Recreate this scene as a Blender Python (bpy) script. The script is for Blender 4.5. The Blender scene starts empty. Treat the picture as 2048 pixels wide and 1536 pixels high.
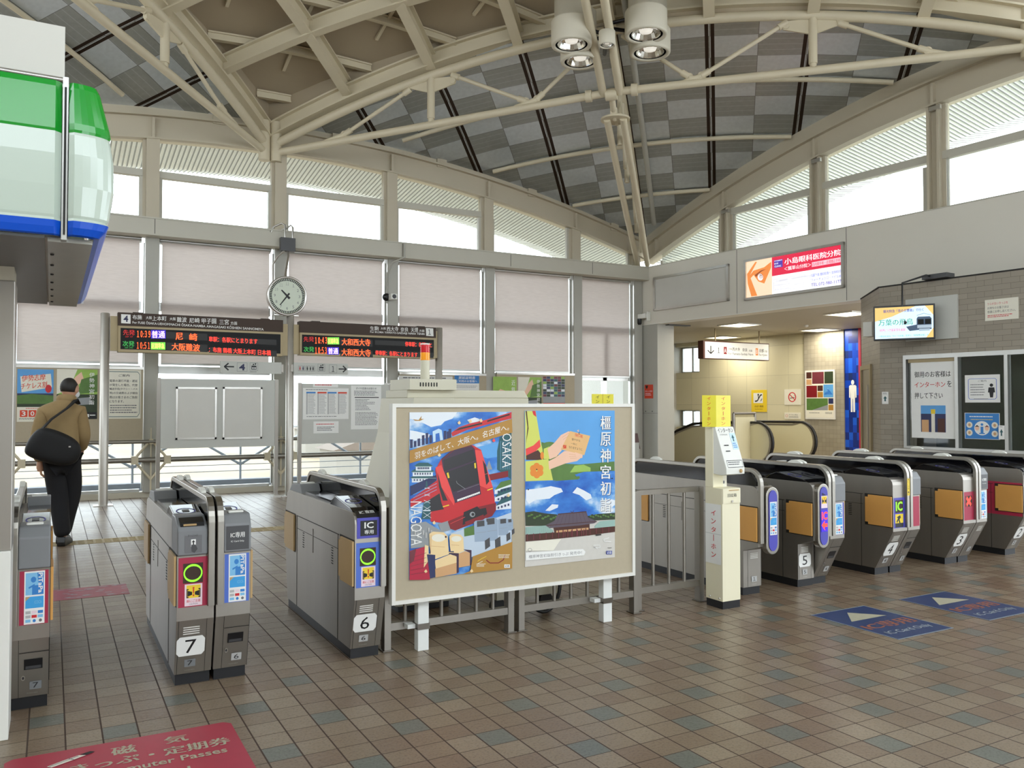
import bpy, math, random
import numpy as np
from mathutils import Vector, Matrix

S = bpy.context.scene
COL = S.collection
random.seed(11)

# ---------------------------------------------------------------- camera
FPX, YAW, EYE = 1661.0, math.radians(29.0), 1.5
PIT = math.atan(40 / FPX)
FWD = Vector((math.sin(YAW) * math.cos(PIT), math.cos(YAW) * math.cos(PIT), math.sin(PIT)))
RGT = Vector((math.cos(YAW), -math.sin(YAW), 0))
UPV = RGT.cross(FWD)
cd = bpy.data.cameras.new('camera')
cd.sensor_fit = 'HORIZONTAL'; cd.sensor_width = 36.0; cd.lens = 36.0 * FPX / 2048.0
cd.clip_end = 600
cam = bpy.data.objects.new('camera', cd); COL.objects.link(cam)
R3 = Matrix((RGT, UPV, -FWD)).transposed()
cam.matrix_world = Matrix.Translation((0, 0, EYE)) @ R3.to_4x4()
S.camera = cam

# ---------------------------------------------------------------- sky and exposure
w = bpy.data.worlds.new('overcast_sky'); S.world = w; w.use_nodes = True
bg = w.node_tree.nodes['Background']
bg.inputs[0].default_value = (0.86, 0.935, 1.0, 1); bg.inputs[1].default_value = 4.2
S.view_settings.view_transform = 'Standard'; S.view_settings.look = 'None'
S.view_settings.gamma = 1.0; S.view_settings.use_curve_mapping = False
S.view_settings.exposure = 0.14
S.cycles.max_bounces = 8; S.cycles.diffuse_bounces = 5; S.cycles.glossy_bounces = 4
S.cycles.transparent_max_bounces = 16; S.cycles.use_denoising = True
S.cycles.sample_clamp_indirect = 6.0

def area(name, loc, sx, sy, energy, col, rot=(0, 0, 0)):
    l = bpy.data.lights.new(name, 'AREA'); l.shape = 'RECTANGLE'; l.size = sx; l.size_y = sy
    l.energy = energy; l.color = col
    o = bpy.data.objects.new(name, l); o.location = loc; o.rotation_euler = rot; COL.objects.link(o)
    return o

# ---------------------------------------------------------------- points on real planes
def ray(px, py): return FWD + RGT * ((px - 1024) / FPX) + UPV * ((768 - py) / FPX)
def on_y(px, py, Y):
    r = ray(px, py); t = Y / r.y; return Vector((r.x * t, Y, EYE + r.z * t))
def on_x(px, py, X):
    r = ray(px, py); t = X / r.x; return Vector((X, r.y * t, EYE + r.z * t))
def on_z(px, py, Z=0.0):
    r = ray(px, py); t = (Z - EYE) / r.z; return Vector((r.x * t, r.y * t, Z))

# the right hand wall (header over the platform stairs) is turned a few degrees: x along it, y into it
WC, WD, WN = Vector((11.33, 14.3, 0)), Vector((.068, -.998, 0)), Vector((.998, .068, 0))
WB = Matrix(((WD.x, WN.x, 0, WC.x), (WD.y, WN.y, 0, WC.y), (0, 0, 1, 0), (0, 0, 0, 1)))
def wbp(t, off, z): return WC + WD * t + WN * off + Vector((0, 0, z))

# ---------------------------------------------------------------- materials
def lin(c):
    return tuple((x / 255 / 12.92) if x / 255 <= .04045 else ((x / 255 + .055) / 1.055) ** 2.4 for x in c[:3])
MATS = {}
def mat(name, col, rough=.5, metal=0.0, var=.07, scale=6.0, bump=0.0, stretch=None, emit=0.0, spec=.5, coat=0.0):
    if name in MATS: return name
    m = bpy.data.materials.new(name); m.use_nodes = True
    nt = m.node_tree; N = nt.nodes; L = nt.links
    b = N['Principled BSDF']
    tc = N.new('ShaderNodeTexCoord'); mp = N.new('ShaderNodeMapping'); nz = N.new('ShaderNodeTexNoise')
    L.new(tc.outputs['Object'], mp.inputs[0]); L.new(mp.outputs[0], nz.inputs['Vector'])
    if stretch: mp.inputs['Scale'].default_value = stretch
    nz.inputs['Scale'].default_value = scale; nz.inputs['Detail'].default_value = 4
    mx = N.new('ShaderNodeMix'); mx.data_type = 'RGBA'
    c = lin(col)
    mx.inputs['A'].default_value = (*[x * (1 - var) for x in c], 1)
    mx.inputs['B'].default_value = (*[min(1, x * (1 + var)) for x in c], 1)
    L.new(nz.outputs['Fac'], mx.inputs['Factor'])
    L.new(mx.outputs['Result'], b.inputs['Base Color'])
    b.inputs['Roughness'].default_value = rough; b.inputs['Metallic'].default_value = metal
    b.inputs['Specular IOR Level'].default_value = spec
    if coat: b.inputs['Coat Weight'].default_value = coat; b.inputs['Coat Roughness'].default_value = .08
    if emit:
        L.new(mx.outputs['Result'], b.inputs['Emission Color']); b.inputs['Emission Strength'].default_value = emit
    if bump:
        bp = N.new('ShaderNodeBump'); bp.inputs['Strength'].default_value = bump; bp.inputs['Distance'].default_value = .01
        L.new(nz.outputs['Fac'], bp.inputs['Height']); L.new(bp.outputs[0], b.inputs['Normal'])
    MATS[name] = m
    return name

def math_node(nt, op, a, b=None, c=None):
    n = nt.nodes.new('ShaderNodeMath'); n.operation = op
    for i, v in enumerate((a, b, c)):
        if v is None: continue
        if isinstance(v, (int, float)): n.inputs[i].default_value = v
        else: nt.links.new(v, n.inputs[i])
    return n.outputs[0]

mat('painted_steel', (208, 197, 170), .45, 0, .05, 3)
mat('beam_paint', (190, 180, 158), .5, 0, .05, 2)
mat('header_paint', (190, 186, 172), .5, 0, .04, 2)
mat('column_paint', (172, 170, 160), .45, 0, .05, 3)
mat('wall_panel', (220, 215, 202), .45, 0, .03, 1.2)
mat('soffit_paint', (190, 183, 165), .6, 0, .04, 2)
mat('cream_panel', (214, 206, 172), .45, 0, .04, 1.5)
mat('stainless', (158, 153, 145), .4, .85, .1, 9, 0.02, (1, 1, .12))
mat('bar_steel', (160, 156, 148), .34, .95, .06, 9)
mat('pole_steel', (196, 192, 184), .42, .85, .06, 6)
mat('cladding_steel', (186, 182, 176), .33, .8, .06, 3, 0, (1, 1, .3))
mat('stainless_dark', (120, 114, 106), .38, 1.0, .2, 7, 0.02, (1, 1, .2))
mat('bright_steel', (205, 202, 196), .28, .9, .08, 12)
mat('aluminium', (190, 190, 186), .35, .8, .06, 10)
mat('grey_plastic', (126, 128, 130), .45, 0, .05, 8)
mat('dark_grey', (70, 70, 72), .4, 0, .08, 8)
mat('black_plastic', (16, 16, 19), .3, 0, .1, 8)
mat('black_glass', (10, 10, 14), .08, 0, .1, 3, 0, None, 0, .7)
mat('white_plastic', (228, 228, 220), .35, 0, .03, 6)
mat('plinth_black', (18, 19, 23), .5, 0, .2, 12)
mat('board_beige', (178, 166, 142), .75, 0, .05, 30)
mat('board_grey', (196, 197, 190), .6, 0, .03, 5)
mat('frame_white', (226, 224, 216), .4, 0, .03, 5)
mat('leg_white', (224, 226, 222), .5, 0, .05, 12)
mat('machine_beige', (206, 201, 180), .5, 0, .04, 4)
mat('post_cream', (232, 225, 196), .45, 0, .03, 4)
mat('flap_orange', (216, 160, 84), .5, 0, .07, 7, .02)
mat('flap_tan', (190, 158, 108), .5, 0, .07, 7, .02)
mat('paper_white', (236, 236, 232), .6, 0, .03, 12)
mat('paper_ivory', (232, 228, 212), .6, 0, .03, 12)
mat('yellow_board', (226, 214, 52), .5, 0, .08, 7)
mat('ink_black', (22, 22, 24), .5, 0, .05, 8)
mat('ink_grey', (110, 110, 112), .5, 0, .05, 8)
mat('ink_lgrey', (180, 180, 178), .5, 0, .05, 8)
mat('ink_red', (205, 40, 48), .5, 0, .05, 8)
mat('ink_blue', (40, 60, 150), .5, 0, .05, 8)
mat('ink_navy', (28, 30, 74), .5, 0, .05, 8)
mat('brown_sign', (58, 40, 26), .6, 0, .06, 8)
mat('tan_frame', (156, 140, 106), .4, .3, .06, 8)
mat('led_black', (9, 9, 11), .7, 0, .1, 8)
mat('led_dim', (34, 34, 32), .5, 0, .1, 20)
mat('led_orange', (255, 92, 40), .5, 0, .03, 40, 0, None, 1.6)
mat('led_red', (255, 60, 44), .5, 0, .03, 40, 0, None, 1.2)
mat('led_dark_red', (190, 36, 36), .5, 0, .03, 40, 0, None, .5)
mat('led_green', (60, 170, 80), .5, 0, .03, 40, 0, None, .55)
mat('led_lime', (130, 255, 40), .5, 0, .04, 60, 0, None, 1.1)
mat('led_violet', (60, 34, 200), .5, 0, .03, 40, 0, None, .45)
mat('led_white', (250, 215, 255), .5, 0, .03, 40, 0, None, 1.2)
mat('led_sign_green', (110, 200, 70), .5, 0, .03, 40, 0, None, .8)
mat('led_yellow', (250, 250, 120), .5, 0, .03, 40, 0, None, 1.1)
mat('crimson', (168, 40, 70), .5, 0, .04, 8)
mat('gate_blue', (80, 112, 200), .5, 0, .04, 8)
mat('gate_violet', (76, 74, 176), .45, 0, .04, 8)
mat('sky_card', (60, 160, 222), .5, 0, .05, 8)
mat('sky_light', (128, 190, 228), .5, 0, .05, 8)
mat('sky_pale', (196, 222, 238), .5, 0, .05, 8)
mat('card_blue', (52, 128, 200), .5, 0, .05, 8)
mat('warn_yellow', (238, 206, 50), .5, 0, .04, 8)
mat('warn_red', (214, 64, 30), .5, 0, .04, 8)
mat('pink_pale', (236, 214, 222), .5, 0, .03, 8)
mat('gap_dark', (30, 28, 26), .7, 0, .1, 8)
mat('rubber', (20, 20, 22), .45, 0, .1, 9)

def pane_material():
    m = bpy.data.materials.new('window_glass'); m.use_nodes = True
    nt = m.node_tree; N = nt.nodes; L = nt.links; N.remove(N['Principled BSDF'])
    t = N.new('ShaderNodeBsdfTransparent'); t.inputs[0].default_value = (.96, .98, .97, 1)
    g = N.new('ShaderNodeBsdfGlossy'); g.inputs['Roughness'].default_value = .02
    f = N.new('ShaderNodeFresnel'); f.inputs[0].default_value = 1.35
    x = N.new('ShaderNodeMixShader'); L.new(f.outputs[0], x.inputs[0]); L.new(t.outputs[0], x.inputs[1]); L.new(g.outputs[0], x.inputs[2])
    L.new(x.outputs[0], N['Material Output'].inputs[0]); MATS['glass'] = m
pane_material()

def blind_material():
    m = bpy.data.materials.new('blind_fabric'); m.use_nodes = True
    nt = m.node_tree; N = nt.nodes; L = nt.links
    b = N['Principled BSDF']; out = N['Material Output']
    tc = N.new('ShaderNodeTexCoord'); mp = N.new('ShaderNodeMapping'); mp.inputs['Scale'].default_value = (2.2, 1, 26)
    nz = N.new('ShaderNodeTexNoise'); nz.inputs['Scale'].default_value = 3; nz.inputs['Detail'].default_value = 5
    L.new(tc.outputs['Object'], mp.inputs[0]); L.new(mp.outputs[0], nz.inputs['Vector'])
    mx = N.new('ShaderNodeMix'); mx.data_type = 'RGBA'
    mx.inputs['A'].default_value = (*lin((198, 186, 180)), 1); mx.inputs['B'].default_value = (*lin((220, 209, 203)), 1)
    L.new(nz.outputs['Fac'], mx.inputs['Factor']); L.new(mx.outputs['Result'], b.inputs['Base Color'])
    b.inputs['Roughness'].default_value = .9
    t = N.new('ShaderNodeBsdfTranslucent'); L.new(mx.outputs['Result'], t.inputs[0])
    x = N.new('ShaderNodeMixShader'); x.inputs[0].default_value = .34
    L.new(b.outputs[0], x.inputs[1]); L.new(t.outputs[0], x.inputs[2]); L.new(x.outputs[0], out.inputs[0])
    MATS['blind'] = m
blind_material()

def tile_material():
    m = bpy.data.materials.new('floor_tiles'); m.use_nodes = True
    nt = m.node_tree; N = nt.nodes; L = nt.links; b = N['Principled BSDF']
    tc = N.new('ShaderNodeTexCoord'); sp = N.new('ShaderNodeSeparateXYZ'); L.new(tc.outputs['Object'], sp.inputs[0])
    M = lambda *a: math_node(nt, *a)
    x = M('DIVIDE', M('SUBTRACT', sp.outputs[0], 1.402), .1478); y = M('DIVIDE', M('SUBTRACT', sp.outputs[1], 3.564), .15)
    i, j = M('FLOOR', x), M('FLOOR', y); fx, fy = M('FRACT', x), M('FRACT', y)
    dx = M('MINIMUM', fx, M('SUBTRACT', 1.0, fx)); dy = M('MINIMUM', fy, M('SUBTRACT', 1.0, fy))
    grout = M('MAXIMUM', M('LESS_THAN', dx, .024), M('LESS_THAN', dy, .015))
    even_i = M('LESS_THAN', M('FLOORED_MODULO', i, 2), .5); even_j = M('LESS_THAN', M('FLOORED_MODULO', j, 2), .5)
    half = M('LESS_THAN', M('FLOORED_MODULO', M('MULTIPLY', M('ADD', i, j), .5), 2), .5)
    front = M('LESS_THAN', sp.outputs[1], 4.75)
    blue = M('MULTIPLY', M('MULTIPLY', even_i, even_j), M('MULTIPLY', half, front))
    cb = N.new('ShaderNodeCombineXYZ'); L.new(i, cb.inputs[0]); L.new(j, cb.inputs[1])
    wn = N.new('ShaderNodeTexWhiteNoise'); L.new(cb.outputs[0], wn.inputs['Vector'])
    nz = N.new('ShaderNodeTexNoise'); nz.inputs['Scale'].default_value = 90; nz.inputs['Detail'].default_value = 3; L.new(tc.outputs['Object'], nz.inputs['Vector'])
    n2 = N.new('ShaderNodeTexNoise'); n2.inputs['Scale'].default_value = .9; L.new(tc.outputs['Object'], n2.inputs['Vector'])
    r = N.new('ShaderNodeValToRGB'); e = r.color_ramp.elements
    e[0].position = 0; e[0].color = (*lin((124, 103, 84)), 1); e[1].position = 1; e[1].color = (*lin((147, 131, 110)), 1)
    k = e.new(.5); k.color = (*lin((135, 117, 96)), 1); L.new(wn.outputs['Value'], r.inputs[0])
    def mixc(f, A, B, typ='MIX'):
        q = N.new('ShaderNodeMix'); q.data_type = 'RGBA'; q.blend_type = typ
        for s, v in (('Factor', f), ('A', A), ('B', B)):
            if isinstance(v, (tuple, float)): q.inputs[s].default_value = v
            else: L.new(v, q.inputs[s])
        return q.outputs['Result']
    c = mixc(blue, r.outputs[0], (*lin((108, 110, 101)), 1))
    sp2 = N.new('ShaderNodeValToRGB'); sp2.color_ramp.elements[0].position = .34; sp2.color_ramp.elements[0].color = (.6, .58, .56, 1)
    sp2.color_ramp.elements[1].position = .5; sp2.color_ramp.elements[1].color = (1, 1, 1, 1); L.new(nz.outputs['Fac'], sp2.inputs[0])
    c = mixc(.75, c, sp2.outputs[0], 'MULTIPLY')
    d2 = N.new('ShaderNodeValToRGB'); d2.color_ramp.elements[0].color = (.84, .83, .82, 1); d2.color_ramp.elements[1].color = (1, 1, 1, 1)
    L.new(n2.outputs['Fac'], d2.inputs[0]); c = mixc(1.0, c, d2.outputs[0], 'MULTIPLY')
    c = mixc(grout, c, (*lin((66, 50, 40)), 1)); L.new(c, b.inputs['Base Color'])
    n3 = N.new('ShaderNodeTexNoise'); n3.inputs['Scale'].default_value = 16; n3.inputs['Detail'].default_value = 4; L.new(tc.outputs['Object'], n3.inputs['Vector'])
    rr = M('ADD', M('MULTIPLY', n3.outputs['Fac'], .16), .24); rr = M('ADD', rr, M('MULTIPLY', grout, .4)); L.new(rr, b.inputs['Roughness'])
    b.inputs['Specular IOR Level'].default_value = .5
    bp = N.new('ShaderNodeBump'); bp.inputs['Strength'].default_value = .35; bp.inputs['Distance'].default_value = .004
    n4 = N.new('ShaderNodeTexNoise'); n4.inputs['Scale'].default_value = 45; n4.inputs['Detail'].default_value = 3; L.new(tc.outputs['Object'], n4.inputs['Vector'])
    h = M('SUBTRACT', n4.outputs['Fac'], M('MULTIPLY', grout, 1.5)); L.new(h, bp.inputs['Height']); L.new(bp.outputs[0], b.inputs['Normal'])
    MATS['floor_tiles'] = m
tile_material()

def uv_panel_material(name, light, dark, seam, cw, cq, seamw, metal, rough):
    """chequered sheet panels in metres of the UV map (x across, y up the slope) with dark open seams"""
    m = bpy.data.materials.new(name); m.use_nodes = True
    nt = m.node_tree; N = nt.nodes; L = nt.links; b = N['Principled BSDF']
    tc = N.new('ShaderNodeTexCoord'); sp = N.new('ShaderNodeSeparateXYZ'); L.new(tc.outputs['UV'], sp.inputs[0])
    M = lambda *a: math_node(nt, *a)
    x = M('DIVIDE', sp.outputs[0], cw); y = M('DIVIDE', sp.outputs[1], cq)
    chk = M('FLOORED_MODULO', M('ADD', M('FLOOR', x), M('FLOOR', y)), 2)
    fx, fy = M('FRACT', x), M('FRACT', y)
    fine = M('MAXIMUM', M('LESS_THAN', M('MINIMUM', fx, M('SUBTRACT', 1.0, fx)), .008), M('LESS_THAN', M('MINIMUM', fy, M('SUBTRACT', 1.0, fy)), .012))
    rows = M('MULTIPLY', M('LESS_THAN', M('FRACT', M('MULTIPLY', fy, 4.0)), .1), M('SUBTRACT', 1.0, chk))
    X2 = M('DIVIDE', sp.outputs[0], cw * 2); g = M('FRACT', M('ADD', X2, .5)); g = M('ABSOLUTE', M('SUBTRACT', g, .5))
    sm = M('MULTIPLY', M('LESS_THAN', g, seamw), M('GREATER_THAN', g, seamw * .22))
    nz = N.new('ShaderNodeTexNoise'); nz.inputs['Scale'].default_value = 14; nz.inputs['Detail'].default_value = 4; L.new(tc.outputs['UV'], nz.inputs['Vector'])
    def mixc(f, A, B, typ='MIX'):
        q = N.new('ShaderNodeMix'); q.data_type = 'RGBA'; q.blend_type = typ
        for s, v in (('Factor', f), ('A', A), ('B', B)):
            if isinstance(v, (tuple, float)): q.inputs[s].default_value = v
            else: L.new(v, q.inputs[s])
        return q.outputs['Result']
    c = mixc(chk, (*lin(dark), 1), (*lin(light), 1))
    c = mixc(M('MULTIPLY', rows, .35), c, (*lin(light), 1)); c = mixc(M('MULTIPLY', fine, .5), c, (*lin(seam), 1))
    c = mixc(M('MULTIPLY', nz.outputs['Fac'], .25), c, (.02, .02, .02, 1)); c = mixc(sm, c, (*lin(seam), 1))
    L.new(c, b.inputs['Base Color']); b.inputs['Metallic'].default_value = metal; b.inputs['Roughness'].default_value = rough
    MATS[name] = m
uv_panel_material('ceiling_panels', (226, 232, 236), (178, 180, 176), (52, 36, 26), .725, .483, .05, .65, .36)

def wall_tile_material(name, col, joint, tw, th, stag):
    m = bpy.data.materials.new(name); m.use_nodes = True
    nt = m.node_tree; N = nt.nodes; L = nt.links; b = N['Principled BSDF']
    tc = N.new('ShaderNodeTexCoord'); sp = N.new('ShaderNodeSeparateXYZ'); L.new(tc.outputs['UV'], sp.inputs[0])
    cb = N.new('ShaderNodeCombineXYZ'); L.new(sp.outputs[0], cb.inputs[0]); L.new(sp.outputs[1], cb.inputs[1])
    br = N.new('ShaderNodeTexBrick'); L.new(cb.outputs[0], br.inputs['Vector'])
    br.offset = stag; br.inputs['Scale'].default_value = 1; br.inputs['Brick Width'].default_value = tw; br.inputs['Row Height'].default_value = th
    br.inputs['Mortar Size'].default_value = .0022; br.inputs['Mortar Smooth'].default_value = .1
    c = lin(col); br.inputs['Color1'].default_value = (*[v * 1.06 for v in c], 1); br.inputs['Color2'].default_value = (*[v * .92 for v in c], 1)
    br.inputs['Mortar'].default_value = (*lin(joint), 1); L.new(br.outputs['Color'], b.inputs['Base Color']); b.inputs['Roughness'].default_value = .45
    MATS[name] = m
wall_tile_material('office_tiles', (150, 141, 126), (104, 96, 84), .225, .075, .5)
wall_tile_material('alcove_tiles', (156, 149, 132), (124, 117, 102), .1, .1, 0)
wall_tile_material('cream_panels', (212, 205, 174), (150, 143, 118), .66, .74, 0)

def mosaic_material():
    m = bpy.data.materials.new('blue_mosaic'); m.use_nodes = True
    nt = m.node_tree; N = nt.nodes; L = nt.links; b = N['Principled BSDF']
    tc = N.new('ShaderNodeTexCoord'); sp = N.new('ShaderNodeSeparateXYZ'); L.new(tc.outputs['UV'], sp.inputs[0])
    M = lambda *a: math_node(nt, *a)
    cb = N.new('ShaderNodeCombineXYZ'); L.new(M('FLOOR', M('DIVIDE', sp.outputs[0], .1)), cb.inputs[0]); L.new(M('FLOOR', M('DIVIDE', sp.outputs[1], .17)), cb.inputs[1])
    wn = N.new('ShaderNodeTexWhiteNoise'); L.new(cb.outputs[0], wn.inputs['Vector'])
    r = N.new('ShaderNodeValToRGB'); r.color_ramp.interpolation = 'CONSTANT'; e = r.color_ramp.elements
    e[0].color = (*lin((12, 44, 130)), 1); e[1].position = .35; e[1].color = (*lin((10, 66, 184)), 1)
    k = e.new(.6); k.color = (*lin((24, 92, 214)), 1); k = e.new(.85); k.color = (*lin((20, 40, 96)), 1)
    L.new(wn.outputs['Value'], r.inputs[0]); L.new(r.outputs[0], b.inputs['Base Color']); b.inputs['Roughness'].default_value = .3
    MATS['blue_mosaic'] = m
mosaic_material()

# ---------------------------------------------------------------- mesh building
class MB:
    def __init__(s, M=None): s.v = []; s.f = []; s.mi = []; s.sm = []; s.slots = []; s.M = M; s.uv = {}
    def slot(s, m):
        if m not in s.slots: s.slots.append(m)
        return s.slots.index(m)
    def face(s, pts, m, smooth=False, uv=None):
        i = len(s.v); s.v += [Vector(p) for p in pts]; s.f.append(tuple(range(i, i + len(pts)))); s.mi.append(s.slot(m)); s.sm.append(smooth)
        if uv: s.uv[len(s.f) - 1] = uv
    def mesh(s, vs, fs, m, smooth=False):
        i = len(s.v); s.v += [Vector(p) for p in vs]; k = s.slot(m)
        for f in fs: s.f.append(tuple(i + a for a in f)); s.mi.append(k); s.sm.append(smooth)
    def box(s, x0, x1, y0, y1, z0, z1, m):
        if x0 > x1: x0, x1 = x1, x0
        if y0 > y1: y0, y1 = y1, y0
        if z0 > z1: z0, z1 = z1, z0
        v = [(x, y, z) for z in (z0, z1) for y in (y0, y1) for x in (x0, x1)]
        s.mesh(v, [(0, 2, 3, 1), (4, 5, 7, 6), (0, 1, 5, 4), (2, 6, 7, 3), (0, 4, 6, 2), (1, 3, 7, 5)], m)
        return s
    def prism(s, prof, ax, a, b, m):
        """extrude the closed 2D outline PROF along axis AX ('x': (y,z), 'y': (x,z), 'z': (x,y)) from a to b"""
        def P(u, v, w): return {'x': (w, u, v), 'y': (u, w, v), 'z': (u, v, w)}[ax]
        area2 = sum(prof[i][0] * prof[(i + 1) % len(prof)][1] - prof[(i + 1) % len(prof)][0] * prof[i][1] for i in range(len(prof)))
        pr = list(prof) if (area2 > 0) != (ax == 'y') else list(prof)[::-1]
        if a > b: a, b = b, a
        n = len(pr); v = [P(u, w, a) for u, w in pr] + [P(u, w, b) for u, w in pr]
        s.mesh(v, [tuple(range(n))[::-1], tuple(range(n, 2 * n))] + [(i, (i + 1) % n, n + (i + 1) % n, n + i) for i in range(n)], m)
        return s
    def tube(s, pts, r, m, n=10, caps=True, sq=None):
        """a round bar along the points; sq=(w,h) gives a rectangular section instead"""
        pts = [Vector(p) for p in pts]; rings = []; prev = None
        for i, p in enumerate(pts):
            d = (pts[min(i + 1, len(pts) - 1)] - pts[max(i - 1, 0)]).normalized()
            ref = Vector((0, 0, 1)) if abs(d.z) < .95 else Vector((0, 1, 0))
            a = d.cross(ref).normalized() if prev is None else (prev - d * prev.dot(d)).normalized()
            prev = a; b = a.cross(d)
            rr = r[i] if isinstance(r, (list, tuple)) else r
            if sq: ring = [p + a * sx * sq[0] / 2 + b * sy * sq[1] / 2 for sx, sy in ((1, 1), (-1, 1), (-1, -1), (1, -1))]
            else: ring = [p + (a * math.cos(t) + b * math.sin(t)) * rr for t in (2 * math.pi * k / n for k in range(n))]
            rings.append(ring)
        k = len(rings[0]); vs = [q for ring in rings for q in ring]
        s.mesh(vs, [(i * k + j, i * k + (j + 1) % k, (i + 1) * k + (j + 1) % k, (i + 1) * k + j) for i in range(len(rings) - 1) for j in range(k)], m, not sq)
        if caps:
            s.mesh(rings[0], [tuple(range(k))[::-1]], m); s.mesh(rings[-1], [tuple(range(k))], m)
        return s
    def lathe(s, prof, c, m, n=24, axis=(0, 0, 1), smooth=True, caps=True):
        """spin (radius, height) pairs about an axis through c"""
        ax = Vector(axis).normalized(); a = ax.orthogonal().normalized(); b = ax.cross(a); c = Vector(c)
        vs = [c + ax * h + (a * math.cos(2 * math.pi * k / n) + b * math.sin(2 * math.pi * k / n)) * r for r, h in prof for k in range(n)]
        s.mesh(vs, [(i * n + j, i * n + (j + 1) % n, (i + 1) * n + (j + 1) % n, (i + 1) * n + j) for i in range(len(prof) - 1) for j in range(n)], m, smooth)
        if caps and prof[0][0] > 1e-4: s.mesh(vs[:n], [tuple(range(n))[::-1]], m)
        if caps and prof[-1][0] > 1e-4: s.mesh(vs[-n:], [tuple(range(n))], m)
        return s
    def build(s, name, parent=None, bevel=0.0, sub=0):
        me = bpy.data.meshes.new(name)
        vs = [(s.M @ p) if s.M is not None else p for p in s.v]
        me.from_pydata([tuple(p) for p in vs], [], s.f)
        for m in s.slots: me.materials.append(MATS[m])
        me.polygons.foreach_set('material_index', s.mi); me.polygons.foreach_set('use_smooth', s.sm)
        if s.uv:
            ul = me.uv_layers.new(name='UVMap')
            for fi, uvs in s.uv.items():
                for li, q in zip(me.polygons[fi].loop_indices, uvs): ul.data[li].uv = q
        me.update()
        o = bpy.data.objects.new(name, me); COL.objects.link(o)
        if bevel:
            b = o.modifiers.new('edge', 'BEVEL'); b.width = bevel; b.segments = 2; b.limit_method = 'ANGLE'; b.angle_limit = .6
        if parent is not None:
            o.parent = parent
            o.matrix_parent_inverse = Matrix.Translation(-Vector(parent.get('_base', (0, 0, 0))))
        return o

def tag(o, label, cat, group=None):
    o['label'] = label; o['category'] = cat
    if group: o['group'] = group
    return o
BASES = []
def thing(name, label, cat, loc, group=None):
    o = bpy.data.objects.new(name, None); COL.objects.link(o); o.empty_display_size = .1
    o.location = loc; o['_base'] = tuple(loc); BASES.append(o)
    return tag(o, label, cat, group)
def struct(o): o['kind'] = 'structure'; return o

TXT = bpy.data.curves.new('lettering', 'FONT'); TXT.resolution_u = 2
TOB = bpy.data.objects.new('lettering', TXT)
def glyphs(s, bold=0.0):
    TXT.body = s; TXT.size = 1.0; TXT.offset = bold
    me = TOB.to_mesh()
    v = [(p.co.x, p.co.y) for p in me.vertices]; f = [tuple(p.vertices) for p in me.polygons]
    TOB.to_mesh_clear()
    return v, f

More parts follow.
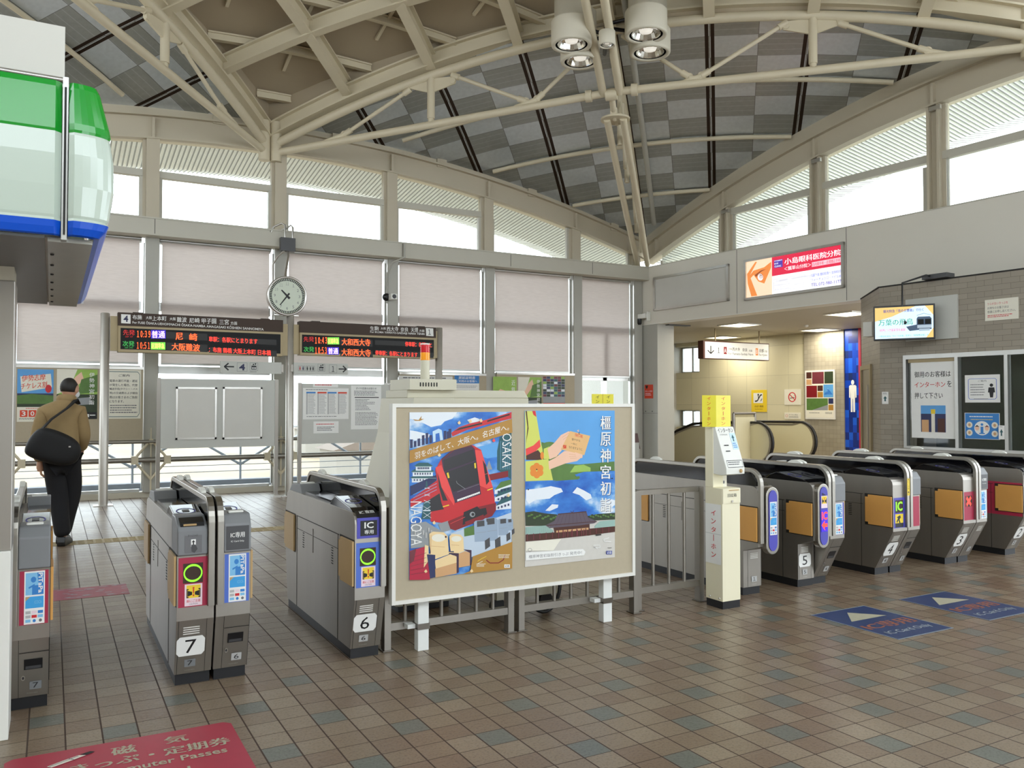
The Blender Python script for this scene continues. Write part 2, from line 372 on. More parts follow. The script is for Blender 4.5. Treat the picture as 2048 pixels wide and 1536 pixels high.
class Art:
    """flat artwork on a sheet: four reference corners (tl, tr, br, bl) map onto a rectangle with top left O, sides U (right) and V (up)"""
    def __init__(s, O, U, V, ref, mb=None, lift=0.0, eps=.0001):
        s.O, s.U, s.V = Vector(O), Vector(U), Vector(V); s.n = s.U.cross(s.V).normalized(); s.lift = lift; s.eps = eps
        s.mb = mb or MB()
        A = []; B = []
        for (x, y), (u, v) in zip(ref, ((0, 0), (1, 0), (1, 1), (0, 1))):
            A.append([x, y, 1, 0, 0, 0, -u * x, -u * y]); B.append(u); A.append([0, 0, 0, x, y, 1, -v * x, -v * y]); B.append(v)
        s.h = np.append(np.linalg.solve(np.array(A, float), np.array(B, float)), 1).reshape(3, 3); s.ref = ref
    def p(s, x, y):
        a, b, c = s.h @ (x, y, 1.0); u, v = a / c, b / c
        return s.O + s.U * u - s.V * v + s.n * s.lift
    def up(s): s.lift += s.eps
    def poly(s, pts, m):
        q = [s.p(*a) for a in pts]
        nn = Vector((0, 0, 0))
        for i in range(len(q)): nn += (q[i] - q[0]).cross(q[(i + 1) % len(q)] - q[0])
        if nn.dot(s.n) < 0: q.reverse()
        s.mb.face(q, m); s.up(); return s
    def rect(s, x0, y0, x1, y1, m): return s.poly([(x0, y0), (x1, y0), (x1, y1), (x0, y1)], m)
    def full(s, m, k=0):
        q = [s.O, s.O + s.U, s.O + s.U - s.V, s.O - s.V]; c = s.O + s.U / 2 - s.V / 2
        s.mb.face([c + (a - c) * (1 - k) + s.n * s.lift for a in reversed(q)], m); s.up(); return s
    def ell(s, cx, cy, rx, ry, m, n=24, a0=0, a1=360):
        pts = [(cx + rx * math.cos(math.radians(a0 + (a1 - a0) * i / n)), cy + ry * math.sin(math.radians(a0 + (a1 - a0) * i / n))) for i in range(n + (a1 - a0 < 360))]
        return s.poly(pts, m)
    def ring(s, cx, cy, rx, ry, wd, m, n=28):
        for i in range(n):
            a, b = 2 * math.pi * i / n, 2 * math.pi * (i + 1) / n; l = s.lift
            s.poly([(cx + rx * math.cos(a), cy + ry * math.sin(a)), (cx + rx * math.cos(b), cy + ry * math.sin(b)), (cx + (rx - wd) * math.cos(b), cy + (ry - wd) * math.sin(b)), (cx + (rx - wd) * math.cos(a), cy + (ry - wd) * math.sin(a))], m)
            s.lift = l
        s.up(); return s
    def line(s, pts, wd, m):
        for (x0, y0), (x1, y1) in zip(pts, pts[1:]):
            l = math.hypot(x1 - x0, y1 - y0) or 1; a, b = -(y1 - y0) / l * wd / 2, (x1 - x0) / l * wd / 2; k = s.lift
            s.poly([(x0 + a, y0 + b), (x1 + a, y1 + b), (x1 - a, y1 - b), (x0 - a, y0 - b)], m); s.lift = k
        s.up(); return s
    def text(s, t, x0, y0, x1, y1, m, bold=0.0, slope=0.0, rot=False):
        """the words t stretched to the box; slope = rise in y per x; rot turns them a quarter to the right"""
        if '1' in t and len(t) < 6: t = ''.join(chr(ord(c) + 0xfee0) if c.isdigit() else c for c in t)
        cjk = any(ord(c) > 0x2fff for c in t)
        v, f = glyphs(t, 0.0 if cjk or '1' in t else bold)
        if not v: return s
        if cjk and bold:
            n0 = len(v); sh = min(bold, .03) * .9; v = [(x - sh, y) for x, y in v] + [(x + sh, y) for x, y in v]; f = f + [tuple(i + n0 for i in q) for q in f]
        a0, a1 = min(p[0] for p in v), max(p[0] for p in v); b0, b1 = min(p[1] for p in v), max(p[1] for p in v)
        w, h = max(a1 - a0, 1e-6), max(b1 - b0, 1e-6); q = []; L0 = s.lift; half = len(v) // 2 if cjk and bold else len(v)
        for i, (a, b) in enumerate(v):
            s.lift = L0 + (s.eps * .6 if i >= half else 0)
            u, k = (a - a0) / w, (b1 - b) / h
            if rot: u, k = 1 - k, u
            x = x0 + (x1 - x0) * u; q.append(s.p(x, y0 + (y1 - y0) * k + slope * (x - x0)))
        s.lift = L0; s.mb.mesh(q, f, m); s.up(); return s
    def vtext(s, t, xc, y0, y1, wd, m, bold=0.0, fill=.8):
        h = (y1 - y0) / len(t); k = s.lift
        for i, c in enumerate(t):
            if c == 'ー': s.line([(xc, y0 + i * h + h * .1), (xc, y0 + i * h + h * .85)], wd * .14, m); s.lift = k; continue
            s.text(c, xc - wd / 2, y0 + i * h + h * (1 - fill) / 2, xc + wd / 2, y0 + (i + 1) * h - h * (1 - fill) / 2, m, bold); s.lift = k
        s.up(); return s
    def lines(s, x0, y0, x1, y1, n, m, fill=.45, ragged=.25):
        """rows of small print too fine to read, as broken strokes"""
        h = (y1 - y0) / n; k = s.lift
        for i in range(n):
            e = x1 - (x1 - x0) * ragged * random.random(); x = x0
            while x < e:
                d = (x1 - x0) * (.03 + .07 * random.random()); s.rect(x, y0 + i * h, min(x + d, e), y0 + (i + fill) * h, m); s.lift = k
                x += d + (x1 - x0) * .015
        s.up(); return s
def art_y(x0, x1, z0, z1, Y, ref=None, mb=None, lift=.001):
    """a sheet facing the camera side (-Y)"""
    return Art((x0, Y, z1), (x1 - x0, 0, 0), (0, 0, z1 - z0), ref or [(0, 0), (100, 0), (100, 100), (0, 100)], mb, lift)
def art_b(t0, t1, z0, z1, off, ref=None, mb=None, lift=.001):
    """a sheet on a plane parallel to the right hand wall"""
    return Art(wbp(t0, off, z1), WD * (t1 - t0), (0, 0, z1 - z0), ref or [(0, 0), (100, 0), (100, 100), (0, 100)], mb, lift)
def sheet_y(x0, x1, z0, z1, Y, m, th=.003, ref=None):
    mb = MB(); mb.box(x0, x1, Y - th, Y, z0, z1, m); return art_y(x0, x1, z0, z1, Y - th, ref, mb, .0005)
def sheet_b(t0, t1, z0, z1, off, m, th=.003, ref=None):
    mb = MB()
    q = [wbp(t, o, z) for z in (z0, z1) for o in (off - th, off) for t in (t0, t1)]
    mb.mesh(q, [(0, 2, 3, 1), (4, 5, 7, 6), (0, 1, 5, 4), (2, 6, 7, 3), (0, 4, 6, 2), (1, 3, 7, 5)], m)
    return art_b(t0, t1, z0, z1, off - th, ref, mb, .0005)
# ================================================================ setting
C0 = Vector((11.46, 14.65, 0)); DA = Vector((-1, 0, 0)); DB = Vector((.068, -.998, 0)); LW = 8.2
def g2(u): return 2 * u - u * u
def roof_z(u, v):
    bump = .5 * (u if u <= 1 else 2 - u) * (v if v <= 1 else 2 - v)
    return 5.16 + 1.26 * g2(u) + 1.66 * g2(v) + bump
def roof_p(u, v, dz=0.0):
    p = C0 + DA * (LW * u) + DB * (LW * v); return Vector((p.x, p.y, roof_z(u, v) + dz))
def arch_a(X): return 6.26 - .0193 * (X - 3.46) ** 2
def arch_b(t): return 6.54 - .0226 * (8.2 - t) ** 2

# floor
m = MB(); m.prism([(-9, -3), (16.9, -3), (16.9, 19), (11.2, 19), (11.2, 14.78), (-9, 14.78)], 'z', -.2, 0, 'floor_tiles')
struct(m.build('floor'))

# vaulted ceiling: sheet panels in the corners, brown deck over the middle
def corner_uv(u, v):
    uu, vv = (u if u <= 1 else 2 - u), (v if v <= 1 else 2 - v)
    k = LW / math.sqrt(2); return ((uu - vv) * k, (uu + vv) * k)
NQ = 12
cp, dk = MB(), MB()
for i in range(2 * NQ):
    for j in range(2 * NQ):
        q = [(i / NQ, j / NQ), ((i + 1) / NQ, j / NQ), ((i + 1) / NQ, (j + 1) / NQ), (i / NQ, (j + 1) / NQ)]
        same = (i < NQ) == (j < NQ)
        tris = [(q[0], q[1], q[3]), (q[1], q[2], q[3])] if same else [(q[0], q[1], q[2]), (q[0], q[2], q[3])]
        for t in tris:
            cu, cv = sum(a for a, b in t) / 3, sum(b for a, b in t) / 3
            uu, vv = (cu if cu <= 1 else 2 - cu), (cv if cv <= 1 else 2 - cv)
            if uu + vv < 1: cp.face([roof_p(*a) for a in t], 'ceiling_panels', False, [corner_uv(*a) for a in t])
            else: dk.face([roof_p(*a, .32) for a in t], 'deck_brown', False)
mat('deck_brown', (178, 164, 140), .6, .2, .06, 2)
o = cp.build('ceiling'); o['kind'] = 'structure'
sd = o.modifiers.new('thick', 'SOLIDIFY'); sd.thickness = .06; sd.offset = 1
o = dk.build('ceiling'); o['kind'] = 'structure'
sd = o.modifiers.new('thick', 'SOLIDIFY'); sd.thickness = .06; sd.offset = 1
for k in o.data.polygons: pass
mb = MB()
for f_ in (lambda k: (k, 0), lambda k: (0, k)):
    for i in range(24):
        a, b = roof_p(*f_(i / 12), .03), roof_p(*f_((i + 1) / 12), .03); d_ = Vector((0, 0, -.34)); mb.face([a, b, b + d_, a + d_], 'beam_paint')
struct(mb.build('trim_6'))
# upstand that closes the step between the two ceilings
mb = MB()
for (ua, va), (ub, vb) in (((1, 0), (0, 1)), ((1, 0), (2, 1))):
    for i in range(16):
        a = roof_p(ua + (ub - ua) * i / 16, va + (vb - va) * i / 16); b = roof_p(ua + (ub - ua) * (i + 1) / 16, va + (vb - va) * (i + 1) / 16)
        mb.face([a, b, b + Vector((0, 0, .34)), a + Vector((0, 0, .34))], 'deck_brown')
struct(mb.build('trim_1'))

def sweep(mb, stations, sec, m):
    """stations: (point, sideways vector); sec: closed outline in (sideways, up)"""
    n = len(sec); rings = [[p + sdv * a + Vector((0, 0, b)) for a, b in sec] for p, sdv in stations]
    vs = [q for r in rings for q in r]
    mb.mesh(vs, [(i * n + j, i * n + (j + 1) % n, (i + 1) * n + (j + 1) % n, (i + 1) * n + j) for i in range(len(rings) - 1) for j in range(n)], m)
    mb.mesh(rings[0], [tuple(range(n))[::-1]], m); mb.mesh(rings[-1], [tuple(range(n))], m)
IB = [(-.14, 0), (-.14, -.03), (-.05, -.03), (-.05, -.38), (-.14, -.38), (-.14, -.41), (.14, -.41), (.14, -.38), (.05, -.38), (.05, -.03), (.14, -.03), (.14, 0)]

# arched edge beams over the two glazed walls
mb = MB(); Yd = Vector((0, 1, 0))
sweep(mb, [(Vector((X, 14.68, arch_a(X) + .05)), Yd) for X in np.linspace(-4.6, 11.46, 40)], IB, 'beam_paint')
for X in (-2.7, -.62, 1.4, 3.46, 5.52, 7.55, 9.62, 11.0):
    z = arch_a(X); mb.box(X - .02, X + .02, 14.55, 14.64, z - .35, z - .01, 'beam_paint')
    X2 = X + 1.03
    if X2 < 11: mb.box(X2 - .1, X2 + .1, 14.6, 14.72, arch_a(X2), arch_a(X2) + .16, 'beam_paint')
tag(mb.build('arch_beam'), 'long arched steel edge beam above the wall of pink blinds', 'beam')
mb = MB()
sweep(mb, [(wbp(t, .18, arch_b(t) + .05), WN) for t in np.linspace(-.2, 10.5, 32)], IB, 'beam_paint')
for t in (0.15, 2.09, 4.2, 6.35, 8.4):
    z = arch_b(t); p = [wbp(t + a, b, c) for c in (z - .35, z - .01) for b in (.05, .14) for a in (-.02, .02)]
    mb.mesh(p, [(0, 2, 3, 1), (4, 5, 7, 6), (0, 1, 5, 4), (2, 6, 7, 3), (0, 4, 6, 2), (1, 3, 7, 5)], 'beam_paint')
tag(mb.build('arch_beam'), 'arched steel edge beam climbing over the wall with the eye clinic sign', 'beam')

# corrugated eaves outside the glass
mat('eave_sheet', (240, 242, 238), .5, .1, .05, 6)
mat('eave_shade', (140, 145, 144), .5, .1, .05, 6)  # darker copy of the eave sheet: shade between ribs put into the colour
def eave(name, fn, side, r0, r1, step):
    mb = MB(); n = int((r1 - r0) / step)
    for i in range(n):
        a = r0 + i * step
        for (o0, d0, o1, d1) in ((.1, -.12, 1.5, -.3), (1.5, -.3, 2.05, -.22)):
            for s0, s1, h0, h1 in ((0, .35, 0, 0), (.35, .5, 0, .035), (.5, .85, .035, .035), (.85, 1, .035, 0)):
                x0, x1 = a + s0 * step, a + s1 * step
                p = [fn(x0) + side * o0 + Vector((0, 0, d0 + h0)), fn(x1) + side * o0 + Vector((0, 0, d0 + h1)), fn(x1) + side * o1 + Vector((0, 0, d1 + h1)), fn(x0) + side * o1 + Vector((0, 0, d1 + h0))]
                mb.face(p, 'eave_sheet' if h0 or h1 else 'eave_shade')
    o = mb.build(name); return struct(o)
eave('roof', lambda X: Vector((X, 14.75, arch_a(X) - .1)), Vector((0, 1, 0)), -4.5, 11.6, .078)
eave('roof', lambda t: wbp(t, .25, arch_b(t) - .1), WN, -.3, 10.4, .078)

# ---- glazed wall at the far side
mb = MB(); mb.box(-6, 11.33, 14.3, 14.62, 4.215, 4.455, 'header_paint'); mb.box(-6, 11.33, 14.285, 14.64, 4.455, 4.48, 'header_paint'); mb.box(-6, 11.33, 14.285, 14.62, 4.19, 4.215, 'header_paint')
for X in (1.41, 5.62, 7.9, 9.85): mb.box(X - .004, X + .004, 14.298, 14.3, 4.215, 4.455, 'gap_dark')
struct(mb.build('trim_2'))
mb = MB(); mb.box(-9, 11.2, 14.56, 14.78, 0, .085, 'soffit_paint'); struct(mb.build('baseboard_back'))
COLS = [-2.7, -.62, 1.40, 3.46, 5.52, 7.55, 9.62, 11.2]
WHERE = ['beyond the kiosk', 'behind the walking person', 'behind the left departure board', 'behind the clock', 'carrying the small white camera', 'right of the amber signal lamp', 'left of the narrow last blind', 'in the far corner beside the last blind']
for i, X in enumerate(COLS):
    if i == 0: continue
    mb = MB(); top = arch_a(X) - .34
    for za, zb in ((.085, 4.19), (4.48, top)):
        mb.box(X - .1, X + .1, 14.5 if za < 1 else 14.56, 14.72, za, zb, 'column_paint' if za < 1 else 'beam_paint')
        za > 1 and mb.box(X - .15, X - .1, 14.62, 14.74, za, zb, 'beam_paint')
    mb.box(X - .1, X + .1, 14.56, 14.72, 4.19, 4.48, 'column_paint')
    mb.box(X - .112, X - .1, 14.52, 14.54, .09, 4.19, 'bright_steel')
    tag(mb.build('steel_column'), 'grey steel column of the glazed wall ' + WHERE[i], 'column', )
wn = 0
def window(parts, panes):
    global wn
    wn += 1
    fr = parts.build('window_%d' % wn); fr['kind'] = 'structure'
    for p in panes: p.build('pane', fr)
def ybox(mb, *a): mb.box(*a)
for i in range(1, len(COLS) - 1):
    a, b = COLS[i] + .1, COLS[i + 1] - .15
    # clerestory light with its transom
    f, g = MB(), MB()
    f.box(a, b, 14.62, 14.7, 4.48, 4.53, 'header_paint'); f.box(a, a + .05, 14.62, 14.7, 4.53, 5.2, 'header_paint'); f.box(b - .05, b, 14.62, 14.7, 4.53, 5.2, 'header_paint')
    lo = min(arch_a(a), arch_a(b)) - .36
    zt = min(5.3, lo)
    if lo > 5.25: f.box(a, b, 14.6, 14.72, 5.2, 5.31, 'header_paint')
    tops = [(x, arch_a(x) - .33) for x in np.linspace(b, a, 9)]
    g.prism([(a, 4.5), (b, 4.5)] + tops, 'y', 14.67, 14.676, 'glass')
    window(f, [g])
    # lower light behind the blind
    f, g = MB(), MB()
    f.box(a, b, 14.64, 14.72, .085, .13, 'aluminium'); f.box(a, b, 14.64, 14.72, 2.0, 2.12, 'aluminium'); f.box(a, b, 14.64, 14.72, 3.02, 3.16, 'aluminium'); f.box(a, b, 14.64, 14.72, 4.12, 4.2, 'aluminium')
    f.box(a, a + .02, 14.64, 14.72, .13, 4.12, 'aluminium'); f.box(b + .03, b + .05, 14.64, 14.72, .13, 4.12, 'aluminium')
    if i == 6: f.box(10.35, 10.45, 14.64, 14.72, .13, 3.02, 'aluminium')
    g.box(a + .02, b + .03, 14.675, 14.681, .13, 4.12, 'glass')
    window(f, [g])
BW = ['behind the walking person', 'behind the left departure board', 'right of the clock', 'behind the amber signal lamp', 'above the pair of shrine posters', 'narrowest, beside the corner column']
for i in range(1, len(COLS) - 1):
    a, b = COLS[i] + .15, COLS[i + 1] - .185
    zb = 2.17 if i < 6 else 2.1
    t = thing('roller_blind', 'pale pink roller blind, ' + BW[i - 1], 'blind', ((a + b) / 2, 14.6, 4.18), 'roller blinds on the glazed wall')
    mb = MB()
    for k in range(14):
        z0, z1 = zb + (4.18 - zb) * k / 14, zb + (4.18 - zb) * (k + 1) / 14
        mb.face([(a, 14.59 + .004 * math.sin(k), z0), (b, 14.59 + .004 * math.sin(k), z0), (b, 14.59 + .004 * math.sin(k + 1), z1), (a, 14.59 + .004 * math.sin(k + 1), z1)], 'blind')
    mb.build('fabric', t)
    mb = MB(); mb.box(a, b, 14.575, 14.605, zb - .03, zb, 'aluminium'); mb.build('bottom_bar', t)
    mb = MB(); mb.tube([(a - .03, 14.59, 4.17), (b + .03, 14.59, 4.17)], .03, 'aluminium'); mb.build('roller', t)

# hand rails in front of the glass
for z, r, nm in ((.61, .042, 'lower'), (.9, .03, 'upper')):
    t = thing('handrail', nm + ' steel hand rail along the glazed wall', 'rail', (3, 14.42, z))
    mb = MB(); mb.tube([(-4, 14.42, z), (6.5, 14.42, z)], r, 'stainless', 12); mb.build('rail', t)
    for X in COLS[1:5]:
        mb = MB()
        if nm == 'lower':
            for sx in (-1, 1):
                mb.tube([(X, 14.44, .93), (X + sx * .24, 14.42, .63)], .02, 'painted_steel'); mb.tube([(X, 14.44, .3), (X + sx * .24, 14.42, .59)], .02, 'painted_steel')
                mb.box(X + sx * .24 - .05, X + sx * .24 + .05, 14.36, 14.47, .545, .675, 'painted_steel')
            mb.tube([(X, 14.44, 1.12), (X, 14.44, .1)], [.008, .014], 'painted_steel')
        else: mb.box(X - .03, X + .03, 14.4, 14.5, .86, .94, 'painted_steel')
        mb.build('bracket', t)

# ---- header and alcove on the right
mb = MB(WB); mb.box(-.36, 10.5, 0, .32, 3.22, 4.47, 'wall_panel'); mb.box(-.3, 10.5, -.012, .32, 4.47, 4.485, 'header_paint'); mb.box(-.1, 5.2, -.006, .0, 3.22, 3.236, 'frame_white')
for t in (2.48, 4.87): mb.box(t - .004, t + .004, -.0015, 0, 3.236, 4.47, 'gap_dark')
struct(mb.build('wall_right'))
mb = MB(WB); mb.box(-.33, .24, .02, .5, 0, 3.22, 'column_paint'); mb.box(-.33, .24, .018, .02, 1.298, 1.302, 'gap_dark')
for t in (-.14, .07): mb.lathe([(.012, 0), (.012, .004)], (t, .016, 1.34), 'gap_dark', 8, (0, 1, 0))
tag(mb.build('corner_column'), 'wide grey boxed column in the corner with a red notice on it', 'column')
mb = MB(WB); mb.box(-4.2, 10.5, .32, 4.9, 3.22, 3.35, 'soffit_paint'); struct(mb.build('ceiling'))
BO = 4.58
def uvwall(name, t0, t1, z0, z1, off, m, th=.3):
    mb = MB()
    q = [wbp(t0, off, z0), wbp(t1, off, z0), wbp(t1, off, z1), wbp(t0, off, z1)]
    mb.face(q, m, False, [(t0, z0), (t1, z0), (t1, z1), (t0, z1)])
    r = [wbp(t0, off + th, z0), wbp(t1, off + th, z0), wbp(t1, off + th, z1), wbp(t0, off + th, z1)]
    for i in range(4): mb.face([q[(i + 1) % 4], q[i], r[i], r[(i + 1) % 4]], m, False, [(0, 0), (.1, 0), (.1, .1), (0, .1)])
    return mb
mbs = MB()
def addwall(t0, t1, z0, z1, m, off=BO):
    k = uvwall('w', t0, t1, z0, z1, off, m); b = len(mbs.f); base = len(mbs.v)
    mbs.v += k.v
    for fi, f in enumerate(k.f):
        mbs.f.append(tuple(a + base for a in f)); mbs.mi.append(mbs.slot(m)); mbs.sm.append(False)
        if fi in k.uv: mbs.uv[b + fi] = k.uv[fi]
for z0, z1 in ((0, .85), (1.33, 2.38), (3.12, 3.22)): addwall(-3.9, -3.0, z0, z1, 'cream_panels')
addwall(-3.0, .51, 0, 3.22, 'cream_panels'); addwall(.51, 1.6, 0, 3.22, 'alcove_tiles', BO - .06)
addwall(1.6, 1.97, 0, 3.22, 'blue_mosaic', BO - .03); addwall(1.97, 2.03, 0, 3.22, 'crimson', BO - .05); addwall(2.03, 6.0, 0, 3.22, 'alcove_tiles')
struct(mbs.build('wall_stairs'))
for k, (z0, z1) in enumerate(((.85, 1.33), (2.38, 3.12))):
    f, g = MB(WB), MB(WB)
    f.box(-3.9, -3.0, BO + .2, BO + .28, z0, z0 + .04, 'aluminium'); f.box(-3.9, -3.0, BO + .2, BO + .28, z1 - .04, z1, 'aluminium')
    for t in (-3.9, -3.48, -3.06): f.box(t, t + .06, BO + .2, BO + .28, z0, z1, 'aluminium')
    g.box(-3.88, -3.02, BO + .235, BO + .24, z0 + .03, z1 - .03, 'glass'); window(f, [g])
mb = MB(WB); mb.box(-4.2, -3.9, .32, 4.9, 0, 3.22, 'column_paint'); mb.box(-3.9, -.4, .2, .32, 0, 3.22, 'column_paint'); struct(mb.build('wall_stairs_end'))
for i, (a, b) in enumerate(((.2, 1.99), (2.19, 4.1), (4.3, 6.25), (6.45, 8.3))):
    f, g = MB(WB), MB(WB); b2 = b
    f.box(a, b2, .16, .24, 4.485, 4.52, 'header_paint'); f.box(a, a + .06, .16, .24, 4.52, 5.3 if i else 4.6, 'header_paint'); f.box(b2 - .12, b2, .16, .24, 4.52, 5.2, 'header_paint')
    zt = (4.9, 5.28, 5.32, 5.32)[i]
    if i: f.box(a, b2, .14, .26, zt - .06, zt + .06, 'header_paint')
    tops = [(t, arch_b(t) - .34) for t in np.linspace(b2, a, 9)]
    g.prism([(a, 4.5), (b2, 4.5)] + tops, 'y', .2, .206, 'glass'); window(f, [g])
for t, nm in ((2.09, 'first from the corner, above the blank panel'), (4.2, 'second from the corner, above the eye clinic sign'), (6.35, 'third from the corner, above the television'), (8.4, 'fourth from the corner')):
    mb = MB(WB); top = arch_b(t) - .34
    mb.box(t - .1, t - .06, .06, .26, 4.485, top, 'beam_paint'); mb.box(t + .06, t + .1, .06, .26, 4.485, top, 'beam_paint'); mb.box(t - .06, t + .06, .14, .17, 4.485, top, 'beam_paint'); mb.box(t + .1, t + .16, .15, .25, 4.485, top, 'beam_paint')
    mb.box(t - .05, t + .13, .05, .1, top - .1, top - .04, 'bright_steel')
    tag(mb.build('steel_column'), 'short steel clerestory post, ' + nm, 'column')

# unseen sides of the hall, walled in to cut light from behind the camera
mb = MB(); mb.prism([(-5.0, -3), (-4.8, -3), (-4.8, 14.6), (-5.0, 14.6)], 'z', 0, 4.48, 'wall_panel'); struct(mb.build('wall_left'))
mb = MB(); mb.box(-4.8, 2.2, -3.0, -2.8, 0, 4.48, 'wall_panel'); mb.box(2.2, 6.2, -3.0, -2.8, 3.0, 4.48, 'wall_panel'); mb.box(6.2, 12.6, -3.0, -2.8, 0, 4.48, 'wall_panel'); struct(mb.build('wall_front'))

# ---------------------------------------------------------------- roof steel
A1, B1, D1, P0 = (1, 0), (0, 1), (2, 1), (1, 2)
def tp(a, b, s, z):
    u, v = a[0] + (b[0] - a[0]) * s, a[1] + (b[1] - a[1]) * s
    p = C0 + DA * (LW * u) + DB * (LW * v); return Vector((p.x, p.y, z))
def truss(a, b, za, zb, label, lowa, lowm, lowb):
    t = thing('roof_truss', label, 'truss', tp(a, b, .5, 7))
    zt = lambda s: za + (zb - za) * s + 1.1 * 4 * s * (1 - s)
    zp = lambda s: zt(s) - .34
    zl = lambda s: lowa + (lowm - lowa) * s * 2 if s < .5 else lowm + (lowb - lowm) * (s - .5) * 2
    d = (tp(a, b, 1, 0) - tp(a, b, 0, 0)).normalized(); n = Vector((-d.y, d.x, 0))
    ss = np.linspace(0, 1, 33)
    mb = MB(); sec = [(x, y) for x, y in ((-.09, .06), (-.09, .03), (-.02, .03), (-.02, -.17), (-.09, -.17), (-.09, -.2), (.09, -.2), (.09, -.17), (.02, -.17), (.02, .03), (.09, .03), (.09, .06))]
    sec = [(x * 1.2, y) for x, y in sec]
    sweep(mb, [(tp(a, b, s, zt(s)), n) for s in ss], sec, 'painted_steel'); mb.build('top_beam', t)
    mb = MB(); mb.tube([tp(a, b, s, zp(s)) for s in ss], .075, 'painted_steel', 12); mb.build('upper_pipe', t)
    mb = MB(); mb.tube([tp(a, b, s, zl(s)) for s in (0.005, .5, .995)], .062, 'painted_steel', 12)
    for s in (.47, .53): mb.tube([tp(a, b, s - .004, zl(s)), tp(a, b, s + .004, zl(s))], .095, 'painted_steel', 12)
    mb.build('lower_pipe', t)
    for s in (.25, .75):
        mb = MB(); mb.tube([tp(a, b, s, zp(s)), tp(a, b, s, zl(s) + .1)], .065, 'painted_steel'); mb.tube([tp(a, b, s, zl(s) + .13), tp(a, b, s, zl(s))], .05, 'painted_steel')
        mb.build('post', t)
        mb = MB(); c = tp(a, b, s, zp(s) - .03)
        pts = [c - d * .42 + Vector((0, 0, -.14)), c - d * .42 + Vector((0, 0, -.02)), c + d * .42 + Vector((0, 0, -.02)), c + d * .42 + Vector((0, 0, -.14)), c + Vector((0, 0, -.26))]
        mb.face([p + n * .015 for p in pts], 'painted_steel'); mb.face([p - n * .015 for p in pts][::-1], 'painted_steel')
        for i in range(5): mb.face([pts[i] + n * .015, pts[i] - n * .015, pts[(i + 1) % 5] - n * .015, pts[(i + 1) % 5] + n * .015], 'painted_steel')
        for sg in (-1, 1): mb.lathe([(.05, -.03), (.05, .03)], c + d * sg * .38 + Vector((0, 0, -.09)), 'painted_steel', 12, n)
        mb.build('gusset', t)
    for s0, s1 in ((.22, .12), (.28, .385), (.485, .4), (.515, .6), (.72, .615), (.78, .88)):
        mb = MB(); p, q = tp(a, b, s0, zp(s0) - .1), tp(a, b, s1, zl(s1) + .1)
        mb.tube([p, q], .032, 'painted_steel')
        for e, f in ((p, q), (q, p)): mb.tube([e, e + (f - e).normalized() * .14], .05, 'painted_steel')
        mb.lathe([(.06, -.025), (.06, .025)], q, 'painted_steel', 12, n); mb.tube([q, tp(a, b, s1 + (.03 if s1 > s0 else -.03), zl(s1))], .04, 'painted_steel')
        mb.build('strut', t)
    for s, z, zz in ((0, za, lowa), (1, zb, lowb)):
        if (a if s == 0 else b) in (A1, B1):
            mb = MB(); p = tp(a, b, s, 0); p2 = tp(a, b, abs(s - .012), 0)
            mb.tube([Vector((p2.x, p2.y, zz - .15)), Vector((p2.x, p2.y, z + .1))], .1, 'painted_steel', 10)
            mb.build('end_post', t)
truss(A1, B1, 6.3, 6.95, 'bowed roof truss running from the clock column over the gates to the right', 5.86, 6.4, 6.5)
truss(A1, D1, 6.3, 6.95, 'bowed roof truss running from the clock column over the kiosk', 5.86, 6.62, 6.6)

# hip rib from the far corner up to the middle
t = thing('hip_truss', 'twin pipe roof rib climbing from the far corner towards the spotlights', 'truss', (11.3, 14.4, 4.8))
CT = C0 + DA * LW + DB * LW
def hp(s, z, off=0.0):
    d = (CT - C0).normalized(); n = Vector((-d.y, d.x, 0)); p = C0 + (CT - C0) * s + n * off; return Vector((p.x, p.y, z))
for o_ in (-.13, .13):
    mb = MB(); mb.tube([hp(.02, 4.55, o_ * .8), hp(.2, 5.2, o_), hp(.46, 6.13, o_)], .058, 'painted_steel', 12); mb.build('lower_pipe', t)
    mb = MB(); mb.tube([hp(.5, 6.38, o_), hp(.58, 6.72, o_), hp(.72, 7.25, o_)], .062, 'painted_steel', 12); mb.build('inner_pipe', t)
mb = MB(); mb.tube([roof_p(.05 + .45 * i / 10, .05 + .45 * i / 10, -.1) for i in range(11)], .07, 'painted_steel', 12); mb.build('upper_pipe', t)
mb = MB(); mb.lathe([(.24, 0), (.24, .03)], hp(.455, 6.12), 'painted_steel', 20); mb.build('end_plate', t)
mb = MB(); mb.tube([hp(.5, 6.36), hp(.475, 6.2), hp(.457, 6.14)], .05, 'painted_steel'); mb.lathe([(.09, -.09), (.09, .09)], hp(.5, 6.36), 'painted_steel', 14, (1, -1, 0)); mb.lathe([(.07, -.05), (.07, .05)], hp(.472, 6.19), 'painted_steel', 12, (1, -1, 0)); mb.build('knuckle_joint', t)
for s0, s1 in ((.12, .05), (.24, .16), (.24, .33), (.36, .33), (.38, .44)):
    mb = MB(); mb.tube([roof_p(s0, s0, -.1), hp(s1, 4.6 + 3.42 * s1)], .03, 'painted_steel'); mb.build('strut', t)
for s in (.14, .3, .4):
    mb = MB(); mb.tube([roof_p(s, s, -.1), hp(s, 4.5 + 3.5 * s)], .045, 'painted_steel'); mb.build('post', t)
mb = MB(); pts = [roof_p(s, s, -.16) + Vector((.2, -.2, 0)) for s in np.linspace(.06, .62, 12)]; mb.tube(pts, .05, 'column_paint', 10)
tag(mb.build('conduit_pipe'), 'pale conduit running up beside the corner roof rib', 'pipe')

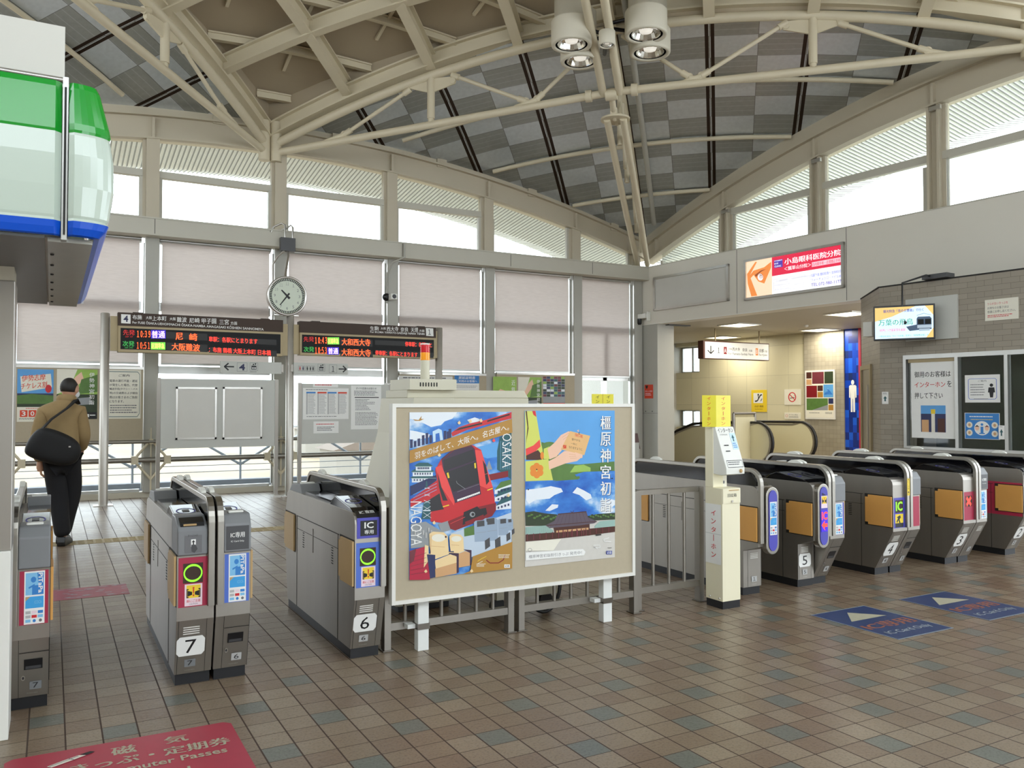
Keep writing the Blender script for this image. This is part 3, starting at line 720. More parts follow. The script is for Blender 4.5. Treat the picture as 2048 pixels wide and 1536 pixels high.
# purlin tubes under the sheet panels
for corner, nm in ((0, 'right of the clock column'), (1, 'left of the clock column')):
    for k, kk in ((.25, 'lowest'), (.5, 'middle'), (.75, 'highest')):
        f = (lambda s: (k * (1 - s), k * s)) if corner == 0 else (lambda s: (2 - k * (1 - s), k * s))
        mb = MB(); mb.tube([roof_p(*f(s), -.07) for s in np.linspace(.05, .985, 17)], .04, 'painted_steel', 10)
        tag(mb.build('purlin'), kk + ' tube purlin under the grey ceiling panels ' + nm, 'purlin')
# diagonal beams and joists under the brown deck
def beam_line(a, b, dz, w, h, m='painted_steel', n=20):
    st = []
    pa, pb = C0 + DA * (LW * a[0]) + DB * (LW * a[1]), C0 + DA * (LW * b[0]) + DB * (LW * b[1])
    d = (pb - pa).normalized(); nn = Vector((-d.y, d.x, 0))
    for i in range(n + 1):
        s = i / n; st.append((roof_p(a[0] + (b[0] - a[0]) * s, a[1] + (b[1] - a[1]) * s, dz), nn))
    mb = MB(); sec = [(-w, 0), (-w, -.025), (-.02, -.025), (-.02, .025 - h), (-w, .025 - h), (-w, -h), (w, -h), (w, .025 - h), (.02, .025 - h), (.02, -.025), (w, -.025), (w, 0)]
    sweep(mb, st, sec, m); return mb
for k in [i / 8 for i in range(1, 8)]:
    tag(beam_line((1 + k, k), (k, 1 + k), .15, .085, .26).build('ceiling_beam'), 'cream I-beam crossing under the brown deck parallel to the right truss', 'beam', 'diagonal beams under the brown deck')
for k in [i / 8 for i in range(1, 8)]:
    tag(beam_line((1 - k, k), (2 - k, 1 + k), .15, .085, .26).build('ceiling_beam'), 'cream I-beam crossing under the brown deck parallel to the left truss', 'beam', 'cross beams under the brown deck')
for k in range(1, 9):
    v = (k - .72) / 8; a, b = 1 - v, 1 + v
    tag(beam_line((a, v), (b, v), .3, .05, .13, 'painted_steel', 14).build('ceiling_joist'), 'small joist carrying the brown deck above the diagonal beams', 'joist', 'joists under the brown deck')
for k in range(-6, 7):
    u = 1 + k / 7.0; v0 = abs(u - 1)
    mb = MB(); mb.tube([roof_p(u, v0 + (1 - v0) * i / 10, .272) for i in range(1, 10)], 0, 'painted_steel', 4, True, (.05, .04))
    tag(mb.build('deck_batten'), 'thin batten pressed against the brown deck', 'batten', 'battens on the brown deck')

# ---------------------------------------------------------------- outside
mat('yard_ground', (150, 134, 112), .9, 0, .4, .09)
mat('yard_concrete', (128, 132, 140), .8, 0, .06, 2)
mat('rail_steel', (84, 66, 54), .5, .5, .1, 5)
mat('mast_grey', (150, 156, 164), .5, .2, .05, 5)
mat('house_wall', (150, 146, 138), .8, 0, .05, 2)
mat('house_roof', (110, 98, 88), .8, 0, .1, 2)
mb = MB(); mb.box(-160, 160, 17, 300, -7.2, -7, 'yard_ground'); struct(mb.build('ground'))
mb = MB(); mb.box(-9, 11.2, 14.8, 16.7, -.4, -.12, 'yard_concrete'); mb.box(-9, 11.2, 16.45, 16.7, -.12, .06, 'yard_concrete'); struct(mb.build('trim_3'))
t = thing('ledge_railing', 'thin wire railing on the concrete ledge outside the glass', 'railing', (2, 16.6, .06))
for X in (1.3, 3.2, 5.6):
    mb = MB(); mb.tube([(X, 16.58, .04), (X, 16.58, .95)], .022, 'mast_grey'); mb.build('post', t)
for X in (1.3, 3.2, 5.6):
    mb = MB(); mb.tube([(X, 16.58, .34), (X - .75, 16.58, .8)], .025, 'mast_grey'); mb.tube([(X, 16.58, .34), (X + .75, 16.58, .8)], .025, 'mast_grey'); mb.build('brace', t)
for z in (.22, .34):
    mb = MB(); mb.tube([(-5, 16.58, z), (10, 16.58, z)], .008, 'mast_grey', 6); mb.build('wire', t)
for i in range(6):
    t = thing('railway_track', 'railway track on the sunlit yard below the windows', 'track', (-30 + 5 * i, 60, -7), 'tracks in the yard')
    mb = MB()
    for sx in (-.55, .55): mb.tube([(-20 + 3.6 * i + sx, 28, -6.93), (-74 + 7 * i + sx, 170, -6.93)], 0, 'rail_steel', 4, True, (.16, .16))
    mb.build('rails', t)
for i, (X, Y) in enumerate(((-18.5, 66), (4, 78), (17, 72), (-50, 90), (38, 70))):
    t = thing('overhead_line_mast', 'grey overhead line mast standing in the bright yard', 'mast', (X, Y, -7), 'masts in the yard')
    mb = MB(); mb.tube([(X, Y, -7), (X, Y, 1.3 - .2 * i)], .16, 'mast_grey', 8); mb.build('pole', t)
    mb = MB(); mb.tube([(X - 4, Y, -.4), (X + 4, Y, -.4)], .1, 'mast_grey', 8); mb.tube([(X - 3, Y, -.4), (X, Y, -2.2), (X + 3, Y, -.4)], .07, 'mast_grey', 8); mb.build('crossarm', t)
for i, (X, Y, wd, h) in enumerate(((34, 96, 9, 3.0), (47, 102, 10, 4.2), (60, 94, 9, 3.6), (74, 100, 11, 4.4), (42, 130, 14, 4.5), (70, 140, 12, 4))):
    t = thing('house', 'pale low house beyond the railway yard', 'house', (X, Y, -7), 'houses beyond the yard')
    mb = MB(); mb.box(X - wd / 2, X + wd / 2, Y, Y + 7, -7, -7 + h, 'house_wall'); mb.build('walls', t)
    mb = MB(); mb.prism([(X - wd / 2 - .5, -7 + h), (X + wd / 2 + .5, -7 + h), (X, -7 + h + 1.7)], 'y', Y - .5, Y + 7.5, 'house_roof'); mb.build('roof', t)
# ================================================================ ticket gates
def transit_card(a, x0, y0, x1, y1):
    """the blue card sticker: pale figure, white lettering down the side, plain card, little grid of marks"""
    W, H = x1 - x0, y1 - y0; X = lambda u: x0 + W * u; Y = lambda v: y0 + H * v
    a.rect(x0, y0, x1, y1, 'paper_white'); a.rect(X(.06), Y(.03), X(.94), Y(.45), 'sky_light')
    a.rect(X(.38), Y(.27), X(.94), Y(.45), 'card_blue'); a.poly([(X(.62), Y(.03)), (X(.94), Y(.03)), (X(.94), Y(.3)), (X(.7), Y(.3))], 'card_blue')
    a.ell(X(.44), Y(.16), W * .13, H * .055, 'card_blue'); a.poly([(X(.2), Y(.3)), (X(.5), Y(.24)), (X(.5), Y(.28)), (X(.22), Y(.33))], 'card_blue')
    a.text('PiTaPa', X(.68), Y(.04), X(.9), Y(.42), 'paper_white', .02, 0, True)
    a.rect(X(.06), Y(.48), X(.94), Y(.7), 'sky_card'); a.poly([(X(.06), Y(.48)), (X(.3), Y(.48)), (X(.06), Y(.56))], 'flap_tan'); a.text('ICOCA', X(.5), Y(.56), X(.85), Y(.62), 'sky_light')
    cols = ['ink_lgrey', 'pink_pale', 'card_blue', 'ink_lgrey', 'ink_red', 'sky_light', 'sky_light', 'card_blue', 'ink_grey']
    k = a.lift
    for i in range(9):
        u, v = .07 + .3 * (i % 3), .75 + .08 * (i // 3); a.lift = k
        if i in (7, 8): a.ell(X(u + .13), Y(v + .03), W * .08, H * .03, cols[i], 12)
        else: a.rect(X(u), Y(v), X(u + .25), Y(v + .055), cols[i])
    a.up()
def caution(a, x0, y0, x1, y1, words=True):
    W, H = x1 - x0, y1 - y0; X = lambda u: x0 + W * u; Y = lambda v: y0 + H * v
    a.rect(x0, y0, x1, y1, 'pink_pale'); a.rect(X(.1), Y(.05), X(.9), Y(.64), 'warn_yellow')
    for s in (0, 1):
        f = (lambda u: X(u)) if not s else (lambda u: X(1 - u))
        a.poly([(f(.16), Y(.3)), (f(.42), Y(.36)), (f(.42), Y(.5)), (f(.16), Y(.56))], 'ink_black'); a.poly([(f(.1), Y(.22)), (f(.22), Y(.22)), (f(.22), Y(.27)), (f(.15), Y(.27)), (f(.15), Y(.58)), (f(.22), Y(.58)), (f(.22), Y(.63)), (f(.1), Y(.63))], 'ink_black')
    a.poly([(X(.45), Y(.14)), (X(.55), Y(.14)), (X(.525), Y(.44)), (X(.475), Y(.44))], 'warn_red'); a.ell(X(.5), Y(.52), W * .05, H * .045, 'warn_red', 12)
    if words: a.text('扉にご注意', X(.1), Y(.71), X(.9), Y(.84), 'ink_red', .01); a.text('CAUTION', X(.26), Y(.88), X(.74), Y(.95), 'ink_grey')
def led_ring(a, x0, y0, x1, y1):
    a.rect(x0, y0, x1, y1, 'brown_sign'); cx, cy = (x0 + x1) / 2, (y0 + y1) / 2; rx, ry = (x1 - x0) * .47, (y1 - y0) * .45
    a.ring(cx, cy, rx, ry, min(rx, ry) * .22, 'led_lime', 36)

def arc(cy, cz, r, a0, a1, n=7):
    return [(cy + r * math.cos(math.radians(a0 + (a1 - a0) * i / n)), cz + r * math.sin(math.radians(a0 + (a1 - a0) * i / n))) for i in range(n + 1)]

def gate(x0, x1, label, num=None, small=None, yb=4.76, zk=.36, bar='R', head='steel', panel='crimson', style='ring', side='x0', group=None, top=None, slot=False, flapc='flap_orange', capsule=False, step=False, barstick=False, sidecol=None, rear=6.28, brand=True):
    yf = 4.68
    t = thing('ticket_gate', label, 'ticket gate', ((x0 + x1) / 2, 5.5, 0), group)
    bx0, bx1 = (x1 - .036, x1) if bar == 'R' else (x0, x0 + .036)
    cx0, cx1 = (x0, bx0) if bar == 'R' else (bx1, x1)
    zt = .865
    headz = zt if head == 'steel' else .70
    fr = [(yf, .70)] + ([(yf, .80)] + arc(yf + .065, .80, .065, 180, 90, 4)[1:] if head == 'steel' else [(yf + .2, .70), (yf + .2, zt)])
    prof = ([(yb, .06), (yb, zk - .01), (yf, zk + .04)] if step else [(yb, .06), (yf, zk)]) + fr + [(rear - .1, zt), (rear - .02, .84), (rear + .02, .72), (rear + .02, .42), (rear - .04, .06)]
    mb = MB(); mb.prism(prof, 'x', x0, x1, 'stainless')
    sx = x0 - .0012 if side == 'x0' else x1 + .0012
    for y in (yf + .32, rear - .31): mb.box(sx - .001, sx + .001, y - .0025, y + .0025, .06, .7, 'gap_dark')
    mb.box(sx - .001, sx + .001, yf + .3, rear - .3, .698, .703, 'gap_dark'); mb.box(sx - .001, sx + .001, yf + .3, rear - .3, .61, .613, 'gap_dark')
    for y in (yf + .42, rear - .5):
        for k in range(7): mb.box(sx - .001, sx + .001, y, y + .035, .5 + k * .016, .506 + k * .016, 'gap_dark')
    mb.box(sx - .0012, sx + .0012, 5.55, 5.57, .5, .66, 'stainless_dark')
    mb.build('body', t, .006)
    mb = MB(); mb.prism([(yb + .012, 0), (yb + .012, .062), (rear - .05, .062), (rear - .05, 0)], 'x', x0 + .006, x1 - .006, 'plinth_black'); mb.build('plinth', t)
    # head at the near end
    if head == 'slot':      # grey head with a ticket slot
        mb = MB(); mb.prism([(yf - .015, .702), (yf - .015, .83), (yf, .855), (yf + .1, .9), (yf + .22, .9), (yf + .22, .702)], 'x', cx0, cx1, 'grey_plastic'); h = mb.build('head', t, .008)
        c = (cx0 + cx1) / 2; mb = MB(); mb.prism([(yf - .002, .85), (yf + .012, .872), (yf + .075, .893), (yf + .075, .885), (yf + .02, .858)], 'x', c - .06, c + .06, 'black_plastic'); mb.box(c - .045, c + .02, yf - .004, yf + .008, .857, .866, 'flap_tan'); mb.build('ticket_slot', h)
        a = Art((cx0, yf - .0155, .83), (cx1 - cx0, 0, 0), (0, 0, .128), [(0, 0), (100, 0), (100, 100), (0, 100)], None, .001)
        a.rect(24, 18, 80, 90, 'ink_grey'); a.text('きっぷ入口', 34, 14, 66, 22, 'ink_black'); a.rect(44, 34, 60, 64, 'paper_white'); a.poly([(52, 37), (58, 46), (54, 46), (54, 56), (50, 56), (50, 46), (46, 46)], 'ink_black'); a.poly([(45, 56), (59, 56), (66, 74), (56, 90), (46, 84), (45, 70)], 'dark_grey')
        a.mb.build('ticket_sticker', h)
    elif head == 'box':     # tall grey box
        mb = MB(); mb.prism([(yf - .015, .702), (yf - .015, .85), (yf + .02, .9), (yf + .035, .905), (yf + .2, .905), (yf + .2, .702)], 'x', cx0, cx1, 'grey_plastic'); mb.box(cx0 + .03, cx1 - .03, yf + .035, yf + .07, .905, .918, 'white_plastic'); h = mb.build('head', t, .008)
        if brand:
            a = Art((cx0, yf - .0155, .85), (cx1 - cx0, 0, 0), (0, 0, .148), [(0, 0), (100, 0), (100, 100), (0, 100)], None, .001)
            a.rect(8, 6, 92, 92, 'dark_grey'); a.text('IC専用', 24, 28, 76, 48, 'paper_white', .02); a.text('IC Card Only', 26, 58, 74, 66, 'paper_white'); a.mb.build('card_sticker', h)
    # card reader and the dark top
    mb = MB(); mb.prism([(yf + .05, .862), (yf + .11, .885), (yf + .4, .925), (yf + .47, .9), (yf + .52, .862)], 'x', cx0 + .006, cx1, 'black_glass')
    r = mb.build('card_reader', t, .004)
    a = Art((cx0, yf + .38, .9225), (cx1 - cx0, 0, 0), (0, .27, .0373), [(0, 0), (100, 0), (100, 100), (0, 100)], None, .0015)
    a.ring(50, 46, 34, 22, 4, 'gate_violet', 20); a.rect(38, 36, 62, 54, 'ink_grey'); a.mb.build('reader_mark', r)
    mb = MB(); mb.prism([(yf + .52, .86), (yf + .55, .885), (rear - .46, .885), (rear - .43, .86)], 'x', cx0 + .02, cx1, 'black_glass'); mb.build('top_cover', t)
    mb = MB(); mb.prism([(rear - .4, .86), (rear - .34, .925), (rear - .12, .915), (rear - .03, .85)], 'x', cx0 + .01, cx1, 'grey_plastic'); mb.box(cx0 + .03, cx1 - .02, rear - .3, rear - .26, .922, .934, 'white_plastic'); mb.build('rear_reader', t, .004)
    # guard bar with the sensor window under it
    xm = (bx0 + bx1) / 2; R = .11
    path = [(yf - .012, .43), (yf - .012, .98 - R)] + arc(yf - .012 + R, .985 - R, R, 180, 90)[1:] + arc(rear - R, .985 - R, R, 90, 0) + [(rear, .80)]
    mb = MB(); mb.tube([(xm, y, z) for y, z in path], 0, 'bar_steel', 4, True, (.035, .03)); mb.build('guard_bar', t, .004)
    mb = MB(); mb.prism([(yf + .02, .866), (yf + .02, .9), (yf + .1, .968), (rear - .1, .968), (rear - .03, .9), (rear - .03, .866)], 'x', xm - .012, xm + .012, 'black_glass'); mb.build('sensor_window', t)
    mb = MB(); mb.box(bx0, bx1, yf - .001, yf + .04, .06 if False else zk + .02, .44, 'stainless')
    for y in (yf + .33, rear - .35):
        d = MB(); d.prism([(y - .08, .997), (y - .065, 1.012), (y - .035, 1.024), (y, 1.028), (y + .035, 1.024), (y + .065, 1.012), (y + .08, .997)], 'x', xm - .014, xm + .014, 'white_plastic'); d.build('sensor_dome', t, .004)
    # flap doors folded against the passage side
    fx = x0 if side == 'x0' else x1; sg = -1 if side == 'x0' else 1
    for y0, y1 in ((yf - .004, yf + .27), (rear - .27, rear + .012)):
        d = MB(); d.box(fx, fx + sg * .002, y0 + .006, y1 + .012, .432, .708, 'gap_dark')
        d.prism([(y0 + .01, .44), (y0 + .01, .70), (y1 - .03, .70), (y1 - .03, .68), (y1, .68), (y1, .46), (y1 - .03, .46), (y1 - .03, .44)], 'x', fx + sg * .002, fx + sg * .014, flapc); d.build('flap_door', t, .003)
    if barstick:
        d = art_y(bx0, bx1, .70, .86, yf - .027, None, None, .0015); d.full('warn_yellow', .08); d.vtext('扉にご注意', 50, 3, 66, 50, 'ink_black', 0, .8); d.poly([(50, 70), (80, 82), (20, 82)], 'ink_black'); d.lines(30, 86, 70, 96, 2, 'ink_black'); d.mb.build('bar_sticker', t)
    if sidecol:
        d = MB(); d.box(fx, fx + sg * .0015, yf + .012, yf + .52, .40, .725, sidecol); d.build('side_panel', t)
    # display on the near face
    zlo, zhi = (.43, .69)
    a = art_y(cx0, cx1, zlo, zhi, yf, None, None, .002)
    a.full('stainless'); a.rect(5, 0, 100 if bar == 'R' else 95, 100, panel)
    if style == 'ring': led_ring(a, 20, 12, 86, 52); caution(a, 26, 54, 84, 98)
    elif style == 'card': transit_card(a, 20, 1, 84, 99)
    elif style == 'icgreen':
        a.rect(18, 8, 86, 50, 'brown_sign'); a.text('IC', 24, 13, 80, 44, 'led_lime', .02); a.rect(18, 54, 86, 92, 'warn_yellow'); a.poly([(30, 64), (60, 58), (66, 66), (54, 72), (62, 84), (52, 84), (44, 74), (32, 84), (28, 78), (40, 68)], 'ink_black'); a.rect(18, 84, 86, 98, 'ink_black')
    elif style == 'cross':
        a.rect(20, 14, 84, 52, 'brown_sign'); a.line([(30, 20), (74, 47)], 12, 'led_red'); a.line([(74, 20), (30, 47)], 12, 'led_red')
    a.mb.build('display_panel', t)
    if top == 'ic':
        a = art_y(cx0 + .012, cx1, .715, .835, yf, None, None, .002)
        a.full('gate_violet'); a.rect(15, 14, 90, 88, 'ink_black'); a.text('IC', 33, 22, 74, 52, 'paper_white', .02); a.text('専用', 33, 60, 74, 80, 'paper_white', .01); h = a.mb.build('card_sign', t)
        mb = MB(); mb.prism([(yf + .0, .838), (yf + .012, .856), (yf + .062, .872), (yf + .07, .866), (yf + .03, .855), (yf + .01, .836)], 'x', cx0 + .015, cx1, 'black_plastic'); mb.build('cap', h)
        q = Art((cx0 + .02, yf + .058, .8725), (cx1 - cx0 - .025, 0, 0), (0, .05, .021), [(0, 0), (100, 0), (100, 100), (0, 100)], None, .002); q.text('IC 専用', 14, 15, 86, 90, 'paper_white', .02); q.mb.build('lettering', h)
    if capsule:
        w = cx1 - cx0; mb = MB(); rr = (w - .02) / 2; cx = (cx0 + cx1) / 2 + .005; n = 10
        prof = [(cx + rr * math.cos(math.pi * i / n), .86 - rr + rr * math.sin(math.pi * i / n)) for i in range(n + 1)] + [(cx + rr * math.cos(math.pi + math.pi * i / n), .37 + rr + rr * math.sin(math.pi + math.pi * i / n) - .03) for i in range(n + 1)]
        mb.prism(prof, 'y', yf - .035, yf + .02, 'bar_steel'); h = mb.build('capsule_frame', t, .006)
        in_ = [((x - cx) * .66 + cx, (z - .615) * .9 + .615) for x, z in prof]
        mb = MB(); mb.prism(in_, 'y', yf - .04, yf - .03, 'gate_violet'); mb.build('capsule_face', h)
        a = art_y(cx - rr * .6, cx + rr * .6, .41, .82, yf - .041, None, None, .0015)
        if capsule == 'arrow':
            a.line([(20, 10), (80, 16)], 5, 'ink_navy'); caution(a, 4, 14, 96, 38, False)
            a.rect(2, 42, 98, 84, 'led_violet'); a.text('IC', 8, 45, 92, 61, 'led_red', .03); a.poly([(6, 71), (56, 62), (50, 68), (92, 68), (92, 75), (50, 75), (58, 82)], 'led_red')
        else: transit_card(a, 4, 18, 96, 80)
        a.mb.build('capsule_display', h)
    # lower sloping face
    a = Art((x0, yb if step else yf, zk), (x1 - x0, 0, 0), (0, 0 if step else yf - yb, zk - .06), [(0, 0), (100, 0), (100, 100), (0, 100)], None, .002)
    c0, c1 = ((0, 82) if bar == 'R' else (18, 100)); mid = (c0 + c1) / 2
    a.rect(c0 + 6, 0, c0 + 7.2, 100, 'gap_dark'); a.rect(c1 - 1, 0, c1, 100, 'gap_dark')
    if slot:
        a.rect(c0 + 8, 22, c1, 23.2, 'gap_dark'); a.rect(c0 + 20, 34, c1 - 16, 52, 'black_plastic'); a.rect(c0 + 24, 46, c1 - 20, 51, 'dark_grey'); a.ell(c0 + 18, 66, 5, 4.5, 'bright_steel', 14); a.ell(c0 + 18, 66, 3, 2.6, 'dark_grey', 12)
    else:
        for k in range(4): a.rect(mid - 22, 12 + k * 4, mid + 22, 14 + k * 4, 'frame_white')
    a.text('TOSHIBA', mid - 14, 92.4, mid + 14, 94.2, 'bright_steel'); k = a.lift
    f = a.mb.build('front_plate', t)
    if num:
        a.mb = MB(); a.lift = k + .001; X0, X1, Y0, Y1 = mid - 38, mid + 38, 30, 66
        a.poly([(X0 + 8, Y0), (X1 - 8, Y0), (X1, Y0 + 6), (X1, Y1 - 6), (X1 - 8, Y1), (X0 + 8, Y1), (X0, Y1 - 6), (X0, Y0 + 6)], 'paper_white'); a.text(num, mid - 15, 36, mid + 15, 61, 'ink_black'); a.mb.build('number_plate', t)
    if small:
        a.mb = MB(); a.lift = k + .001; xo = 8 if slot else 0
        a.rect(mid - 15 + xo, 73, mid + 15 + xo, 87, 'ink_lgrey' if small != '7' else 'grey_plastic'); a.text(small, mid - 7 + xo, 75.5, mid + 7 + xo, 84.5, 'ink_black'); a.mb.build('small_number', t)
    return t
gate(-.168, .004, 'leftmost ticket gate, grey head and blue card sticker edged in crimson', None, '7', bar='L', head='box', style='card', slot=True, side='x1', brand=False)
gate(.585, .772, 'ticket gate with the large white 7 and a green ring on crimson', '7', '7', head='slot', style='ring', flapc='flap_tan')
gate(.782, .96, 'ticket gate with coin hatch and blue card sticker joined to gate 7', None, '6', bar='L', head='box', panel='gate_blue', style='card', slot=True, side='x1', flapc='flap_tan')
gate(1.55, 1.735, 'ticket gate with the large white 6 and a green ring on blue', '6', '6', panel='gate_blue', style='ring', top='ic', flapc='flap_tan')
gate(4.755, 4.945, 'ticket gate with violet capsule front half hidden by the cream intercom post', None, '1', yb=4.84, bar='L', panel='stainless', style='none', capsule='card', side='x0', step=True)
gate(5.36, 5.545, 'ticket gate with the large white 5 and a red arrow on violet', '5', '5', yb=4.84, bar='R', panel='stainless', style='none', capsule='arrow', zk=.36, step=True)
gate(5.555, 5.725, 'ticket gate with violet edged card sticker joined to gate 5', None, '4', yb=4.86, bar='L', head='box', panel='gate_violet', style='card', slot=True, side='x1', zk=.4, brand=False)
gate(6.34, 6.53, 'ticket gate with the large white 4 and a green IC display', '4', '4', yb=4.86, zk=.4, panel='gate_violet', style='icgreen', barstick=True)
gate(6.54, 6.70, 'ticket gate with blank crimson panel joined to gate 4', None, '3', yb=4.86, zk=.4, bar='L', head='box', panel='crimson', style='none', slot=True, side='x1', brand=False)
gate(7.33, 7.52, 'ticket gate with the large white 3 and a red cross display', '3', '3', yb=4.86, zk=.4, panel='crimson', style='cross')
gate(7.53, 7.69, 'ticket gate with black IC sticker and card banner joined to gate 3', None, '2', yb=4.86, zk=.4, bar='L', head='box', panel='sky_pale', style='card', side='x1')
gate(8.29, 8.475, 'ticket gate with the large white 2, crimson passage side', '2', '2', yb=4.86, zk=.4, panel='gate_blue', style='ring', top='ic', sidecol='crimson')

# ================================================================ poster stand between the gates
t = thing('poster_stand', 'wide beige notice stand on white legs carrying two big travel posters', 'notice board', (2.67, 4.72, 0))
mb = MB(); mb.box(1.79, 3.54, 4.665, 4.7, .33, 1.485, 'board_beige'); mb.build('board', t)
mb = MB()
for b in ((1.77, 3.56, .31, .333), (1.77, 3.56, 1.48, 1.502)): mb.box(b[0], b[1], 4.655, 4.71, b[2], b[3], 'frame_white')
for b in ((1.77, 1.793), (3.537, 3.56)): mb.box(b[0], b[1], 4.655, 4.71, .333, 1.48, 'frame_white')
mb.build('frame', t)
for x in (1.995, 3.365):
    mb = MB(); mb.box(x - .036, x + .036, 4.71, 4.77, 0, 1.45, 'leg_white'); l = mb.build('leg', t, .004)
    mb = MB(); mb.box(x - .04, x + .04, 4.705, 4.775, .13, .165, 'stainless_dark'); mb.box(x - .09, x - .04, 4.74, 4.8, .135, .16, 'leg_white'); mb.build('clamp', l)

PX = lambda x0, y0, s: (lambda x, y: (x0 + x * s, y0 + y * s))

def cloud_sky(name):
    m = bpy.data.materials.new(name); m.use_nodes = True; nt = m.node_tree; b = nt.nodes['Principled BSDF']
    tc = nt.nodes.new('ShaderNodeTexCoord'); mp = nt.nodes.new('ShaderNodeMapping'); mp.inputs['Scale'].default_value = (1, 1, 1.7); nz = nt.nodes.new('ShaderNodeTexNoise'); nz.inputs['Scale'].default_value = 5.5; nz.inputs['Detail'].default_value = 6
    r = nt.nodes.new('ShaderNodeValToRGB'); e = r.color_ramp.elements
    e[0].position = .3; e[0].color = (*lin((22, 82, 176)), 1); e[1].position = .72; e[1].color = (*lin((236, 240, 244)), 1); k = e.new(.52); k.color = (*lin((54, 126, 208)), 1); k = e.new(.6); k.color = (*lin((120, 172, 222)), 1)
    for i, o in ((mp.inputs[0], tc.outputs['Object']), (nz.inputs['Vector'], mp.outputs[0]), (r.inputs[0], nz.outputs['Fac']), (b.inputs['Base Color'], r.outputs[0])): nt.links.new(o, i)
    b.inputs['Roughness'].default_value = .45; MATS[name] = m
cloud_sky('art_blue'); mat('art_sky', (90, 160, 220), .45, 0, .12, 4); mat('art_cloud', (226, 232, 238), .45, 0, .04, 8); mat('art_gold', (176, 130, 52), .45, 0, .05, 6)
mat('art_red', (196, 32, 40), .4, 0, .08, 5); mat('art_dred', (128, 18, 28), .4, 0, .1, 5); mat('art_lred', (232, 70, 66), .4, 0, .08, 5); mat('art_black', (22, 18, 24), .35, 0, .1, 5); mat('art_purple', (58, 32, 60), .4, 0, .1, 5)
mat('art_cream', (236, 208, 156), .45, 0, .05, 6); mat('art_tan', (206, 160, 112), .45, 0, .06, 6); mat('art_carpet', (180, 34, 62), .5, 0, .1, 9); mat('art_seat', (150, 168, 188), .45, 0, .06, 8); mat('art_lseat', (190, 204, 218), .45, 0, .06, 8)
mat('art_green', (86, 122, 56), .5, 0, .25, 12); mat('art_dgreen', (44, 58, 34), .5, 0, .3, 14); mat('art_lgreen', (150, 186, 84), .5, 0, .2, 10); mat('art_skin', (236, 192, 164), .45, 0, .05, 5); mat('art_kimono', (206, 210, 96), .45, 0, .06, 5); mat('art_orange', (226, 134, 44), .45, 0, .08, 6)
mat('art_wood', (226, 180, 120), .45, 0, .06, 9); mat('art_roof', (92, 80, 92), .45, 0, .1, 9); mat('art_verdi', (150, 182, 172), .45, 0, .08, 9); mat('art_gravel', (206, 202, 194), .5, 0, .06, 30); mat('art_brown', (74, 36, 24), .45, 0, .12, 8); mat('art_teal', (40, 90, 96), .45, 0, .15, 8); mat('art_grey', (146, 150, 152), .45, 0, .12, 9); mat('art_navy', (38, 46, 90), .45, 0, .1, 6); mat('art_maroon', (112, 46, 56), .45, 0, .2, 14)

# left poster: red express train over two cities
mb = MB(); mb.box(1.88, 2.58, 4.6615, 4.6645, .45, 1.45, 'paper_white')
a = Art((1.88, 4.6612, 1.45), (.70, 0, 0), (0, 0, 1.0), [(78, 97), (895, 97), (903, 1375), (62, 1462)], mb, .0003, .00006)
a.full('art_blue')
a.poly([(78, 97), (460, 97), (420, 150), (360, 170), (330, 200), (250, 215), (200, 190), (140, 160), (80, 150)], 'art_cloud'); a.poly([(80, 240), (140, 250), (240, 275), (230, 300), (120, 320), (78, 310)], 'art_cloud'); a.poly([(540, 160), (600, 140), (660, 160), (640, 185), (560, 190)], 'art_cloud')
for x, h in ((80, 60), (110, 40), (140, 52), (175, 70), (205, 80), (235, 55), (350, 60), (375, 50), (390, 66)): a.poly([(x, 395 - x * .25 - h), (x + 22, 392 - x * .25 - h), (x + 22, 400 - x * .25), (x, 404 - x * .25)], 'art_navy')
a.poly([(262, 250), (310, 228), (335, 240), (345, 318), (322, 322), (315, 262), (285, 270), (285, 332), (266, 336)], 'sky_pale')
a.poly([(105, 152), (150, 158), (176, 124), (170, 150), (194, 150), (160, 166), (120, 164)], 'art_gold')
a.poly([(412, 262), (470, 220), (560, 188), (690, 160), (895, 98), (895, 150), (690, 200), (540, 240), (420, 292)], 'art_red'); a.poly([(430, 250), (480, 222), (660, 182), (660, 194), (480, 238)], 'art_black'); a.poly([(700, 165), (880, 112), (880, 124), (700, 178)], 'art_black')
# castle and tower at the left, towers and castle at the right
a.poly([(78, 500), (560, 380), (895, 300), (895, 800), (78, 800)], 'art_blue'); a.poly([(560, 390), (895, 320), (880, 440), (700, 470), (600, 430)], 'art_sky')
for y, x0, x1 in ((640, 78, 290), (590, 85, 275), (545, 110, 262)):
    a.rect(x0 + 14, y - 24, x1 - 14, y + 20, 'art_cloud'); a.poly([(x0, y - 18), (x0 + 40, y - 44), (x1 - 40, y - 44), (x1, y - 18), (x1 - 12, y - 12), (x0 + 12, y - 12)], 'art_teal')
a.poly([(120, 510), (190, 500), (238, 520), (200, 530)], 'art_teal')
a.poly([(78, 770), (78, 690), (290, 600), (290, 660)], 'art_navy')
a.poly([(800, 300), (860, 270), (895, 262), (895, 640), (780, 560), (780, 410)], 'art_teal'); a.poly([(690, 560), (716, 486), (742, 560)], 'art_grey'); a.poly([(710, 600), (870, 570), (870, 620), (720, 650)], 'art_dred')
for y, x0, x1 in ((720, 760, 895), (780, 762, 895), (850, 770, 895)): a.poly([(x0, y), (x1, y - 60), (x1, y + 30), (x0, y + 40)], 'art_cloud'); a.poly([(x0, y + 8), (x0 + 50, y - 60), (x1, y - 80), (x1, y - 40)], 'art_green' if y < 730 else 'art_teal')
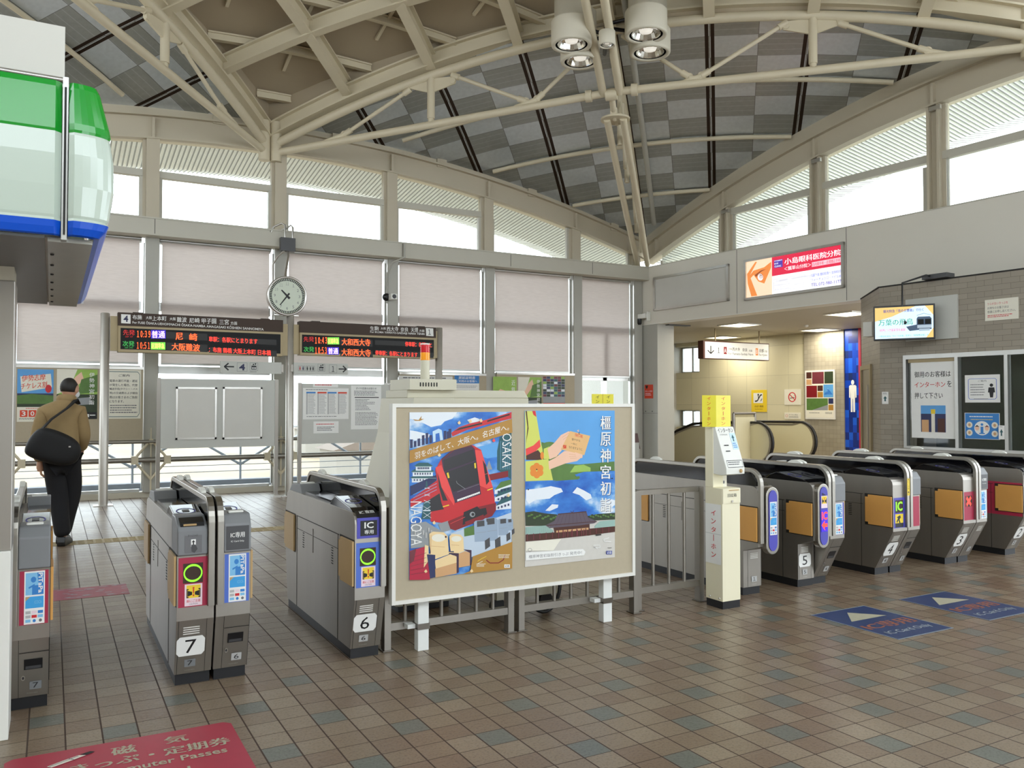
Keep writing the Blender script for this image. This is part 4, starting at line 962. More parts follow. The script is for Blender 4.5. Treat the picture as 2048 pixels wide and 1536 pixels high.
a.poly([(166, 960), (196, 760), (206, 650), (214, 650), (226, 760), (258, 960)], 'art_teal'); a.line([(180, 890), (244, 890)], 8, 'art_cloud'); a.line([(192, 800), (230, 800)], 6, 'art_cloud')
# train side and front
a.poly([(78, 800), (300, 640), (330, 700), (400, 1000), (240, 980), (240, 800), (78, 860)], 'art_red'); a.poly([(232, 800), (330, 740), (350, 880), (240, 900)], 'art_black'); a.poly([(300, 1000), (400, 970), (410, 1050), (330, 1070)], 'art_grey')
a.poly([(78, 1000), (200, 980), (330, 1060), (300, 1180), (78, 1200)], 'art_grey')
a.poly([(330, 470), (440, 380), (580, 360), (650, 400), (700, 560), (745, 700), (772, 890), (740, 940), (440, 1055), (400, 1040), (380, 960), (330, 830), (280, 560)], 'art_red')
a.poly([(330, 470), (440, 380), (570, 358), (600, 392), (640, 690), (650, 760), (440, 830), (380, 640), (345, 560)], 'art_purple')
a.poly([(346, 480), (586, 395), (608, 485), (352, 574)], 'art_black'); a.poly([(356, 584), (608, 494), (636, 665), (424, 740)], 'art_black'); a.line([(450, 650), (456, 668), (525, 718)], 3, 'art_grey')
a.poly([(282, 540), (330, 520), (400, 700), (436, 815), (430, 850), (330, 700)], 'art_lred'); a.poly([(660, 470), (690, 520), (720, 660), (690, 690)], 'art_black'); a.poly([(300, 580), (330, 700), (380, 810), (340, 810), (310, 700)], 'art_black')
a.poly([(372, 586), (386, 580), (396, 624), (382, 628)], 'warn_yellow'); a.poly([(594, 508), (606, 504), (610, 546), (598, 550)], 'warn_yellow')
a.poly([(456, 802), (640, 738), (640, 752), (458, 818)], 'paper_white'); a.poly([(380, 980), (520, 920), (640, 860), (772, 830), (772, 890), (740, 940), (440, 1055), (400, 1040)], 'art_dred')
a.poly([(510, 905), (620, 858), (640, 880), (690, 870), (700, 920), (640, 960), (500, 1010)], 'art_black'); a.ell(580, 924, 22, 22, 'art_grey', 14); a.ell(584, 924, 12, 13, 'art_black', 12); a.poly([(520, 985), (670, 925), (675, 950), (525, 1012)], 'art_dred')
a.line([(340, 860), (390, 846)], 8, 'warn_yellow'); a.line([(700, 728), (744, 712)], 8, 'warn_yellow')
a.line([(400, 1000), (520, 945)], 3, 'art_lred'); a.line([(332, 480), (440, 392), (570, 368), (600, 398), (645, 700)], 4, 'art_dred'); a.line([(352, 574), (608, 485)], 6, 'art_purple'); a.line([(456, 740), (636, 676)], 2, 'art_grey')
a.poly([(600, 400), (650, 406), (700, 560), (744, 700), (700, 716), (640, 690)], 'art_lred'); a.poly([(662, 480), (688, 524), (716, 655), (692, 684)], 'art_black'); a.line([(676, 600), (706, 590)], 3, 'art_lred')
for k in range(12): a.line([(460 + k * 15, 808 - k * 5.3), (464 + k * 15, 816 - k * 5.3)], 3, 'art_grey')
for y, x0, x1 in ((640, 92, 276), (590, 99, 261), (545, 124, 248)):
    for k in range(7): a.rect(x0 + 14 + (x1 - x0 - 40) * k / 6, y - 8, x0 + 22 + (x1 - x0 - 40) * k / 6, y + 8, 'art_navy'); a.lift -= a.eps
    a.line([(x0 - 10, y - 14), (x1 + 10, y - 14)], 3, 'art_verdi')
for y in (700, 725, 750): a.line([(100, y + 60), (290, y - 30)], 3, 'sky_light')
for k in range(5): a.line([(180 + k * 3, 950 - k * 60), (244 - k * 3, 905 - k * 50)], 3, 'art_cloud'); a.line([(244 - k * 3, 950 - k * 60), (180 + k * 3, 905 - k * 50)], 3, 'art_cloud')
for y in (735, 795, 865):
    for k in range(4): a.rect(785 + k * 27, y - 4 - k * 8, 797 + k * 27, y + 14 - k * 8, 'art_navy'); a.lift -= a.eps
for k in range(6): a.line([(805 + k * 14, 330), (805 + k * 14, 560)], 2, 'sky_light'); a.lift -= a.eps
a.up()
for k in range(9): a.rect(85 + k * 22, 1030 + (k % 3) * 20, 98 + k * 22, 1062 + (k % 3) * 26, 'ink_lgrey'); a.lift -= a.eps
a.up()
# golden headline band
a.poly([(74, 402), (895, 152), (900, 262), (72, 506)], 'art_gold')
a.text('羽をのばして、大阪へ。名古屋へ。', 114, 420, 872, 474, 'paper_white', 0, -.305)
a.text('NAGOYA', 76, 815, 168, 1175, 'paper_white', -.005, 0, True); a.text('OSAKA', 818, 270, 892, 545, 'paper_white', -.005, 0, True)
# seats
a.poly([(400, 1080), (895, 910), (895, 1170), (560, 1280), (400, 1240)], 'art_lseat'); a.poly([(510, 1040), (600, 1010), (600, 1090), (512, 1105)], 'art_green')
for x, y, k in ((850, 965, .5), (785, 962, .72), (665, 955, 1), (590, 975, .92)):
    a.poly([(x, y + 14 * k), (x + 16 * k, y), (x + 100 * k, y - 6 * k), (x + 118 * k, y + 14 * k), (x + 122 * k, y + 190 * k), (x + 8 * k, y + 205 * k)], 'art_seat')
    a.poly([(x + 26 * k, y + 4 * k), (x + 92 * k, y - 2 * k), (x + 94 * k, y + 48 * k), (x + 28 * k, y + 56 * k)], 'dark_grey')
    a.line([(x + 20 * k, y + 110 * k), (x + 112 * k, y + 100 * k)], 3 * k, 'art_grey')
    a.poly([(x - 50 * k, y + 205 * k), (x + 4 * k, y + 190 * k), (x + 122 * k, y + 184 * k), (x + 110 * k, y + 250 * k), (x - 20 * k, y + 285 * k), (x - 54 * k, y + 250 * k)], 'art_lseat')
    a.poly([(x + 96 * k, y + 180 * k), (x + 140 * k, y + 150 * k), (x + 144 * k, y + 230 * k), (x + 100 * k, y + 262 * k)], 'dark_grey')
a.poly([(66, 1220), (210, 1180), (230, 1460), (62, 1462)], 'art_carpet'); a.poly([(66, 1225), (120, 1200), (100, 1300), (66, 1330)], 'art_maroon'); a.poly([(190, 1170), (220, 1180), (220, 1300), (180, 1360)], 'art_cream')
for x, y, k, c in ((390, 1090, .75, 'art_tan'), (226, 1070, 1, 'art_cream')):
    a.poly([(x, y + 10), (x + 30 * k, y - 8), (x + 120 * k, y - 2), (x + 150 * k, y + 30 * k), (x + 160 * k, y + 180 * k), (x + 20 * k, y + 230 * k), (x + 4, y + 120 * k)], 'art_cream'); a.ell(x + 76 * k, y + 44 * k, 56 * k, 32 * k, 'paper_ivory', 18)
    a.poly([(x + 44 * k, y + 230 * k), (x + 170 * k, y + 180 * k), (x + 226 * k, y + 200 * k), (x + 226 * k, y + 340 * k), (x + 60 * k, y + 370 * k)], c); a.poly([(x - 20 * k, y + 180 * k), (x + 48 * k, y + 180 * k), (x + 44 * k, y + 370 * k), (x + 6 * k, y + 380 * k)], 'art_navy'); a.poly([(x + 150 * k, y + 160 * k), (x + 240 * k, y + 170 * k), (x + 240 * k, y + 330 * k), (x + 222 * k, y + 340 * k), (x + 222 * k, y + 200 * k)], 'art_purple')
    a.poly([(x + 46 * k, y + 300 * k), (x + 222 * k, y + 250 * k), (x + 222 * k, y + 340 * k), (x + 50 * k, y + 372 * k)], 'art_tan')
a.line([(236, 1180), (352, 1190)], 3, 'art_tan'); a.line([(404, 1172), (470, 1178)], 3, 'art_tan'); a.line([(240, 1090), (236, 1250)], 4, 'art_tan'); a.line([(210, 1246), (276, 1252)], 5, 'art_cream'); a.line([(372, 1234), (470, 1240)], 5, 'art_cream'); a.ell(360, 1106, 8, 9, 'art_brown', 10)
for k in range(5): a.line([(70, 1280 + k * 34), (200, 1236 + k * 40)], 3, 'art_maroon')
a.poly([(580, 1270), (903, 1150), (903, 1372), (500, 1415), (560, 1390)], 'art_gold'); a.line([(690, 1300), (720, 1325), (790, 1325), (830, 1300), (845, 1255)], 8, 'art_dred'); a.line([(620, 1310), (650, 1290), (690, 1270)], 4, 'warn_yellow'); a.line([(620, 1330), (660, 1310)], 3, 'paper_white'); a.lines(610, 1330, 690, 1360, 3, 'paper_ivory'); a.lines(790, 1255, 890, 1290, 3, 'paper_ivory')
a.rect(838, 1338, 884, 1366, 'paper_white'); a.text('近鉄', 843, 1342, 880, 1362, 'ink_navy', .01)
for x, y in ((560, 170), (645, 165), (310, 440), (265, 990), (195, 1390), (470, 182), (748, 325), (868, 770), (570, 1390)): a.poly([(x - 14, y), (x + 2, y - 18), (x + 14, y + 4), (x - 2, y + 14)], 'art_cream' if y != 325 else 'art_lred')
tag(mb.build('poster'), 'tall poster of a red express train on the notice stand, left of the pair', 'poster')

# right poster: shrine visit
mb = MB(); mb.box(2.68, 3.39, 4.6615, 4.6645, .45, 1.455, 'paper_white')
a = Art((2.68, 4.6612, 1.455), (.71, 0, 0), (0, 0, 1.005), [(88, 97), (870, 95), (875, 1397), (85, 1475)], mb, .0003, .00006)
a.full('art_gravel'); a.poly([(85, 95), (872, 95), (872, 640), (85, 715)], 'art_sky'); a.poly([(230, 370), (330, 400), (420, 560), (560, 570), (870, 545), (872, 640), (330, 712), (230, 520)], 'art_green')
a.poly([(480, 640), (520, 580), (600, 572), (660, 600), (660, 632)], 'art_lgreen'); a.ell(300, 395, 60, 26, 'art_green', 16)
a.poly([(88, 97), (180, 97), (220, 350), (240, 440), (240, 530), (90, 520)], 'art_kimono'); a.poly([(92, 97), (104, 97), (118, 250), (95, 390), (108, 240)], 'art_brown'); a.poly([(150, 97), (178, 97), (186, 150), (160, 130)], 'ink_red'); a.poly([(92, 430), (160, 400), (215, 348), (222, 410), (160, 470), (95, 490)], 'art_lred'); a.poly([(95, 490), (200, 440), (245, 500), (230, 530), (96, 528)], 'art_brown'); a.ell(236, 490, 16, 34, 'art_orange', 14)
a.poly([(250, 430), (300, 410), (310, 520), (250, 520)], 'art_kimono'); a.poly([(90, 540), (290, 520), (330, 708), (90, 716)], 'art_kimono')
for k in range(6): a.ell(188 + 34 * math.cos(k * 1.047 + .5), 622 + 38 * math.sin(k * 1.047 + .5), 29, 31, 'art_orange', 14)
a.ell(188, 612, 6, 6, 'ink_black', 10)
a.poly([(282, 430), (340, 380), (400, 310), (470, 275), (482, 300), (460, 330), (410, 440), (360, 500), (300, 524)], 'art_skin'); a.poly([(290, 540), (350, 510), (430, 450), (500, 450), (570, 480), (590, 500), (540, 540), (440, 560), (360, 590), (296, 615)], 'art_skin')
a.poly([(480, 275), (656, 318), (604, 488), (398, 436)], 'art_wood'); a.line([(560, 285), (556, 300), (566, 306)], 5, 'ink_black'); a.text('開運', 524, 294, 592, 322, 'warn_red', 0, .25); a.text('健やかな', 494, 336, 568, 356, 'ink_black', 0, .2); a.text('一年に', 486, 374, 540, 392, 'ink_black', 0, .2); a.text('なりますように', 470, 404, 586, 426, 'ink_black', 0, .2); a.rect(418, 398, 446, 428, 'warn_red')
for q in ([(410, 330), (470, 292)], [(418, 350), (468, 316)], [(404, 440), (440, 400)], [(470, 500), (540, 496)], [(478, 516), (556, 512)], [(470, 478), (560, 486)]): a.line(q, 2.5, 'art_tan')
a.poly([(540, 270), (556, 262), (552, 285)], 'art_skin'); a.poly([(520, 460), (590, 484), (586, 512), (540, 520)], 'art_skin')
a.poly([(86, 716), (560, 700), (520, 660), (600, 636), (873, 628), (874, 1030), (86, 1030)], 'art_blue'); a.poly([(330, 712), (560, 672), (566, 690), (550, 702), (330, 716)], 'art_green')
a.poly([(92, 790), (200, 780), (310, 760), (400, 780), (416, 810), (340, 840), (300, 870), (180, 880), (120, 915), (92, 880)], 'art_cloud'); a.poly([(500, 820), (540, 770), (600, 800), (660, 835), (670, 870), (620, 888), (560, 840)], 'art_cloud'); a.poly([(262, 976), (320, 920), (376, 925), (370, 950), (300, 980)], 'art_cloud'); a.poly([(750, 950), (840, 880), (873, 890), (873, 930), (800, 985)], 'art_cloud')
a.poly([(86, 990), (160, 980), (260, 1000), (360, 1010), (400, 1060), (260, 1110), (88, 1110)], 'art_dgreen'); a.poly([(620, 1030), (720, 1010), (874, 1000), (874, 1060), (640, 1070)], 'art_dgreen')
a.poly([(88, 1120), (260, 1108), (330, 1150), (330, 1180), (88, 1190)], 'art_verdi'); a.poly([(690, 1120), (740, 1075), (874, 1062), (874, 1120), (700, 1135)], 'art_verdi')
a.poly([(88, 1186), (330, 1170), (640, 1140), (874, 1120), (874, 1170), (640, 1200), (330, 1230), (88, 1248)], 'art_brown'); a.poly([(330, 1104), (650, 1090), (650, 1200), (350, 1222)], 'art_brown'); a.poly([(356, 1154), (640, 1130), (640, 1148), (356, 1172)], 'art_tan')
for k in range(14): a.rect(100 + 55 * k, 1180 - 4 * k, 106 + 55 * k, 1240 - 5 * k, 'art_maroon')
for k in range(26): a.ell(100 + k * 12 + 6 * (k % 2), 1010 + 12 * (k % 3) + k, 13, 10, 'art_green' if k % 2 else 'art_dgreen', 9); a.lift -= a.eps * .9
for k in range(20): a.ell(650 + k * 11, 1034 - (k % 3) * 7, 11, 9, 'art_green' if k % 2 else 'art_dgreen', 9); a.lift -= a.eps * .9
a.poly([(370, 1006), (620, 986), (636, 1040), (716, 1076), (690, 1092), (560, 1110), (300, 1130), (262, 1106), (340, 1066)], 'art_roof'); a.line([(372, 1008), (620, 988)], 8, 'art_brown'); a.line([(480, 980), (500, 1000)], 4, 'art_brown'); a.line([(510, 976), (494, 1000)], 4, 'art_brown'); a.line([(268, 1108), (712, 1076)], 6, 'art_brown')
for k in range(9): a.line([(395 + k * 27, 1008 - k * 2), (350 + k * 38, 1112 - k * 4)], 1.5, 'art_purple'); a.lift -= a.eps
for k in range(7): a.rect(372 + k * 40, 1150 - k * 2.6, 380 + k * 40, 1218 - k * 3, 'art_maroon'); a.lift -= a.eps
for k in range(12): a.line([(96 + k * 18, 1122 - k), (96 + k * 19, 1186 - k)], 1.2, 'art_grey'); a.lift -= a.eps
a.up()
a.poly([(88, 1250), (400, 1226), (330, 1330), (88, 1330)], 'paper_ivory'); a.poly([(700, 1192), (750, 1188), (752, 1198), (706, 1204)], 'ink_black'); a.line([(838, 1258), (780, 1256), (770, 1236), (820, 1222)], 6, 'paper_white'); a.line([(680, 1288), (740, 1288), (740, 1310), (690, 1304), (720, 1318)], 6, 'paper_white')
a.poly([(88, 1345), (590, 1320), (612, 1345), (600, 1376), (88, 1415)], 'paper_white'); a.text('橿原神宮初詣割引きっぷ 発売中！', 114, 1368, 580, 1398, 'ink_grey', .0, -.07); a.ring(124, 1322, 18, 16, 3, 'ink_grey', 16)
a.rect(796, 1338, 846, 1370, 'ink_blue'); a.text('近鉄', 802, 1342, 842, 1366, 'paper_white', .01); a.lines(806, 1310, 848, 1320, 1, 'ink_black')
a.vtext('橿原神宮初詣', 793, 134, 1004, 92, 'art_navy', 0, .84); a.vtext('橿原神宮初詣', 789, 130, 1000, 92, 'paper_white', .02, .84)
for x, y in ((112, 788), (846, 694)): a.ell(x, y, 6, 6, 'ink_black', 10)
tag(mb.build('poster'), 'tall shrine visit poster with hands and a temple roof, right of the pair', 'poster')

# ================================================================ stainless rails behind the stand
def fence(x0, x1, Y, label, n):
    t = thing('guard_rail', label, 'railing', ((x0 + x1) / 2, Y, 0))
    for x in (x0, x1):
        mb = MB(); mb.box(x - .022, x + .022, Y - .03, Y + .03, 0, .87, 'stainless'); mb.box(x - .035, x + .035, Y - .045, Y + .045, 0, .008, 'stainless_dark'); mb.build('post', t, .002)
    mb = MB(); mb.box(x0 + .022, x1 - .022, Y - .025, Y + .025, .835, .87, 'stainless'); mb.build('top_rail', t)
    mb = MB(); mb.box(x0 + .022, x1 - .022, Y - .025, Y + .025, .12, .165, 'stainless'); mb.build('bottom_rail', t)
    for i in range(n):
        x = x0 + (x1 - x0) * (i + 1) / (n + 1); mb = MB(); mb.tube([(x, Y, .16), (x, Y, .84)], .0125, 'stainless', 10); mb.build('bar', t)
fence(1.80, 2.655, 4.83, 'stainless guard rail section behind the red train poster', 6)
fence(2.735, 3.68, 4.83, 'stainless guard rail section behind the shrine poster', 6)
fence(3.745, 4.34, 4.88, 'stainless guard rail section showing between the stand and the cream post', 3)
# hose hanging behind the rails
mb = MB(); c = Vector((3.05, 5.05, .24)); mb.tube([c + Vector((.14 * math.cos(a), .02 * math.sin(a), .2 * math.sin(a))) for a in np.linspace(-2.2, 2.0, 18)], .013, 'rubber', 8)
tag(mb.build('hose_loop'), 'black hose loop hanging low behind the guard rail', 'hose')
t = thing('folding_barrier', 'folded grey barrier lying on wheels behind the guard rail', 'barrier', (2.95, 5.3, 0))
mb = MB(); mb.box(2.75, 3.25, 5.18, 5.24, .12, .3, 'machine_beige'); mb.box(2.75, 3.25, 5.3, 5.36, .12, .3, 'machine_beige'); mb.box(2.74, 3.26, 5.17, 5.37, .3, .33, 'grey_plastic'); mb.build('frame', t)
for x in (2.8, 3.2):
    mb = MB(); mb.lathe([(.055, -.02), (.06, 0), (.055, .02)], (x, 5.27, .06), 'rubber', 16, (0, 1, 0)); mb.build('wheel', t)
# fare adjustment machine behind the stand
t = thing('fare_machine', 'tall beige fare adjustment machine with a signal lamp, half hidden by the notice stand', 'machine', (2.55, 5.9, 0))
mb = MB(); mb.prism([(2.17, 0.05), (2.17, .75), (2.15, .82), (2.27, 1.28), (2.3, 1.545), (2.62, 1.545), (2.62, .05)], 'y', 5.62, 6.3, 'machine_beige'); mb.box(2.2, 2.6, 5.66, 6.26, 0, .05, 'plinth_black'); mb.box(2.36, 2.38, 5.618, 5.62, .1, 1.2, 'gap_dark')
for k in range(6): mb.box(2.39, 2.41, 5.617, 5.62, 1.0 + k * .03, 1.012 + k * .03, 'gap_dark')
mb.build('body', t, .01)
mb = MB(); mb.prism([(2.3, 1.545), (2.3, 1.605), (3.3, 1.605), (3.34, 1.545)], 'y', 5.75, 6.2, 'machine_beige'); mb.build('top_deck', t, .006)
mb = MB(); mb.box(2.3, 2.68, 5.7, 6.1, 1.605, 1.685, 'machine_beige')
for k in range(7): mb.box(2.38 + k * .022, 2.39 + k * .022, 5.698, 5.7, 1.63, 1.66, 'gap_dark')
mb.build('vent_box', t, .006)
mb = MB(); mb.box(2.62, 3.34, 5.75, 6.25, .05, 1.545, 'machine_beige'); mb.build('side_cabinet', t, .006)
c = on_y(850, 780, 5.9)
t2 = thing('signal_lamp', 'small stacked red and amber signal lamp on the beige machine', 'lamp', (c.x, 5.9, 1.685))
mb = MB(); mb.lathe([(.036, 0), (.036, .15)], (c.x, 5.9, 1.685), 'machine_beige', 18); mb.build('stem', t2)
mat('lamp_amber', (236, 150, 30), .15, 0, .06, 40, 0, None, .15); mat('lamp_red', (200, 30, 40), .15, 0, .06, 40, 0, None, .1)
mb = MB(); mb.lathe([(.036, 0), (.038, .01), (.036, .02), (.038, .03), (.036, .04), (.038, .05), (.036, .06)], (c.x, 5.9, 1.835), 'lamp_amber', 18); mb.build('amber_lens', t2)
mb = MB(); mb.lathe([(.036, 0), (.038, .01), (.036, .02), (.038, .03), (.036, .04), (.038, .05), (.036, .06)], (c.x, 5.9, 1.895), 'lamp_red', 18); mb.lathe([(.038, .06), (.036, .07), (.001, .071)], (c.x, 5.9, 1.895), 'white_plastic', 18); mb.build('red_lens', t2)

# ================================================================ cream intercom post
t = thing('intercom_post', 'cream intercom post lettered in red between the rail and gate 5', 'intercom', (4.39, 4.68, 0))
x0, x1 = 4.3, 4.475
mb = MB(); mb.box(x0, x1, 4.585, 4.765, .055, .88, 'post_cream'); mb.box(x0, x0 + .1, 4.68, 4.765, .88, 1.33, 'post_cream'); mb.build('post', t, .003)
mb = MB(); mb.box(x0 + .004, x1 - .004, 4.589, 4.761, 0, .055, 'plinth_black'); mb.build('plinth', t)
mb = MB(); mb.prism([(4.765, .99), (4.765, 1.33), (4.66, 1.33), (4.545, 1.03), (4.545, .985), (4.6, .975)], 'x', x0 + .005, x1 + .01, 'white_plastic'); h = mb.build('intercom_box', t, .004)
a = Art((x0 + .005, 4.66, 1.33), (x1 + .005 - x0, 0, 0), (0, .115, .30), [(0, 0), (100, 0), (100, 100), (0, 100)], None, .0015)
a.text('インターホン', 8, 3, 92, 14, 'ink_black'); a.text('INTERPHONE', 14, 18, 54, 21, 'ink_grey'); a.rect(66, 16, 96, 56, 'sky_pale'); a.poly([(80, 19), (88, 28), (83, 28), (83, 36), (77, 36), (77, 28), (72, 28)], 'art_teal'); a.lines(70, 40, 92, 54, 3, 'card_blue'); a.lines(20, 44, 50, 50, 1, 'ink_black'); a.lines(22, 58, 46, 64, 1, 'ink_black')
a.line([(10, 82), (94, 82), (94, 98), (10, 98), (10, 82)], 1.2, 'ink_black'); a.lines(16, 85, 88, 95, 2, 'ink_grey'); a.mb.build('instruction_sheet', h)
mb = MB(); mb.lathe([(.014, 0), (.014, .006), (.008, .012)], (x1 - .03, 4.545, 1.008), 'flap_tan', 14, (0, -1, 0)); mb.build('push_button', h)
mb = MB(); mb.box(x0 + .02, x1 - .03, 4.69, 4.7, .88, .99, 'paper_ivory'); mb.box(x0 + .06, x0 + .12, 4.686, 4.69, .905, .925, 'ink_grey'); mb.build('niche', t)
mb = MB(); mb.box(x0 + .002, x1 - .002, 4.578, 4.585, .77, .878, 'post_cream'); mb.box(x0 + .06, x1 - .02, 4.574, 4.578, .862, .868, 'flap_tan'); mb.lathe([(.009, 0), (.009, .008)], ((x0 + x1) / 2, 4.578, .785), 'bright_steel', 12, (0, -1, 0)); h2 = mb.build('collection_box', t)
a = art_y(x0, x1, .77, .878, 4.5775, None, None, .001); a.text('回収箱', 26, 34, 76, 58, 'ink_black'); a.mb.build('box_lettering', h2)
# the white sheets hang on the face turned to the left rail
a = Art((x0 - .001, 4.762, .76), (0, -.165, 0), (0, 0, .44), [(0, 0), (100, 0), (100, 100), (0, 100)], None, .001)
a.full('paper_white'); a.rect(0, 49.6, 100, 50.2, 'ink_lgrey'); a.vtext('インターホン', 52, 8, 92, 30, 'ink_red', .02, .62); a.mb.build('lettered_sheet', t)
for y in (4.62, 4.72):
    mb = MB(); mb.lathe([(.008, 0), (.006, .006)], (x0, y, .075), 'bright_steel', 10, (-1, 0, 0)); mb.build('screw', t)
ca, cb, cc = on_y(1404, 792, 4.72), on_y(1432, 792, 4.66), on_y(1461, 792, 4.72)
for (p, q), nm in (((ca, cb), 'left'), ((cb, cc), 'right')):
    p = Vector((p.x, p.y, 1.565)); q = Vector((q.x, q.y, 1.565)); u = q - p; n = u.cross(Vector((0, 0, 1))).normalized()
    mb = MB(); v = Vector((0, 0, .235)); b = [p, q, q - v, p - v]; mb.face([i for i in b][::-1], 'yellow_board'); mb.face([i - n * .004 for i in b], 'yellow_board')
    for i in range(4): mb.face([b[i], b[(i + 1) % 4], b[(i + 1) % 4] - n * .004, b[i] - n * .004], 'yellow_board')
    a = Art(p, u, v, [(0, 0), (100, 0), (100, 100), (0, 100)], mb, .001); a.vtext('インターホン', 48, 2, 98, 26, 'warn_red', .01, .62)
    tag(mb.build('yellow_sign'), nm + ' leaf of the folded yellow intercom sign on the cream post', 'sign')
# the second yellow sign peeping over the stand
ca = on_y(1184, 788, 7.0); cb = on_y(1227, 788, 7.0)
mb = MB(); mb.box(ca.x, cb.x, 7.0, 7.006, ca.z - .3, ca.z, 'yellow_board'); a = art_y(ca.x, cb.x, ca.z - .3, ca.z, 7.0, None, mb, .001); a.rect(49.3, 0, 50.7, 100, 'art_gold'); a.vtext('インターホン', 25, 2, 98, 16, 'ink_black', .005, .6); a.vtext('インターホン', 75, 2, 98, 16, 'ink_black', .005, .6)
t = thing('intercom_sign', 'yellow intercom sign peeping over the notice stand', 'sign', ((ca.x + cb.x) / 2, 7, 0)); mb.build('sign_face', t)
mb = MB(); xm = (ca.x + cb.x) / 2; mb.box(xm - .08, xm + .08, 7.01, 7.16, 0, ca.z - .27, 'post_cream'); mb.build('post', t)
# leaflet rack glimpsed right of the stand
mb = MB(); c = on_y(1276, 870, 9.5)
t = thing('leaflet_rack', 'leaflet rack glimpsed between the notice stand and the corner column', 'rack', (c.x - .2, 9.6, 0))
mb.box(c.x - .5, c.x + .02, 9.5, 9.9, 0, .95, 'column_paint'); mb.build('rack_body', t)
for k in range(3):
    mb = MB(); z = .98 + k * .12; mb.prism([(9.5 + .1 * k, z - .12), (9.56 + .1 * k, z + .1), (9.58 + .1 * k, z + .1), (9.52 + .1 * k, z - .12)], 'x', c.x - .4, c.x + .04 - .03 * k, ('art_brown', 'paper_white', 'paper_ivory')[k]); mb.build('leaflet', t)
# ================================================================ departure boards, poles and clock
YD = 13.6
def departure(x0, x1, z0, z1, ref, label, draw):
    t = thing('departure_board', label, 'departure board', ((x0 + x1) / 2, YD, z0))
    mb = MB(); mb.box(x0, x1, YD - .02, YD + .14, z0, z1, 'tan_frame'); mb.build('housing', t, .006)
    zm = z1 - (z1 - z0) * .325
    mb = MB(); mb.box(x0 - .004, x1 + .004, YD - .03, YD + .145, zm, z1 + .006, 'brown_sign'); mb.box(x0 + .2, x0 + .34, YD - .01, YD + .1, z1, z1 + .02, 'brown_sign'); mb.box(x1 - .34, x1 - .2, YD - .01, YD + .1, z1, z1 + .02, 'brown_sign'); h = mb.build('header_panel', t)
    mb = MB(); mb.box(x0 + .035, x1 - .035, YD - .026, YD - .02, z0 + .045, zm - .035, 'led_black'); s = mb.build('screen', t)
    mb = MB()
    for x in (x0 - .1, x1):
        mb = MB(); mb.box(x, x + .1, YD + .02, YD + .1, z0 + .02, z1 - .05, 'tan_frame'); mb.build('bracket', t)
    a = Art((x0, YD - .0315, z1), (x1 - x0, 0, 0), (0, 0, z1 - z0), ref); b = Art((x0, YD - .0275, z1), (x1 - x0, 0, 0), (0, 0, z1 - z0), ref)
    draw(a, b); a.mb.build('route_lettering', h); b.mb.build('led_text', s)
def left_board(a, b):
    k = .043
    a.poly([(241, 630), (261, 631), (261, 649), (241, 648)], 'paper_white'); a.text('4', 246, 633, 256, 645.5, 'ink_navy', .03)
    for s, x0, y0, x1, y1 in (('布施', 265, 631.5, 285, 640.5), ('大阪', 293, 634, 306, 640), ('上本町', 306, 633.5, 336, 643), ('大阪', 342, 636, 355, 642), ('難波', 357, 635.5, 377, 645.5), ('尼崎', 382, 637, 403, 646.5), ('甲子園', 407, 638, 436, 648), ('三宮', 442, 639.5, 461, 649.5), ('方面', 464, 643.5, 477, 650)):
        a.text(s, x0, y0, x1, y1, 'paper_white', .015)
    a.text('For FUSE ŌSAKA-UEHOMMACHI ŌSAKA-NAMBA AMAGASAKI KŌSHIEN SANNOMIYA', 265, 642.5, 528, 648.6, 'paper_white', .012, .0445)
    for y0, y1, x0, x1 in ((664, 677, 335, 418), (685, 699, 335, 418), (672, 682, 421, 552), (692.5, 703, 421, 552)): b.poly([(x0, y0), (x1, y0 + (x1 - x0) * .04), (x1, y1 + (x1 - x0) * .04), (x0, y1)], 'led_dim')
    b.text('先発', 245, 661, 270, 671.5, 'led_dark_red', .015); b.text('10:39', 274.5, 662.5, 302.5, 675.5, 'led_orange', .03); b.rect(303.5, 661, 334, 677.5, 'led_violet'); b.text('普通', 305, 662.5, 332.5, 676.5, 'led_white', .02)
    b.text('尼', 354, 666, 369, 679.5, 'led_orange', .02); b.text('崎', 382, 667, 398, 681, 'led_orange', .02); b.text('車駅：各駅にとまります', 421, 672, 516, 682, 'led_red', .015, .04)
    b.text('DEP. 1ST', 250, 673, 266, 676, 'led_dark_red'); b.text('DEP. 2ND', 249, 694.5, 266, 697.5, 'led_green')
    b.text('次発', 244, 683, 269, 693.5, 'led_green', .015); b.text('10:51', 274, 685, 301, 698, 'led_orange', .03); b.rect(303, 684.5, 333, 699, 'led_sign_green'); b.text('区間準急', 305, 686.5, 331, 697, 'led_yellow', .02)
    b.text('大阪難波', 346, 685.5, 403, 699.5, 'led_orange', .02, .035); b.text('：布施 鶴橋 大阪上本町 日本橋', 421, 692, 541, 702, 'led_red', .015, .04)
